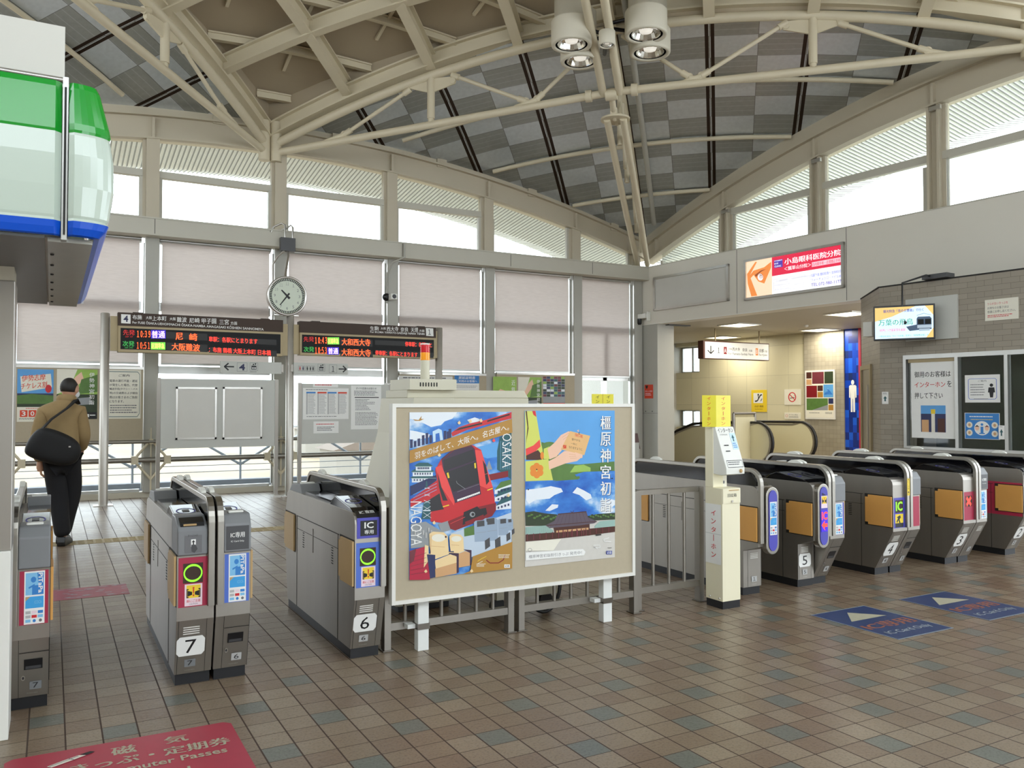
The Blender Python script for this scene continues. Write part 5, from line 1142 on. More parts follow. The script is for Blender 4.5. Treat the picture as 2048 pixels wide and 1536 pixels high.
def right_board(a, b):
    a.poly([(850, 658), (864, 659), (864, 674), (850, 673)], 'paper_white'); a.text('1', 854, 661, 859, 671, 'ink_black', .02)
    for s, x0, y0, x1, y1 in (('生駒', 741, 654, 758, 662.5), ('大和', 762, 656, 772, 661), ('西大寺', 774, 655, 797, 664), ('奈良', 801, 656.5, 816, 665), ('天理', 821, 657.5, 835, 666), ('方面', 837, 661, 847, 666)):
        a.text(s, x0, y0, x1, y1, 'paper_white', .015)
    a.text('For IKOMA YAMATO-SAIDAIJI NARA TENRI', 741, 663, 847, 668, 'paper_white', .012, .045)
    for y0, y1, x0, x1 in ((678, 691, 680, 745), (699, 712, 680, 745), (681, 690, 750, 862), (700, 710, 750, 862)): b.poly([(x0, y0), (x1, y0 + (x1 - x0) * .045), (x1, y1 + (x1 - x0) * .045), (x0, y1)], 'led_dim')
    b.text('先発', 604, 674, 626, 684, 'led_dark_red', .015); b.text('10:43', 628, 675, 653, 688, 'led_orange', .03); b.rect(654, 675.5, 678, 689.5, 'led_sign_green'); b.text('区間準急', 655.5, 677.5, 676.5, 688, 'led_yellow', .02)
    b.text('大和西大寺', 683, 677.5, 741, 691, 'led_orange', .02, .03); b.text('停車駅：各駅にと', 809, 684, 860, 693, 'led_red', .015, .045)
    b.text('次発', 604, 694, 626, 704.5, 'led_green', .015); b.text('10:53', 628, 695, 652, 708, 'led_orange', .03); b.rect(653, 695, 677, 709.5, 'led_violet'); b.text('普通', 655, 696.5, 675.5, 708.5, 'led_white', .02)
    b.text('大和西大寺', 682, 697.5, 741, 711.5, 'led_orange', .02, .03); b.text('停車駅：各駅にとまります', 750, 701, 832, 710, 'led_red', .015, .045)
departure(.85, 3.27, 2.27, 2.855, [(235, 627), (565, 641), (563, 708), (234, 705)], 'brown departure board headed 4 with red lettering, left of the clock pole', left_board)
departure(3.55, 5.97, 2.3, 2.855, [(597, 643), (869, 658), (866, 717), (596, 711)], 'brown departure board headed 1 with red lettering, right of the clock pole', right_board)
for X, z, nm in ((.68, 2.84, 'left end of the departure boards'), (3.41, 2.95, 'clock between the departure boards'), (6.07, 2.86, 'right end of the departure boards')):
    t = thing('sign_pole', 'round steel pole holding up the ' + nm, 'pole', (X, 13.66, 0))
    mb = MB(); mb.lathe([(.064, 0), (.064, z), (.05, z + .01)], (X, 13.66, 0), 'pole_steel', 20); mb.build('shaft', t)
    mb = MB(); mb.box(X - .13, X + .13, 13.56, 13.78, 0, .012, 'bright_steel'); mb.build('base_plate', t)
ck = on_y(575.5, 591.5, 13.55)
t = thing('station_clock', 'round station clock in a steel rim showing half past ten', 'clock', (ck.x, 13.6, ck.z))
R0 = .325
mb = MB(); mb.lathe([(R0 * .7, -.16), (R0 * .97, -.1), (R0, -.02), (R0, .02), (R0 * .97, .035), (R0 * .9, .03), (R0 * .88, .005)], (ck.x, 13.6, ck.z), 'bright_steel', 40, (0, -1, 0)); mb.build('case', t)
mat('clock_face', (206, 214, 196), .4, 0, .03, 5)
mb = MB(); a = Art((ck.x - R0 * .88, 13.588, ck.z + R0 * .88), (R0 * 1.76, 0, 0), (0, 0, R0 * 1.76), [(-100, -100), (100, -100), (100, 100), (-100, 100)], None, .001)
a.ell(0, 0, 100, 100, 'clock_face', 40)
for i in range(60):
    an = math.radians(i * 6); c, s = math.cos(an), math.sin(an); k = a.lift; w_ = 3.2; a.poly([(86 * c - w_ * s, 86 * s + w_ * c), (99 * c - w_ * s, 99 * s + w_ * c), (99 * c + w_ * s, 99 * s - w_ * c), (86 * c + w_ * s, 86 * s - w_ * c)], 'ink_black'); a.lift = k
a.up()
for i in range(1, 13):
    an = math.radians(i * 30 - 90); x, y = 70 * math.cos(an), 70 * math.sin(an); wd = 8 if i > 9 else 5; a.text(str(i), x - wd, y - 8, x + wd, y + 8, 'ink_grey'); a.lift -= a.eps
a.up(); a.mb.build('dial', t)
for an, l, wd, nm in ((315, 46, 7, 'hour_hand'), (217, 68, 5, 'minute_hand')):
    c, s = math.sin(math.radians(an)), -math.cos(math.radians(an)); a.mb = MB(); a.lift += .002; a.poly([(c * l - s * wd * .5, s * l + c * wd * .5), (c * l + s * wd * .5, s * l - c * wd * .5), (-c * 20 + s * wd, -s * 20 - c * wd), (-c * 20 - s * wd, -s * 20 + c * wd)], 'ink_black'); a.mb.build(nm, t)
mb = MB(); mb.lathe([(.09, 2.94), (.09, 2.965), (.04, 2.966), (.03, 3.0)], (ck.x, 13.66, 0), 'bright_steel', 18); mb.box(ck.x - .2, ck.x + .2, 13.63, 13.69, 2.945, 2.96, 'bright_steel'); mb.build('mount', t)
jb = on_y(576, 489, 14.2)
t = thing('junction_box', 'dark junction box with looping conduits above the clock', 'box', (jb.x, 14.24, jb.z))
mb = MB(); mb.box(jb.x - .125, jb.x + .125, 14.18, 14.285, jb.z - .115, jb.z + .115, 'dark_grey'); mb.build('box', t, .004)
for pts in ([(-.05, .11, 0), (-.05, .33, 0), (-.1, .36, .04), (-.22, .3, .1), (-.27, .2, .1)], [(.08, .11, 0), (.08, .3, 0), (.05, .34, .02), (-.02, .28, .06), (-.08, .26, .1)], [(-.06, -.11, 0), (-.14, -.2, .12), (-.2, -.32, .22), (-.21, -1.2, .22)]):
    mb = MB(); mb.tube([(jb.x + x, 14.2 + y, jb.z + z) for x, z, y in pts], .016, 'bright_steel', 8); mb.build('conduit', t)
mb = MB(); mb.tube([(jb.x, 14.22, jb.z - .11), (jb.x, 14.18, jb.z - .2), (ck.x, 13.72, 3.62), (ck.x, 13.68, 3.5)], .02, 'bright_steel', 10); mb.build('drop_pipe', t)

# arrow signs
def strip_sign(p0, p1, label, draw):
    A, B = on_y(*p0, 13.56), on_y(*p1, 13.56)
    t = thing('direction_sign', label, 'sign', ((A.x + B.x) / 2, 13.6, B.z))
    mb = MB(); mb.box(A.x, B.x, 13.565, 13.62, B.z, A.z, 'board_grey'); mb.build('panel', t, .003)
    mb = MB(); mb.box(B.x if p1[0] < 580 else A.x - .04, (B.x + .04) if p1[0] < 580 else A.x, 13.59, 13.64, B.z + .03, A.z - .03, 'stainless'); mb.build('bracket', t)
    a = Art((A.x, 13.564, A.z), (B.x - A.x, 0, 0), (0, 0, A.z - B.z), [(0, 0), (124, 0), (124, 24), (0, 24)], None, .001); draw(a); a.mb.build('pictograms', t)
def elevator(a, x):
    a.line([(x, 2), (x + 16, 2), (x + 16, 18), (x, 18), (x, 2)], .5, 'ink_grey'); a.rect(x + 3, 8, x + 13, 16, 'ink_black'); a.poly([(x + 5, 7), (x + 7, 3), (x + 9, 7)], 'ink_black'); a.poly([(x + 9, 3), (x + 13, 3), (x + 11, 7)], 'ink_black')
    for k in range(3): a.rect(x + 4.5 + 3 * k, 11, x + 6 + 3 * k, 15, 'paper_white')
def sgn1(a):
    a.line([(7, 11), (27, 11)], 2.6, 'ink_black'); a.line([(16, 4), (8, 11), (16, 18)], 2.8, 'ink_black'); a.line([(33, 2.5), (53, 2.5), (53, 20), (33, 20), (33, 2.5)], .5, 'ink_grey'); a.text('4', 37, 5, 49, 18, 'ink_navy', .03); elevator(a, 59); a.lines(59, 20, 75, 22.5, 1, 'ink_grey')
def sgn2(a):
    a.line([(102, 12), (120, 12)], 2.6, 'ink_black'); a.line([(112, 5), (120, 12), (112, 19)], 2.8, 'ink_black'); a.line([(80, 3), (98, 3), (98, 21), (80, 21), (80, 3)], .5, 'ink_grey'); a.text('1', 86, 6, 92, 18.5, 'ink_black', .02); elevator(a, 54)
    a.line([(10, 7), (24, 7), (24, 18), (10, 18), (10, 7)], .5, 'ink_grey'); a.line([(27, 7), (46, 7), (46, 18), (27, 18), (27, 7)], .5, 'ink_grey')
    for x, c in ((13.5, 'ink_red'), (20.5, 'ink_navy'), (37, 'ink_black'), (43, 'ink_black'), (30, 'ink_black')): a.ell(x, 9.3, 1.1, 1.1, c, 10); a.poly([(x - 1.6, 10.7), (x + 1.6, 10.7), (x + .8, 16.5), (x - .8, 16.5)], c)
strip_sign((441, 722), (563, 748), 'pale sign with a left arrow and 4 under the left departure board', sgn1)
strip_sign((588, 725), (696, 749), 'pale sign with a right arrow and 1 under the right departure board', sgn2)
# free standing panels under the signs
def panel(p0, p1, label, mt, edge):
    A, B = on_y(*p0, 13.6), on_y(*p1, 13.6)
    t = thing('notice_board', label, 'notice board', ((A.x + B.x) / 2, 13.6, 0))
    mb = MB(); mb.box(A.x, B.x, 13.6, 13.64, B.z, A.z, mt); mb.build('panel', t)
    for x in (A.x - .03, B.x + .03):
        mb = MB(); mb.box(x - .028, x + .028, 13.6, 13.66, 0, A.z + .01, 'stainless'); l = mb.build('post', t)
        mb = MB(); mb.box(x - .06, x + .06, 13.53, 13.74, 0, .03, 'bright_steel'); mb.build('foot', l)
    return t, A, B
t, A, B = panel((322, 757), (549, 892), 'plain grey notice panel with two empty snap frames', 'board_grey', 0)
for p, q in (((352, 774), (433, 878)), ((446, 774), (524, 877))):
    P, Q = on_y(*p, 13.59), on_y(*q, 13.59); mb = MB(); w_ = .028
    mb.box(P.x, Q.x, 13.585, 13.6, P.z - w_, P.z, 'bright_steel'); mb.box(P.x, Q.x, 13.585, 13.6, Q.z, Q.z + w_, 'bright_steel'); mb.box(P.x, P.x + w_, 13.585, 13.6, Q.z, P.z, 'bright_steel'); mb.box(Q.x - w_, Q.x, 13.585, 13.6, Q.z, P.z, 'bright_steel'); f = mb.build('snap_frame', t)
    mb = MB()
    for x in (P.x, Q.x - .03):
        for z in (Q.z, P.z - .03): mb.box(x - .004, x + .034, 13.58, 13.59, z - .004, z + .034, 'dark_grey')
    for_ = MB(); for_.box(P.x + w_, Q.x - w_, 13.594, 13.6, Q.z + w_, P.z - w_, 'board_light' if 'board_light' in MATS else mat('board_light', (206, 204, 196), .4, 0, .05, 3)); for_.build('backing', f)
t, A, B = panel((604, 767), (778, 884), 'notice panel with timetables pinned on it, right of the clock pole', 'board_grey', 0)
def paper(p0, p1, Y, label, draw, mt='paper_white', name='notice', cat='notice', grp=None, th=.003):
    A, B = on_y(*p0, Y), on_y(*p1, Y); mb = MB(); mb.box(A.x, B.x, Y - th, Y, B.z, A.z, mt)
    a = Art((A.x, Y - th, A.z), (B.x - A.x, 0, 0), (0, 0, A.z - B.z), [(0, 0), (100, 0), (100, 100), (0, 100)], mb, .0006)
    if draw: draw(a)
    return tag(mb.build(name), label, cat, grp)
def timetable(a):
    a.lines(6, 4, 60, 9, 1, 'ink_grey')
    for x, c in ((7, 'card_blue'), (31, 'warn_red'), (53, 'card_blue'), (76, 'warn_red')):
        a.rect(x, 12, x + 20, 17, c); a.rect(x, 17, x + 3, 84, 'ink_lgrey'); a.lines(x + 4, 19, x + 20, 84, 17, 'ink_lgrey', .5, .3)
    a.lines(8, 90, 92, 94, 1, 'ink_grey')
Yp = 13.598
paper((606, 776), (697, 838), Yp, 'white timetable sheet with blue and red headings', timetable)
paper((626, 767), (676, 775), Yp, 'thin strip notice above the timetable sheet', lambda a: a.lines(8, 25, 92, 75, 1, 'ink_red'))
paper((627, 843), (677, 866), Yp, 'small notice with red heading below the timetable sheet', lambda a: (a.lines(10, 20, 90, 34, 1, 'ink_red'), a.lines(14, 45, 86, 85, 3, 'ink_grey')))
paper((702, 771), (762, 858), Yp, 'dense white timetable change notice beside the timetable sheet', lambda a: (a.text('ダイヤ変更のお知らせ', 16, 4, 84, 9, 'ink_black', .01), a.lines(10, 12, 92, 24, 4, 'ink_grey'), a.rect(12, 26, 92, 28, 'ink_black'), a.lines(14, 31, 80, 58, 8, 'ink_grey', .4, .5), a.lines(14, 61, 90, 92, 10, 'ink_grey', .4, .2)))
paper((768, 766), (789, 791), 14.497, 'small pastel notice beside the beige machine', lambda a: (a.lines(15, 15, 85, 60, 3, 'led_sign_green'), a.lines(15, 65, 85, 90, 2, 'sky_light')))

# ================================================================ boards and posters on the glazed wall
YB = 14.46
def wall_board(x0, x1, z0, z1, label):
    t = thing('wall_board', label, 'notice board', ((x0 + x1) / 2, 14.5, z0))
    mb = MB(); mb.box(x0, x1, YB, YB + .05, z0, z1, 'board_beige'); mb.build('board', t)
    mb = MB(); mb.box(x0, x1, YB - .01, YB + .055, z1 - .01, z1 + .03, 'bright_steel'); mb.box(x0, x1, YB - .01, YB + .055, z0 - .03, z0 + .01, 'bright_steel'); mb.build('rail', t)
wall_board(-.58, 1.28, .92, 2.06, 'beige wall board behind the walking person')
wall_board(5.63, 7.44, .92, 2.06, 'beige wall board behind the amber signal lamp')
wall_board(7.67, 9.5, .92, 2.1, 'beige wall board with three small posters above the notice stand')
Yq = YB - .002
def p_ise(a):
    a.rect(0, 0, 100, 62, 'art_sky'); a.poly([(8, 14), (92, 8), (96, 34), (12, 44)], 'paper_ivory'); a.text('伊勢志摩', 12, 12, 78, 24, 'warn_red', .02, -.06); a.text('チケレス割', 10, 27, 82, 39, 'warn_red', .02, -.06); a.ell(86, 37, 9, 8, 'ink_red', 14)
    a.rect(0, 46, 100, 60, 'art_navy'); a.poly([(0, 50), (40, 47), (100, 50), (100, 72), (0, 72)], 'art_green'); a.rect(0, 66, 100, 72, 'art_dgreen'); a.rect(0, 72, 100, 100, 'paper_ivory')
    for i, c in enumerate('300'): a.rect(8 + 24 * i, 78, 29 + 24 * i, 91, 'warn_red'); a.text(c, 13 + 24 * i, 80, 24 + 24 * i, 89, 'paper_white', .02)
    a.lines(24, 74, 80, 76.5, 1, 'warn_red'); a.lines(6, 93, 90, 97, 2, 'ink_grey')
def p_green(txt):
    def d(a):
        a.full('art_lgreen'); a.poly([(0, 0), (50, 0), (30, 40), (0, 50)], 'paper_ivory'); a.poly([(45, 15), (60, 5), (66, 20), (40, 42), (20, 60), (14, 52)], 'art_skin'); a.poly([(60, 20), (100, 10), (100, 45), (50, 50)], 'art_green')
        a.rect(0, 50, 100, 100, 'art_dgreen'); a.poly([(20, 60), (80, 56), (90, 70), (10, 74)], 'art_grey'); a.rect(0, 86, 100, 100, 'ink_black'); a.rect(68, 90, 80, 96, 'paper_white'); a.lines(82, 91, 97, 96, 1, 'paper_white')
        a.vtext(txt, 86, 5, 72, 13, 'paper_white', .01)
    return d
def p_notice(a):
    a.line([(4, 4), (90, 4), (96, 9), (96, 90), (90, 96), (4, 96)], 1.2, 'art_teal'); a.text('ご案内', 34, 9, 66, 14, 'ink_black', .02)
    for i, s in enumerate(('電車の運行不能・遅延', 'が発生した場合、代替', '輸送手段(タクシー・バス', '等)の交通費および宿泊', '費はお客さまのご負担', 'になります。')): a.text(s, 8, 20 + i * 8.4, 90 if i < 5 else 50, 25.4 + i * 8.4, 'ink_black', .015)
    a.lines(10, 72, 90, 91, 4, 'ink_grey', .4, .2)
paper((35, 738), (106, 843), Yq, 'sky blue poster with orange lettering and 300 on the left wall board', p_ise, name='poster', cat='poster')
paper((114, 738), (194, 838), Yq, 'green shrine poster beside the walking person', p_green('伊勢神宮初詣'), name='poster', cat='poster')
paper((214, 739), (281, 837), Yq, 'white framed notice in black lettering beside the left sign pole', p_notice, 'paper_ivory', 'poster', 'poster')
paper((797, 751), (905, 812), Yq, 'wide white notice half hidden behind the signal lamp', lambda a: (a.lines(8, 5, 90, 28, 3, 'ink_grey'), a.rect(6, 36, 34, 50, 'warn_red'), a.rect(36, 36, 66, 50, 'card_blue'), a.rect(80, 30, 97, 70, 'art_grey'), a.ell(90, 40, 4, 7, 'ink_black', 12), a.rect(86, 46, 94, 70, 'ink_black')), name='poster', cat='poster')
paper((909, 750), (958, 845), Yq, 'white notice with a blue heading above the notice stand', lambda a: (a.rect(0, 0, 100, 17, 'card_blue'), a.text('遅延証明書', 16, 2, 84, 8.5, 'paper_white', .02), a.text('ご利用のお客様へ', 8, 10, 92, 15, 'paper_white', .015), a.lines(5, 22, 95, 28, 2, 'ink_lgrey')), name='poster', cat='poster')
paper((986, 753), (1033, 835), Yq, 'leafy green poster with hands, first of three above the shrine poster', lambda a: (a.full('art_lgreen'), a.poly([(0, 50), (30, 30), (80, 40), (50, 55), (20, 62)], 'art_skin'), a.rect(0, 62, 100, 100, 'art_sky'), a.poly([(0, 90), (30, 76), (100, 74), (100, 100), (0, 100)], 'art_dred'), a.vtext('近鉄', 86, 6, 40, 16, 'paper_white')), name='poster', cat='poster')
paper((1036, 754), (1083, 835), Yq, 'leafy poster lettered in white, second of three above the shrine poster', p_green('伊勢神宮初詣'), name='poster', cat='poster')
def p_mosaic(a):
    a.full('art_grey')
    for i in range(6):
        for j in range(8): a.rect(i * 16.6, j * 6, i * 16.6 + 15, j * 6 + 5, random.choice(['art_maroon', 'art_teal', 'art_dgreen', 'art_cloud', 'art_navy', 'art_lgreen'])); a.lift -= a.eps
    a.up(); a.rect(0, 62, 100, 100, 'warn_red'); a.lines(8, 66, 80, 90, 3, 'paper_white')
paper((1086, 753), (1130, 838), Yq, 'patterned poster with a red foot, third of three above the shrine poster', p_mosaic, name='poster', cat='poster')
for X, z, nm in ((5.52, 3.26, 'on the column right of the clock'),):
    t = thing('security_camera', 'small white security camera ' + nm, 'camera', (X, 14.4, z)); c = on_y(781, 594, 14.42)
    mb = MB(); mb.lathe([(.07, 0), (.07, .05), (.03, .07)], (c.x - .06, 14.5, c.z), 'black_plastic', 16, (0, -1, 0)); mb.build('mount', t)
    mb = MB(); mb.box(c.x - .03, c.x + .09, 14.3, 14.46, c.z - .055, c.z + .05, 'white_plastic'); mb.lathe([(.04, 0), (.035, .012)], (c.x + .03, 14.3, c.z), 'black_plastic', 16, (0, -1, 0)); mb.build('housing', t, .008)
mb = MB(); c = on_y(809, 500, 14.27); mb.tube([(c.x, 14.2 + .07, 4.46), (c.x, 14.268, 4.2), (c.x - .2, 14.35, 4.1), (c.x - .25, 14.5, 3.9), (c.x - .25, 14.5, 3.36)], .018, 'column_paint', 8)
tag(mb.build('camera_conduit'), 'thin conduit dropping over the header to the white camera', 'pipe')

# ================================================================ header signs on the right
t = thing('blank_sign', 'empty grey sign frame on the header nearest the corner', 'sign', wbp(1.2, 0, 3.5))
def framed(mb, t0, t1, z0, z1, w_, m_, d=.05):
    for q in ((t0, t1, z1 - w_, z1), (t0, t1, z0, z0 + w_), (t0, t0 + w_, z0, z1), (t1 - w_, t1, z0, z1)): mb.box(q[0], q[1], -d, -.001, q[2], q[3], m_)
mb = MB(WB); framed(mb, .18, 2.3, 3.5, 4.22, .05, 'bright_steel'); mb.build('frame', t)
mb = MB(WB); mb.box(.23, 2.25, -.02, -.001, 3.55, 4.17, 'board_light'); mb.build('blank_panel', t)
t = thing('lit_sign', 'lit eye clinic advertisement in a steel frame on the header', 'sign', wbp(3.8, 0, 3.45))
mb = MB(WB); framed(mb, 2.7, 4.85, 3.46, 4.23, .045, 'bright_steel', .06); mb.build('frame', t)
for n_, c in (('lit_white', (250, 250, 255)), ('lit_red', (222, 40, 74)), ('lit_orange', (236, 140, 70)), ('lit_peach', (252, 222, 190)), ('lit_brown', (150, 80, 40)), ('lit_indigo', (84, 60, 170)), ('lit_blue', (110, 120, 210)), ('lit_pink', (250, 200, 214)), ('lit_grey', (160, 160, 170))): mat(n_, c, .4, 0, .02, 5, 0, None, .62)
a = art_b(2.745, 4.805, 3.505, 4.185, -.03, [(180, 405), (1812, 105), (1812, 850), (180, 1060)], None, .001)
a.full('lit_white'); a.poly([(180, 405), (612, 326), (612, 1000), (180, 1060)], 'lit_peach'); a.poly([(190, 620), (330, 400), (360, 400), (240, 640), (300, 560), (480, 500), (600, 400), (600, 500), (480, 800), (380, 760), (300, 640), (250, 700), (360, 1020), (260, 1030), (200, 800)], 'lit_orange'); a.poly([(320, 640), (420, 560), (520, 530), (420, 590), (340, 680)], 'lit_brown'); a.ell(415, 680, 46, 66, 'lit_white', 18); a.ring(425, 660, 30, 44, 9, 'lit_brown', 18); a.ell(425, 652, 9, 20, 'lit_brown', 12)
a.poly([(612, 326), (1812, 105), (1812, 480), (612, 668)], 'lit_red'); a.poly([(650, 380), (795, 352), (795, 500), (650, 520)], 'lit_indigo'); a.text('KOJIMA', 655, 384, 790, 408, 'lit_white', .02, -.19); a.text('EYE', 655, 430, 720, 456, 'lit_white', .02, -.17); a.text('CLINIC', 655, 478, 770, 508, 'lit_white', .02, -.15)
a.text('小島眼科医院分院', 825, 350, 1795, 465, 'lit_white', .03, -.175); a.text('＜瓢箪山分院＞', 822, 500, 1280, 575, 'lit_white', .02, -.16); a.poly([(1295, 425), (1795, 335), (1795, 425), (1295, 510)], 'lit_pink'); a.text('白内障手術・近視矯正手術', 1305, 436, 1785, 500, 'lit_red', .01, -.175)
a.line([(640, 735), (1265, 625), (1265, 860), (640, 960), (640, 735)], 4, 'lit_grey'); a.line([(640, 810), (1265, 700)], 3, 'lit_grey'); a.line([(640, 885), (1265, 780)], 3, 'lit_grey')
for k in range(6): a.line([(930 + k * 56, 685 - k * 10), (930 + k * 56, 912 - k * 9)], 3, 'lit_grey')
a.text('診療時間', 680, 745, 880, 785, 'lit_grey', 0, -.17); a.text('月火水木金土', 938, 700, 1255, 735, 'lit_grey', 0, -.17); a.text('午前9:00～11:30', 655, 830, 915, 862, 'lit_grey', 0, -.16); a.text('午後3:00～6:00', 655, 905, 915, 940, 'lit_grey', 0, -.15)
a.text('当駅下車 踏切街角へ 徒歩約3分', 1280, 640, 1800, 700, 'lit_blue', .01, -.155); a.text('フォーチュンコートビル3F', 1282, 725, 1800, 780, 'lit_blue', .01, -.14); a.text('TEL.072-980-1177', 1282, 812, 1800, 872, 'lit_indigo', .01, -.12)
a.mb.build('lit_panel', t)
# camera and red notice on the corner column
t = thing('security_camera', 'white box camera under the left end of the header', 'camera', wbp(-.2, -.1, 3.3))
mb = MB(WB); mb.box(-.3, .02, -.14, -.02, 3.36, 3.46, 'white_plastic'); mb.box(.02, .06, -.1, 0, 3.3, 3.5, 'white_plastic'); mb.build('housing', t, .01)
mb = MB(WB); mb.lathe([(.05, 0), (.05, -.1), (.03, -.13)], (-.2, -.1, 3.36), 'black_plastic', 14); mb.build('lens_unit', t)
a = sheet_b(-.17, .1, 1.62, 1.92, .018, 'warn_red'); a.poly([(12, 6), (42, 6), (36, 24), (26, 30), (16, 24)], 'ink_black'); a.text('防犯カメラ作動中', 8, 42, 92, 54, 'pink_pale'); a.lines(10, 62, 84, 84, 2, 'pink_pale')
tag(a.mb.build('red_notice'), 'small red notice on the corner column', 'notice')

# alcove fittings
for i, (px, py) in enumerate(((1478, 649), (1639, 659), (1698, 626.5), (1445, 674))):
    c = on_z(px, py, 3.22); mt = mat('lamp_panel', (255, 244, 214), .4, 0, .02, 4, 0, None, 5.0)
    t = thing('ceiling_light', ('square ceiling light above the hanging direction sign', 'square ceiling light above the no smoking sign', 'square ceiling light beside the television', 'farthest square ceiling light over the stairs')[i], 'light', c)
    mb = MB(); h = .3; mb.box(c.x - h, c.x + h, c.y - h, c.y + h, 3.205, 3.219, 'lamp_panel'); mb.build('diffuser', t)
    mb = MB()
    for q in ((-h - .03, -h, -h - .03, h + .03), (h, h + .03, -h - .03, h + .03), (-h, h, -h - .03, -h), (-h, h, h, h + .03)): mb.box(c.x + q[0], c.x + q[1], c.y + q[2], c.y + q[3], 3.195, 3.219, 'frame_white')
    mb.build('frame', t)
    area('stair_light', (c.x, c.y, 3.19), .55, .55, 34, (1, .93, .78))
for x, y in ((13.6, 10.2), (12.4, 8.2)):
    area('stair_light', (x, y, 3.19), .55, .55, 30, (1, .93, .78))
mb = MB(); c = on_z(1612, 650, 3.22); mb.lathe([(.05, 0), (.05, -.03), (.02, -.05)], (c.x, c.y, 3.219), 'white_plastic', 14); tag(mb.build('smoke_detector'), 'small round detector on the ceiling between the square lights', 'detector')
c = on_z(1355, 650, 3.22); mb = MB(); mb.box(c.x - .3, c.x + .3, c.y - .08, c.y + .08, 3.2, 3.219, 'dark_grey'); tag(mb.build('ceiling_vent'), 'dark slot vent in the ceiling beside the corner column', 'vent')
t = thing('hanging_sign', 'dark edged sign hung from the ceiling, down arrow and 1', 'sign', (13.8, 14.2, 2.5))
mb = MB(); mb.box(12.78, 14.82, 14.2, 14.38, 2.52, 2.93, 'art_brown'); mb.build('case', t, .006)
a = Art((12.83, 14.199, 2.905), (1.97, 0, 0), (0, 0, .37), [(0, 0), (127, 0), (127, 33), (0, 33)], None, .001)
a.full('paper_white'); a.line([(11, 8), (11, 23)], 2, 'ink_black'); a.line([(5, 17), (11, 24), (17, 17)], 2, 'ink_black'); a.line([(20, 8), (33, 8), (33, 24), (20, 24), (20, 8)], .5, 'ink_grey'); a.text('1', 24, 11, 28.5, 22, 'ink_black', .02); a.rect(36, 9, 42, 24, 'art_dred'); a.text('A', 37, 12, 41, 21, 'paper_white', .01)
a.text('大和', 45, 11, 52, 15, 'ink_black'); a.text('西大寺', 53, 9.5, 68, 16.5, 'ink_black', .01); a.text('奈良', 73, 10, 83, 17, 'ink_black', .01); a.text('方面', 86, 12.5, 93, 17, 'ink_black'); a.text('For Yamato-Saidaiji Nara', 45, 20, 95, 26, 'ink_black'); a.rect(100, 9, 105, 24, 'art_orange'); a.text('B', 101, 12, 104, 21, 'paper_white'); a.text('京都', 107, 10, 117, 17.5, 'ink_black', .01); a.text('方面', 118.5, 12.5, 124, 17, 'ink_black'); a.text('For Kyoto', 107, 20, 124, 26, 'ink_black'); a.mb.build('sign_face', t)
for x in (13.23, 14.6):
    mb = MB(); mb.tube([(x, 14.3, 2.92), (x, 14.3, 3.22)], .018, 'tan_frame', 8); mb.build('hanger_rod', t)
def walltag(t0, t1, z0, z1, off, mt, label, draw, name='notice', cat='notice', th=.012):
    a = sheet_b(t0, t1, z0, z1, off, mt, th); draw(a); return tag(a.mb.build(name), label, cat)
walltag(-1.16, -.67, 1.3, 1.86, BO, 'warn_yellow', 'orange escalator sign on the cream wall', lambda a: (a.rect(14, 14, 76, 60, 'paper_white'), a.line([(24, 52), (40, 50), (60, 24), (70, 22)], 6, 'ink_black'), a.ell(46, 22, 5, 5, 'ink_black', 10), a.line([(46, 26), (48, 42)], 5, 'ink_black'), a.line([(62, 52), (70, 40)], 4, 'ink_black'), a.text('のぼり専用', 22, 70, 78, 80, 'art_brown'), a.text('Up Escalator', 24, 85, 76, 91, 'art_brown')), 'escalator_sign', 'sign')
walltag(-.12, .37, 1.48, 1.86, BO, 'paper_ivory', 'white no smoking sign on the cream wall', lambda a: (a.ring(48, 50, 24, 32, 6, 'ink_red', 28), a.line([(34, 58), (62, 52)], 6, 'ink_grey'), a.line([(32, 32), (64, 68)], 5, 'ink_red'), a.line([(60, 42), (66, 34)], 3, 'ink_grey')), 'no_smoking_sign', 'sign')
walltag(-.12, .36, 1.13, 1.29, BO, 'paper_ivory', 'narrow white notice below the no smoking sign', lambda a: (a.ring(14, 50, 7, 24, 2, 'ink_red', 16), a.text('きつえん禁止', 28, 22, 84, 46, 'ink_grey'), a.lines(28, 58, 90, 84, 2, 'ink_grey')))
t = thing('framed_poster', 'tall framed photo poster on the grey tiled wall of the stairs', 'poster', wbp(.97, BO - .06, 1.2))
mb = MB(); a = sheet_b(.56, 1.38, 1.14, 2.3, BO - .065, 'frame_white', .03); a.mb.build('frame', t)
a = art_b(.6, 1.34, 1.18, 2.26, BO - .096, None, None, .001); a.full('paper_ivory')
for x0, y0, x1, y1, c in ((0, 0, 20, 14, 'art_brown'), (22, 0, 66, 26, 'art_maroon'), (68, 0, 100, 26, 'art_dgreen'), (0, 16, 20, 28, 'art_tan'), (0, 30, 40, 56, 'art_dred'), (42, 30, 62, 42, 'art_brown'), (42, 44, 62, 56, 'art_gold'), (64, 28, 100, 56, 'art_sky'), (0, 58, 80, 84, 'art_green'), (82, 58, 100, 70, 'art_navy'), (82, 72, 100, 84, 'art_gold')): a.rect(x0, y0, x1, y1, c); a.lift -= a.eps
a.up(); a.poly([(66, 50), (80, 36), (98, 50)], 'art_blue'); a.poly([(20, 84), (80, 72), (80, 84)], 'art_grey'); a.lines(10, 89, 60, 92, 1, 'ink_grey'); a.lines(70, 88, 95, 93, 2, 'ink_grey'); a.mb.build('print', t)
mb = MB(); fig = art_b(1.68, 1.93, 1.3, 2.05, BO - .031, [(0, 0), (50, 0), (50, 135), (0, 135)], mb, .001)
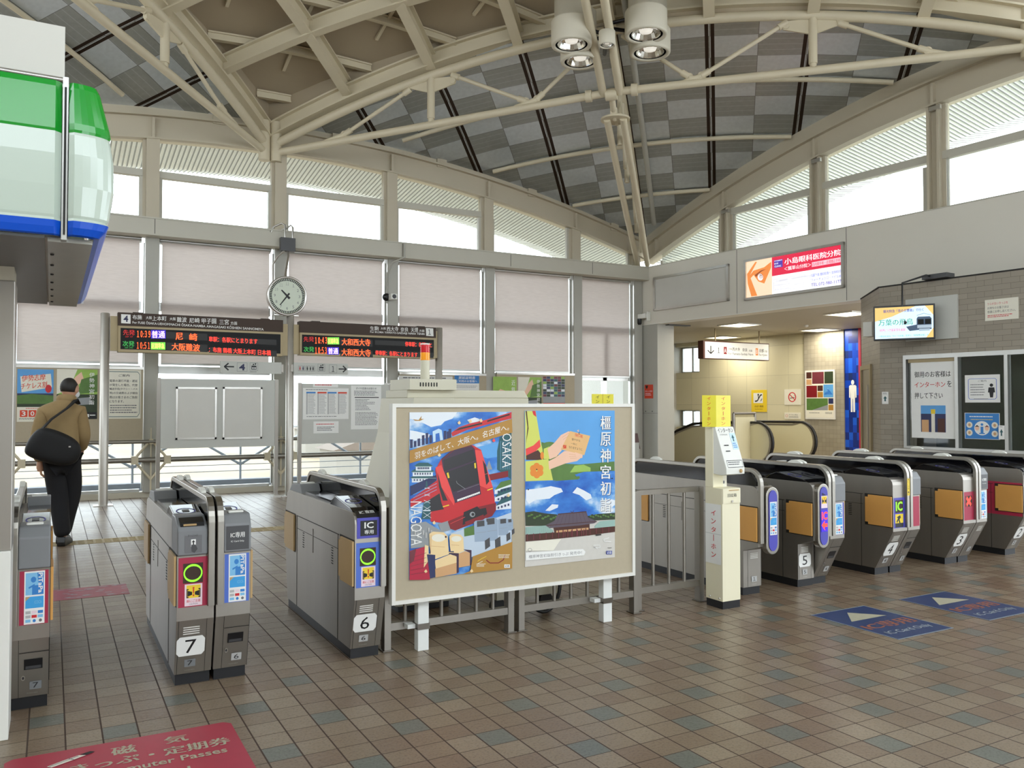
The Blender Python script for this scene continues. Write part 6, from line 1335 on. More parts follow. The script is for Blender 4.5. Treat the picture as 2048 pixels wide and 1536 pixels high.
fig.ell(25, 10, 8, 10, 'paper_white', 18); fig.poly([(6, 26), (12, 21), (38, 21), (44, 26), (44, 72), (38, 74), (36, 40), (36, 132), (27, 132), (26, 78), (24, 78), (23, 132), (14, 132), (14, 40), (12, 74), (6, 72)], 'paper_white')
tag(mb.build('toilet_pictogram'), 'white standing figure pictogram on the blue mosaic', 'sign')
t = thing('wall_case', 'shallow framed notice case on the wall beyond the corner column', 'notice case', wbp(-3.9, 2.4, 1.3))
c0, c1 = on_y(1321, 717, 18.2), on_y(1341, 785, 18.2); mb = MB(); mb.box(c0.x - 1.2, c1.x, 18.12, 18.2, c1.z, c0.z, 'frame_white'); mb.build('case', t, .01)
mb = MB(); mb.box(c0.x - 1.15, c1.x - .06, 18.115, 18.12, c1.z + .06, c0.z - .06, 'cream_flat'  if False else 'board_grey'); mb.build('backing', t)

# escalator balustrade at the head of the stairs
t = thing('escalator', 'escalator balustrade with black handrail running down beyond the gates', 'escalator', (13.3, 14, 0))
prof = [(18.6, -.9), (17.2, -.05), (16.2, .53), (15.6, .86), (15.05, 1.03), (14.3, 1.09), (13.2, 1.1)] + [(13.0 + .42 * math.sin(a) * -1 - .02, .68 + .42 * math.cos(a)) for a in np.linspace(.15, 2.7, 12)]
for X, k in ((13.2, 0), (14.5, 1)):
    mb = MB(); mb.tube([(X, y, z) for y, z in prof], .032, 'rubber', 10); mb.build('handrail', t)
    mb = MB(); pr = [(y, z - .06) if y > 13.0 else (y + .05, z) for y, z in prof]; mb.tube([(X, y, z) for y, z in pr], 0, 'stainless', 4, True, (.05, .04)); mb.build('rail_trim', t)
    mb = MB(); mb.prism([(y, z - .08) if y > 13 else (y + .08, z) for y, z in prof] + [(13.2, .0), (18.6, -1.6)], 'x', X - .02, X + .02, 'cream_flat_panel' if False else 'balustrade'  if 'balustrade' in MATS else mat('balustrade', (222, 216, 184), .25, .3, .03, 2)); mb.build('balustrade_panel', t)
t2 = thing('queue_barrier', 'low steel framed barrier panel in front of the escalator', 'barrier', (12.9, 12.6, 0))
c0, c1 = on_y(1467, 825, 13.2), on_y(1510, 825, 13.2); mb = MB()
for x in (c0.x, c1.x): mb.tube([(x, 13.2, 0), (x, 13.2, 1.3)], .03, 'stainless', 10)
mb.tube([(c0.x, 13.2, 1.3), (c1.x, 13.2, 1.3)], .03, 'stainless', 10); mb.build('frame', t2)
mb = MB(); mb.box(c0.x + .03, c1.x - .03, 13.18, 13.2, .2, 1.22, 'cream_panel'); mb.build('panel', t2)

# ================================================================ station office block
OF = -1.0
mbs = MB(); addwall(6.12, 6.5, 0, 3.23, 'office_tiles', OF); addwall(6.5, 9.0, 2.2, 3.23, 'office_tiles', OF); addwall(6.5, 9.0, 0, .85, 'office_tiles', OF)
q = [wbp(5.14, -.01, 0), wbp(6.12, OF, 0)]; u = math.hypot(.98, .99)
mbs.face([q[0], q[1], q[1] + Vector((0, 0, 3.23)), q[0] + Vector((0, 0, 3.23))], 'office_tiles', False, [(0, 0), (u, 0), (u, 3.23), (0, 3.23)])
mbs.face([wbp(5.14, -.01, 3.23), wbp(6.12, OF, 3.23), wbp(9, OF, 3.23), wbp(9, -.01, 3.23)], 'gap_dark'); o = mbs.build('wall_office'); struct(o)
mb = MB(WB); mb.prism([(5.12, .0), (6.11, OF - .012), (9, OF - .012), (9, OF + .02), (6.13, OF + .02), (5.16, 0)], 'z', 3.228, 3.245, 'gap_dark'); struct(mb.build('trim_4'))
mb = MB(WB); mb.box(5.2, 9.0, .0, .1, 0, 3.22, 'wall_panel'); struct(mb.build('wall_office_back'))
# narrow door on the slanted face
def sl(s, z, o=0.0): return q[0] + (q[1] - q[0]) * s + Vector((-(q[1] - q[0]).y, (q[1] - q[0]).x, 0)).normalized() * -o + Vector((0, 0, z))
fr = MB()
def slbox(mb, s0, s1, z0, z1, o0, o1, m):
    p = [sl(s, z, o) for z in (z0, z1) for o in (o1, o0) for s in (s0, s1)]; mb.mesh(p, [(0, 2, 3, 1), (4, 5, 7, 6), (0, 1, 5, 4), (2, 6, 7, 3), (0, 4, 6, 2), (1, 3, 7, 5)], m)
slbox(fr, .02, .6, 2.05, 2.12, 0, .03, 'tan_frame'); slbox(fr, .54, .6, 0, 2.05, 0, .03, 'tan_frame'); slbox(fr, .02, .08, 0, 2.05, 0, .03, 'tan_frame'); f = fr.build('door_1'); f['kind'] = 'structure'
mb = MB(); slbox(mb, .08, .54, 0, 2.05, 0, .008, 'office_door'  if 'office_door' in MATS else mat('office_door', (150, 140, 122), .4, .2, .04, 4)); mb.build('leaf', f)
mb = MB(); slbox(mb, .47, .49, .8, 1.8, .03, .05, 'bright_steel'); mb.build('handle', f)
# counter window
f, g = MB(WB), MB(WB)
for q_ in ((6.5, 9.0, 2.14, 2.2), (6.5, 9.0, .85, .9)): f.box(q_[0], q_[1], OF - .03, OF + .06, q_[2], q_[3], 'aluminium')
for x in (6.5, 7.25, 7.9, 8.6): f.box(x, x + .045, OF - .03, OF + .06, .9, 2.14, 'aluminium')
f.box(6.56, 7.24, OF, OF + .04, 2.09, 2.14, 'tan_frame')
g.box(6.56, 9.0, OF + .02, OF + .026, .9, 2.14, 'glass')
window(f, [g])
mb = MB(WB); mb.box(6.5, 9.0, -.2, -.12, .3, 2.2, 'art_dgreen'); mb.box(6.4, 9, OF + .1, -.05, .75, .85, 'board_grey'); struct(mb.build('wall_office_inside'))
YO = OF - .012
walltag(6.6, 7.24, 1.02, 2.09, OF + .012, 'paper_white', 'large white notice telling customers to use the intercom, in the office window', lambda a: (a.text('御用のお客様は', 8, 12, 90, 20, 'ink_black', .015), a.text('インターホン', 8, 26, 78, 33, 'ink_red', .015), a.text('を', 82, 25, 92, 33, 'ink_black', .015), a.text('押して下さい', 8, 40, 72, 48, 'ink_black', .015), a.rect(22, 57, 78, 92, 'art_navy'), a.rect(22, 57, 78, 68, 'art_sky'), a.rect(46, 62, 54, 92, 'paper_ivory'), a.rect(45, 62, 55, 68, 'warn_yellow'), a.rect(24, 76, 40, 92, 'art_tan'), a.rect(60, 74, 76, 92, 'art_brown')), th=.004)
def p_guide(a):
    a.line([(10, 18), (14, 14), (86, 14), (90, 18), (90, 82), (86, 88), (14, 88), (10, 82), (10, 18)], 1.6, 'gate_blue'); a.text('ご案内', 38, 18, 62, 26, 'ink_grey'); a.lines(16, 34, 62, 80, 5, 'ink_grey', .3, .3); a.lines(26, 86, 70, 91, 1, 'ink_grey')
    a.ell(76, 38, 5, 6, 'ink_black', 12); a.poly([(68, 46), (84, 46), (86, 64), (82, 64), (80, 82), (72, 82), (70, 64), (66, 64)], 'ink_black')
def p_info(a):
    a.full('card_blue', .03); a.lines(14, 12, 88, 20, 1, 'paper_white'); a.lines(18, 24, 84, 29, 1, 'warn_yellow'); a.ell(50, 58, 22, 27, 'paper_white', 24); a.ell(50, 44, 4, 5, 'card_blue', 12); a.rect(46, 52, 54, 76, 'card_blue'); a.rect(42, 76, 58, 80, 'card_blue'); a.ell(36, 58, 6, 9, 'art_skin', 14); a.ell(64, 58, 6, 9, 'art_skin', 14); a.poly([(29, 54), (36, 46), (43, 54), (36, 52)], 'ink_black'); a.poly([(57, 54), (64, 46), (71, 54), (64, 52)], 'art_maroon')
    for x, y in ((14, 46), (14, 76), (86, 46), (86, 78)): a.ell(x, y, 9, 12, 'paper_ivory', 16); a.ell(x, y, 4, 6, 'art_tan', 12)
for d, w1, w2 in ((0, 'in the window pane beside the intercom notice', 'below the guide sheet beside the intercom notice'), (.98, 'in the window pane at the right edge', 'in the window pane at the right edge')):
    walltag(7.37 + d, 7.83 + d, 1.52, 1.89, OF + .012, 'paper_white', 'white guide sheet with a uniformed figure ' + w1, p_guide, th=.003)
    walltag(7.36 + d, 7.82 + d, 1.03, 1.38, OF + .012, 'paper_white', 'blue information poster ' + w2, p_info, 'poster', 'poster', .003)
walltag(7.83, 7.9, 1.04, 1.22, OF - .031, 'paper_white', 'tiny wayfinding sticker on the window post', lambda a: (a.poly([(50, 25), (80, 50), (62, 50), (62, 75), (38, 75), (38, 50), (20, 50)], 'art_teal'), a.lines(20, 8, 80, 16, 1, 'ink_grey')), 'sticker', 'sticker')
walltag(6.15, 6.25, 1.5, 1.68, OF, 'paper_white', 'tiny wayfinding sticker on the tiled wall beside the door', lambda a: (a.poly([(50, 35), (80, 55), (62, 55), (62, 78), (38, 78), (38, 55), (20, 55)], 'art_teal'), a.lines(15, 8, 85, 24, 2, 'ink_grey')), 'sticker', 'sticker', .004)
walltag(7.66, 8.08, 2.6, 2.88, OF, 'paper_ivory', 'white notice on the tiles right of the television', lambda a: (a.text('うらが白いきっぷを', 8, 14, 70, 26, 'ink_red'), a.text('お持ちのお客さまは', 8, 34, 72, 46, 'ink_black'), a.text('係員にお申し出ください。', 8, 52, 92, 64, 'ink_black'), a.lines(8, 74, 86, 88, 2, 'ink_red')))
# television on its bracket
tvc = wbp(6.72, -1.38, 2.63); TU = Vector((math.sin(math.radians(31)), -math.cos(math.radians(31)), 0)); TN = Vector((TU.y, -TU.x, 0))
def ray_tv(px, py):
    r = ray(px, py); n = TN; e = Vector((0, 0, EYE)); return e + r * ((tvc - e).dot(n) / r.dot(n))
a0, a1 = ray_tv(1747, 648), ray_tv(1870, 642); hw = (a1 - a0).length / 2; tc = (a0 + a1) / 2; zt_, zb_ = ray_tv(1806, 610).z, ray_tv(1806, 680).z; zc = (zt_ + zb_) / 2; hh = (zt_ - zb_) / 2
TM = Matrix(((TU.x, -TN.x, 0, tc.x), (TU.y, -TN.y, 0, tc.y), (0, 0, 1, zc), (0, 0, 0, 1)))
if (Vector((0, 0, EYE)) - tc).dot(Vector((-TM[0][1], -TM[1][1], 0))) < 0: TM = Matrix(((TU.x, TN.x, 0, tc.x), (TU.y, TN.y, 0, tc.y), (0, 0, 1, zc), (0, 0, 0, 1)))
t = thing('television', 'flat television showing a train advert, hung from the office wall', 'television', (tc.x, tc.y, zc))
mb = MB(TM); mb.box(-hw, hw, 0, .06, -hh, hh, 'black_plastic'); mb.build('body', t, .004)
for n_, c in (('tv_white', (200, 220, 236)), ('tv_gold', (214, 180, 104)), ('tv_navy', (40, 36, 140)), ('tv_green', (44, 150, 116)), ('tv_pink', (220, 80, 120)), ('tv_train', (48, 66, 90)), ('tv_steel', (150, 164, 176))): mat(n_, c, .3, 0, .03, 4, 0, None, .75)
ax = Vector((TM[0][0], TM[1][0], 0)); ay = Vector((TM[0][1], TM[1][1], 0))
a = Art(Vector((tc.x, tc.y, zc)) - ax * (hw - .02) + Vector((0, 0, hh - .025)) - ay * .002, ax * (2 * hw - .04), Vector((0, 0, 2 * hh - .05)), [(0, 0), (100, 0), (100, 100), (0, 100)], None, .001)
a.full('tv_white'); a.poly([(0, 0), (70, 0), (30, 30), (0, 44)], 'tv_gold'); a.poly([(100, 0), (100, 30), (86, 0)], 'tv_gold'); a.poly([(100, 70), (100, 100), (88, 100)], 'tv_gold'); a.text('観光特急「青の交響曲」で行く', 15, 7, 84, 17, 'tv_navy', .02); a.text('万葉の飛鳥', 6, 38, 66, 58, 'tv_green', .015); a.text('好評につき設定日を追加！', 8, 68, 54, 77, 'tv_pink', .02); a.text('～明治を訪ね「キトラ古墳」見学と「飛鳥歴史館」を', 6, 89, 92, 95, 'tv_green')
a.poly([(72, 40), (74, 34), (94, 34), (97, 40), (97, 74), (72, 76)], 'tv_train'); a.rect(74, 42, 84, 58, 'led_black'); a.rect(86, 42, 96, 58, 'led_black'); a.poly([(73, 60), (97, 60), (97, 70), (73, 70)], 'tv_steel'); a.poly([(54, 64), (73, 58), (73, 76), (60, 78)], 'tv_train'); a.rect(76, 72, 94, 79, 'tv_steel'); a.line([(72, 30), (84, 24), (96, 30)], 1, 'tv_train')
a.mb.build('screen', t)
mb = MB(); c = wbp(6.9, OF, 2.6); mb.tube([(tc.x, tc.y, zc) , (tc.x * .5 + c.x * .5, tc.y * .5 + c.y * .5, 2.62), tuple(c)], .03, 'black_plastic', 8); mb.build('wall_arm', t)
mb = MB(WB); mb.box(6.55, 7.3, OF - .03, OF, 2.4, 3.0, 'board_grey'); tag(mb.build('backing_plate'), 'grey backing plate on the tiles behind the television', 'plate')
mb = MB(WB); mb.box(6.84, 7.2, OF - .1, OF + .1, 3.245, 3.31, 'dark_grey'); o = thing('cable_box', 'grey cable box on top of the office wall above the television', 'box', wbp(7, OF, 3.245)); mb.build('box', o, .004)
c = wbp(6.95, OF - .09, 3.29); mb = MB(); mb.tube([c, c + Vector((-.1, -.02, .0)), Vector((tc.x + .02, tc.y + .03, 3.2)), Vector((tc.x, tc.y + .02, zc + hh - .02))], .014, 'black_plastic', 8); mb.build('cable', o)
mb = MB(WB); mb.box(5.95, 6.1, OF - .16, OF - .0, 2.5, 2.72, 'white_plastic'); tag(mb.build('wall_speaker', None, .008), 'small white box on the tiles at the left edge of the television', 'box')

# ================================================================ spotlights under the roof
mat('lamp_white', (216, 210, 192), .5, 0, .03, 6); mat('reflector', (225, 224, 220), .12, 1.0, .1, 30)
for (px, py, dist, rr, lab) in ((1143, 92, 12.0, .295, 'large white spotlight, near left of the cluster'), (1160, 126, 12.5, .295, 'large white spotlight, far left of the cluster'), (1292, 72, 12.0, .305, 'large white spotlight, near right of the cluster'), (1300, 108, 12.5, .305, 'large white spotlight, far right of the cluster'), (1214, 92, 11.6, .115, 'small white spotlight in the middle of the cluster')):
    c = Vector((0, 0, EYE)) + ray(px, py) * dist
    t = thing('spotlight', lab, 'spotlight', c)
    h = .34 if rr > .2 else .2
    mb = MB(); mb.lathe([(rr * .79, .16), (rr * .8, .01), (rr * .86, 0), (rr * .98, .004), (rr, .03), (rr, h), (rr * .94, h + .03), (rr * .84, h + .035), (rr * .84, h + .42), (rr * .5, h + .43)] if rr > .2 else [(rr * .79, .1), (rr * .8, .01), (rr * .92, 0), (rr, .02), (rr, h), (rr * .5, h + .02)], c, 'lamp_white', 32, (0, 0, 1), True, False); mb.build('housing', t)
    mb = MB(); mb.lathe([(rr * .79, .02), (rr * .78, .17), (.001, .171)], c, 'black_plastic', 28, (0, 0, 1), True, False); mb.lathe([(rr * .72, .035), (rr * .69, .02), (rr * .66, .035), (rr * .55, .1), (rr * .35, .15), (rr * .001, .16)], c, 'reflector', 20, (0, 0, 1), False, False); mb.build('reflector', t)
    mb = MB(); mt = mat('lamp_glass', (250, 246, 236), .2, 0, .02, 6, 0, None, .55); mb.lathe([(rr * .34, .1), (rr * .3, .06), (rr * .001, .05)], c, 'lamp_glass', 18); mb.build('bulb', t)
    mb = MB(); ax_ = hp(.57, c.z + h * .9); top = c + Vector((0, 0, h * .9)); mb.tube([top, Vector((ax_.x, ax_.y, top.z))], .03, 'black_plastic', 8); mb.build('bracket', t)

# ================================================================ shop sign at the left
for n_, c in (('shop_green', (26, 148, 44)), ('shop_white', (192, 205, 192)), ('shop_blue', (0, 80, 200))): mat(n_, c, .16 if n_ != 'shop_blue' else .35, 0, .03, 2, 0, None, .0, .5, .5 if n_ != 'shop_blue' else 0)
t = thing('shop_sign', 'glossy green, white and blue shop fascia jutting in from the left', 'shop sign', (-.8, 4.6, 2.1))
ZS = [2.722, 2.70, 2.63, 2.56, 2.535, 2.525, 2.515, 2.44, 2.32, 2.22, 2.21, 2.2, 2.19, 2.165, 2.14, 2.135]
OUT = [.07, .082, .1, .118, .122, .117, .12, .132, .134, .12, .118, .111, .117, .107, .085, .065]
def colr(z): return 'shop_green' if z > 2.526 else 'shop_white' if z > 2.195 else 'shop_blue'
def fascia(path, amp):
    mb = MB()
    for i in range(len(ZS) - 1):
        for (p0, n0), (p1, n1) in zip(path, path[1:]):
            f = lambda p, n, k: (p[0] + n[0] * OUT[k] * amp, p[1] + n[1] * (OUT[k] - .05) * amp, ZS[k])
            mb.face([f(p0, n0, i + 1), f(p1, n1, i + 1), f(p1, n1, i), f(p0, n0, i)], colr((ZS[i] + ZS[i + 1]) / 2), True)
    return mb
m_ = fascia([((-2.6, 3.56), (0, -1)), ((-1.0, 3.56), (0, -1)), ((.0, 3.56), (0, -1)), ((.022, 3.575), (0, -.7))], .4); m_.build('front_panel', t)
pth = [((.044, 3.62), (0, -.3)), ((.046, 3.57), (.0, -.5))] + [((.05 + .02 * math.sin(a), 3.59 - .03 * math.cos(a)), (math.sin(a), -math.cos(a) * .6)) for a in np.linspace(.1, math.pi / 2, 9)] + [((.07, 4.2), (1, 0)), ((.07, 5.95), (1, 0))]
m_ = fascia(pth, 1.0); m_.build('corner_panel', t)
mb = MB(); mb.box(.024, .043, 3.55, 3.62, 2.12, 2.74, 'aluminium'); mb.box(.03, .037, 3.545, 3.55, 2.14, 2.7, 'gap_dark'); mb.build('joint_strip', t)
mb = MB(); mb.box(-2.6, -.03, 3.58, 5.95, 2.125, 2.135, 'grey_plastic'); mb.build('soffit', t)
mb = MB(); mb.box(-2.6, .05, 3.63, 5.94, 2.137, 2.72, 'white_plastic'); mb.box(.05, .17, 5.94, 5.95, 2.14, 2.7, 'white_plastic'); mb.build('core', t)
mb = MB(); mb.box(-.02, .132, 3.6, 5.95, 2.118, 2.135, 'aluminium')
for k in range(7): mb.lathe([(.008, 0), (.006, -.006)], (-.005, 3.9 + k * .3, 2.118), 'gap_dark', 8)
mb.build('edge_strip', t)
mb = MB(); mb.tube([(-2.6, 3.58, 2.735), (.03, 3.58, 2.735)], .012, 'bright_steel', 10); mb.build('top_rail', t)
mb = MB(); mb.prism([(.05, 3.62), (.14, 3.72), (.16, 3.9), (.05, 3.9)], 'z', 2.722, 2.73, 'white_plastic'); mb.build('top_cap', t)
mb = MB(); mb.box(-2.6, .03, 3.66, 5.9, 2.737, 2.975, 'shop_wall' if 'shop_wall' in MATS else mat('shop_wall', (206, 204, 194), .5, 0, .04, 3)); tag(mb.build('bulkhead'), 'plain off-white bulkhead box above the green shop fascia', 'bulkhead')
t = thing('shop_column', 'stainless shop column under the fascia with a white lower panel', 'column', (-.4, 4.45, 0))
mb = MB(); mb.box(-.62, -.15, 4.385, 4.64, .84, 2.06, 'cladding_steel'); mb.build('cladding', t, .004)
mb = MB(); mb.box(-.62, -.152, 4.365, 4.64, 0, .84, 'white_plastic'); mb.build('lower_panel', t, .004)
mb = MB(); mb.box(-.62, -.155, 4.39, 4.64, 2.06, 2.124, 'soffit_paint'); mb.build('top_box', t)

# ================================================================ floor markings
def decal(pts, label, mt, draw, name='floor_sticker', refs=None):
    P = [on_z(*p) for p in pts]; x0 = (P[0].x + P[3].x) / 2; x1 = (P[1].x + P[2].x) / 2; y1 = (P[0].y + P[1].y) / 2; y0 = (P[2].y + P[3].y) / 2
    mb = MB(); mb.box(x0, x1, y0, y1, .0, .0015, mt); a = Art((x0, y1, .0015), (x1 - x0, 0, 0), (0, y1 - y0, 0), [(0, 0), (100, 0), (100, 100), (0, 100)], mb, .0003, .0001)
    draw(a); return tag(mb.build(name), label, 'floor marking')
mat('decal_blue', (30, 54, 100), .45, 0, .14, 14); mat('decal_edge', (150, 160, 166), .5, 0, .1, 20); mat('decal_orange', (150, 86, 58), .5, 0, .25, 40); mat('decal_cream', (176, 172, 148), .5, 0, .1, 30); mat('decal_red', (170, 44, 66), .38, 0, .1, 9); mat('decal_worn', (150, 52, 72), .4, 0, .35, 26)
def icd(a):
    a.full('decal_edge'); a.full('decal_blue', .025); a.poly([(50, 12), (82, 38), (18, 38)], 'decal_cream'); a.text('IC専用', 8, 50, 92, 68, 'decal_orange', .04); a.text('IC Card Only', 12, 77, 88, 88, 'decal_edge', .01)
decal([(1622, 1230), (1730, 1211), (1905, 1257), (1795, 1280)], 'blue IC floor sticker with a cream arrow in front of gates 4 and 5', 'decal_blue', icd)
P = [Vector((5.70, 4.17, 0)), Vector((6.27, 4.17, 0)), Vector((6.27, 3.46, 0)), Vector((5.70, 3.46, 0))]
mb = MB(); mb.box(5.7, 6.27, 3.46, 4.17, 0, .0015, 'decal_blue'); a = Art((5.7, 4.17, .0015), (.57, 0, 0), (0, .71, 0), [(0, 0), (100, 0), (100, 100), (0, 100)], mb, .0004, .0003); icd(a); tag(mb.build('floor_sticker'), 'blue IC floor sticker with a cream arrow in front of gate 3', 'floor marking')
mb = MB(); X0, X1, Y0, Y1 = -.155, .755, 3.43, 4.115; c_ = .03
out = [(X0 + c_, Y0), (X1 - c_, Y0), (X1, Y0 + c_), (X1, Y1 - c_), (X1 - c_, Y1), (X0 + c_, Y1), (X0, Y1 - c_), (X0, Y0 + c_)]
mb.prism(out, 'z', 0, .0015, 'decal_red'); a = Art((X0, Y1, .0015), (X1 - X0, 0, 0), (0, Y1 - Y0, 0), [(0, 0), (100, 0), (100, 75), (0, 75)], mb, .0004, .0003)
a.text('磁', 43.5, 8, 54.5, 18, 'decal_cream', .03); a.text('気', 67, 7, 78, 16, 'decal_cream', .03); a.text('きっぷ・定期券', 26, 20.5, 95.5, 30, 'decal_cream', .03); a.text('Commuter Passes', 32, 33, 92, 39.5, 'decal_cream', .015); a.text('Tickets and', 26, 47, 74, 53, 'decal_cream', .015)
a.poly([(4, 22), (18, 20), (22, 30), (10, 36), (4, 32)], 'decal_cream'); a.poly([(17, 17), (24, 13), (30, 10), (33, 11.5), (27, 15), (19, 19)], 'paper_ivory'); a.poly([(30.5, 9.5), (35, 7.5), (37, 9), (33.5, 11.5)], 'ink_black'); a.line([(18, 17.5), (30, 11)], .5, 'ink_grey'); a.line([(26, 12.2), (28, 14.5)], .5, 'ink_grey'); a.poly([(6, 24), (16, 22), (18, 27), (8, 30)], 'ink_black')
tag(mb.build('floor_sticker'), 'crimson floor sticker for tickets and commuter passes in front of gate 7', 'floor marking')
mb = MB(); P0_, P1_ = on_z(105, 1200), on_z(335, 1165); y_ = (on_z(105, 1192).y + on_z(300, 1172).y) / 2
mb.box(.03, .56, y_ - .21, y_ + .21, 0, .0012, 'decal_worn')
k = 0
for i in range(26):
    x = .05 + .5 * random.random(); y = y_ - .19 + .38 * random.random(); mb.face([(x, y, .0018), (x + .03 + .05 * random.random(), y - .004, .0018), (x + .05, y + .012, .0018), (x + .01, y + .014, .0018)], 'decal_edge')
tag(mb.build('floor_tape'), 'worn pinkish red tape strip on the floor of the gate 7 passage', 'floor marking')
ya = on_z(200, 1082).y; mb = MB(); mat('tactile', (176, 160, 124), .6, 0, .1, 20)
mb.box(-.6, 3.2, ya - .15, ya + .15, 0, .002, 'tactile')
for i in range(44):
    for dy in (-.1, -.035, .035, .1): mb.box(-.58 + i * .085, -.52 + i * .085, ya + dy - .012, ya + dy + .012, .002, .006, 'tactile')
tag(mb.build('tactile_paving'), 'pale tactile paving strip crossing the floor behind the gates', 'floor marking')

# ================================================================ walking person
PXX, PYY = .1, 10.1
def skin(name, chains, parent, m, sub=2):
    """one smooth skin grown round joint chains: (points, radii); chains start at a joint already placed"""
    V, E, Rr = [], [], []
    idx = {}
    for pts, rad in chains:
        prev = None
        for p, r in zip(pts, rad):
            key = tuple(round(c, 4) for c in p)
            if key not in idx: idx[key] = len(V); V.append((p[0] + PXX, p[1] + PYY, p[2])); Rr.append(r if isinstance(r, tuple) else (r, r))
            k = idx[key]
            if prev is not None and prev != k: E.append((prev, k))
            prev = k
    me = bpy.data.meshes.new(name); me.from_pydata(V, E, []); me.materials.append(MATS[m])
    o = bpy.data.objects.new(name, me); COL.objects.link(o)
    o.modifiers.new('skin', 'SKIN'); me.skin_vertices.new() if not me.skin_vertices else None
    for i, r in enumerate(Rr): me.skin_vertices[0].data[i].radius = r
    me.skin_vertices[0].data[0].use_root = True
    s = o.modifiers.new('smooth', 'SUBSURF'); s.levels = s.render_levels = sub
    o.modifiers['skin'].use_smooth_shade = True
    if parent is not None: o.parent = parent; o.matrix_parent_inverse = Matrix.Translation(-Vector(parent['_base']))
    return o
mat('skin_tone', (196, 150, 122), .5, 0, .05, 8); mat('hair_black', (30, 25, 22), .6, 0, .2, 30); mat('jacket_tan', (150, 126, 86), .85, 0, .12, 12, .1); mat('trousers_black', (20, 20, 24), .85, 0, .15, 10); mat('bag_black', (14, 14, 16), .7, 0, .2, 16, .1); mat('mask_white', (226, 228, 230), .8, 0, .03, 12); mat('shoe_black', (18, 17, 17), .35, 0, .1, 10)
t = thing('person', 'person seen from behind in a tan jacket and dark trousers carrying a black bag', 'person', (PXX, PYY, 0))
pel = (0, 0, .95)
# body: x right, y away from the camera, walking away with the head turned to the right
hipR, kneeR, ankR = (.07, .0, .90), (.1, .1, .52), (.02, .1, .1)
hipL, kneeL, ankL = (-.07, .0, .90), (-.02, .02, .5), (.03, -.08, .09)
shR, elR, wrR = (.165, .03, 1.42), (.215, .02, 1.15), (.19, .18, 1.0)
shL, elL, wrL = (-.17, .0, 1.40), (-.235, -.03, 1.13), (-.2, .0, .88)
skin('body', [([pel, (0, .01, 1.1), (0, .03, 1.3), (0, .04, 1.46), (.045, .08, 1.54)], [(.13, .1), (.12, .09), (.15, .1), (.08, .07), .055]),
              ([pel, hipR, kneeR, ankR, (.02, .14, .05)], [(.13, .1), .08, .055, .035, .035]), ([pel, hipL, kneeL, ankL, (.03, .02, .045)], [(.13, .1), .08, .055, .035, .035]),
              ([(0, .04, 1.46), shR, elR, wrR], [(.08, .07), .055, .042, .028]), ([(0, .04, 1.46), shL, elL, wrL], [(.08, .07), .055, .042, .028])], t, 'skin_tone')
skin('trousers', [([pel, hipR, (.1, .07, .7), kneeR, (.06, .1, .3), (.02, .1, .09)], [(.17, .14), .13, .118, .105, .09, .085]), ([pel, hipL, (-.05, .01, .7), kneeL, (.0, -.04, .28), (.025, -.075, .085)], [(.17, .14), .13, .118, .105, .09, .085])], t, 'trousers_black')
skin('jacket', [([(0, .0, .86), (0, .0, 1.0), (0, .01, 1.15), (0, .03, 1.32), (0, .04, 1.45), (.04, .07, 1.52)], [(.185, .15), (.185, .15), (.185, .145), (.185, .14), (.13, .11), (.08, .075)]),
                ([(0, .04, 1.45), shR, elR, wrR], [(.13, .11), .088, .074, .058]), ([(0, .04, 1.45), shL, elL, wrL], [(.13, .11), .088, .074, .058])], t, 'jacket_tan')
mb = MB(); mb.lathe([(.085, -.03), (.098, .0), (.1, .03), (.09, .055)], (PXX + .04, PYY + .075, 1.53), 'jacket_tan', 20, (.05, .25, 1)); mb.build('collar', t)
def blob(name, c, rx, ry, rz, m, parent, tilt=0.0, n=20, cut=None, yaw=0.0):
    mb = MB(); vs, fs = [], []; R = n // 2
    for i in range(R + 1):
        th = math.pi * i / R
        for j in range(n):
            ph = 2 * math.pi * j / n; x, y, z = math.sin(th) * math.cos(ph), math.sin(th) * math.sin(ph), math.cos(th)
            if cut: x, y, z = cut(x, y, z)
            p = Vector((x * rx, y * ry, z * rz)); p.rotate(Matrix.Rotation(tilt, 3, 'X')); p.rotate(Matrix.Rotation(yaw, 3, 'Z')); vs.append(p + Vector(c))
    for i in range(R):
        for j in range(n): fs.append((i * n + j, (i + 1) * n + j, (i + 1) * n + (j + 1) % n, i * n + (j + 1) % n))
    mb.mesh(vs, fs, m, True); return mb.build(name, parent)
hc = (PXX + .075, PYY + .12, 1.66); YW = -.75   # face looks ahead and to the right
hd = blob('head', hc, .076, .098, .115, 'skin_tone', t, -.1, 24, lambda x, y, z: (x * (1 - .18 * max(0, -z)), y + .08 * max(0, -z) * max(0, y), z), YW)
blob('hair', (hc[0] - .008, hc[1] - .012, hc[2] + .022), .083, .102, .104, 'hair_black', t, -.1, 24, lambda x, y, z: (x, y * (1 if y < 0 else .72), max(z, -.55) if y < .2 else max(z, .05 + .5 * y)), YW)
fd = Vector((0, 1, 0)); fd.rotate(Matrix.Rotation(YW, 3, 'Z')); sd_ = Vector((fd.y, -fd.x, 0))
H = Vector(hc)
blob('nose', H + fd * .1 + Vector((0, 0, -.01)), .013, .02, .022, 'skin_tone', hd, 0, 10, None, YW)
for s in (-1, 1):
    blob('ear', H + sd_ * s * .078 + Vector((0, 0, -.005)), .012, .02, .032, 'skin_tone', hd, 0, 10, None, YW)
    blob('eye', H + fd * .088 + sd_ * s * .03 + Vector((0, 0, .012)), .011, .007, .006, 'ink_black', hd, 0, 8, None, YW)
blob('face_mask', H + fd * .045 + Vector((0, 0, -.052)), .066, .064, .052, 'mask_white', t, 0, 18, None, YW)
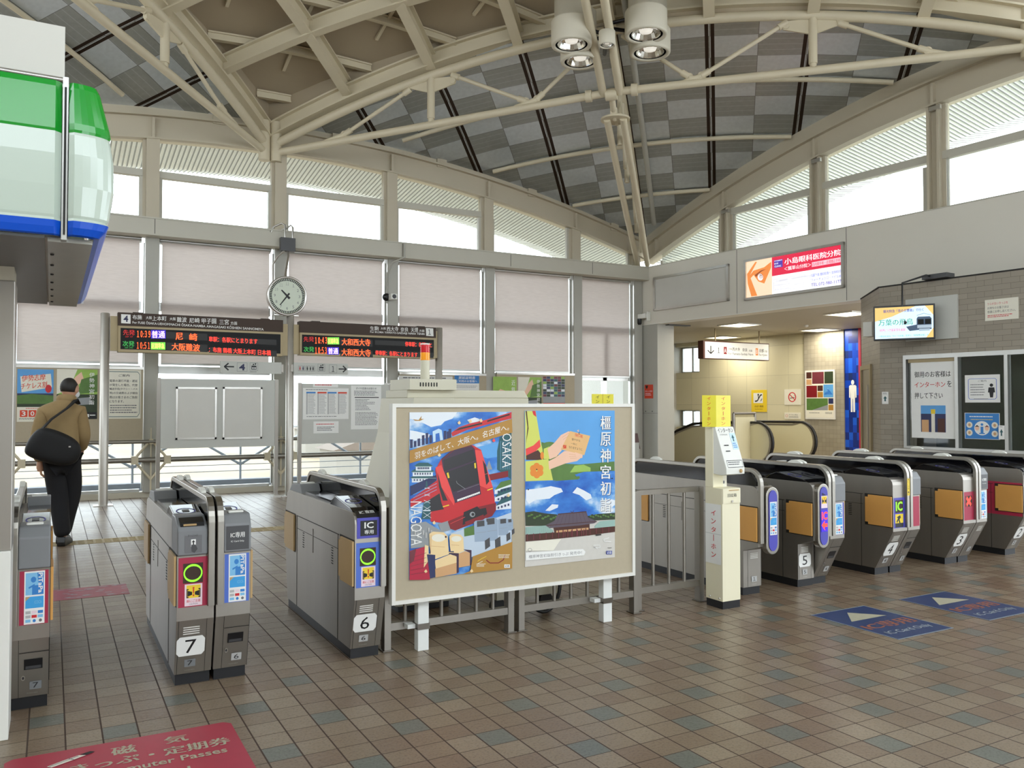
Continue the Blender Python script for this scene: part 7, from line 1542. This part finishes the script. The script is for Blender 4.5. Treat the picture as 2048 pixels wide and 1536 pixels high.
def hand(w_, dirv, palm, nm):
    w_ = Vector(w_) + Vector((PXX, PYY, 0)); d = Vector(dirv).normalized(); pn = Vector(palm).normalized(); s_ = d.cross(pn).normalized(); mb = MB()
    mb.tube([w_ - d * .03, w_ + d * .02, w_ + d * .05, w_ + d * .09], [.026, .034, .038, .03], 'skin_tone', 10)
    for k, l in ((-1.5, .07), (-.5, .08), (.5, .078), (1.5, .062)):
        b = w_ + d * .085 + s_ * k * .018; mb.tube([b, b + d * l * .5, b + d * l * .85 + pn * l * .3, b + d * l * .95 + pn * l * .6], [.0095, .009, .0085, .006], 'skin_tone', 8)
    b = w_ + d * .03 - s_ * .032; mb.tube([b, b + d * .03 - s_ * .018 + pn * .012, b + d * .06 - s_ * .016 + pn * .03], [.012, .011, .008], 'skin_tone', 8)
    return mb.build(nm, t)
hand(wrR, (-.15, .8, -.55), (-1, 0, -.2), 'hand'); hand(wrL, (.1, .1, -1), (1, .1, 0), 'hand')
for c, yw in (((.03, .17, .0), -.3), ((.04, -.01, .0), -.3)):
    mb = MB(); pr = [(-.13, .045), (-.13, .012), (-.12, 0), (.13, 0), (.15, .015), (.14, .04), (.06, .075), (-.03, .1), (-.11, .1)]
    q_ = [Matrix.Rotation(yw, 3, 'Z') @ Vector((x * (.9 if abs(y) > .1 else 1), y, z)) + Vector((c[0] + PXX, c[1] + PYY, 0)) for x in (-.044, .044) for y, z in pr]
    n_ = len(pr); mb.mesh(q_, [tuple(range(n_)), tuple(range(n_, 2 * n_))[::-1]] + [(i, n_ + i, n_ + (i + 1) % n_, (i + 1) % n_) for i in range(n_)], 'shoe_black'); mb.build('shoe', t, .012)
t = thing('shoulder_bag', 'large black shoulder bag slung across the back of the walking person', 'bag', (PXX - .12, PYY - .22, 1.05))
mb = MB(); cx, cy, cz = PXX - .07, PYY - .225, 1.08; vs, fs = [], []
prof = [(-.33, -.06), (-.30, -.12), (-.1, -.2), (.1, -.25), (.25, -.22), (.31, -.1), (.28, .03), (.1, .13), (-.1, .2), (-.2, .17), (-.28, .06)]
for (yy, sc) in ((-.11, .46), (-.1, .68), (-.06, .82), (0, .85), (.06, .82), (.09, .68)): vs += [(cx + x * sc, cy + yy, cz + z * sc * 1.12) for x, z in prof]
n_ = len(prof)
for i in range(5): fs += [(i * n_ + j, i * n_ + (j + 1) % n_, (i + 1) * n_ + (j + 1) % n_, (i + 1) * n_ + j) for j in range(n_)]
fs += [tuple(range(n_))[::-1], tuple(range(5 * n_, 6 * n_))]; mb.mesh(vs, fs, 'bag_black', True); o = mb.build('bag_body', t); s_ = o.modifiers.new('smooth', 'SUBSURF'); s_.levels = s_.render_levels = 2
mb = MB(); mb.tube([(PXX - .2, PYY - .2, 1.22), (PXX - .1, PYY - .17, 1.34), (PXX + .05, PYY - .13, 1.46), (PXX + .13, PYY - .02, 1.545), (PXX + .15, PYY + .1, 1.5)], 0, 'bag_black', 4, True, (.055, .014)); mb.build('strap', t)
mb = MB(); mb.box(cx + .13, cx + .15, cy - .118, cy - .112, cz - .03, cz - .015, 'bright_steel'); mb.build('badge', t)
bpy.data.objects.remove(TOB);
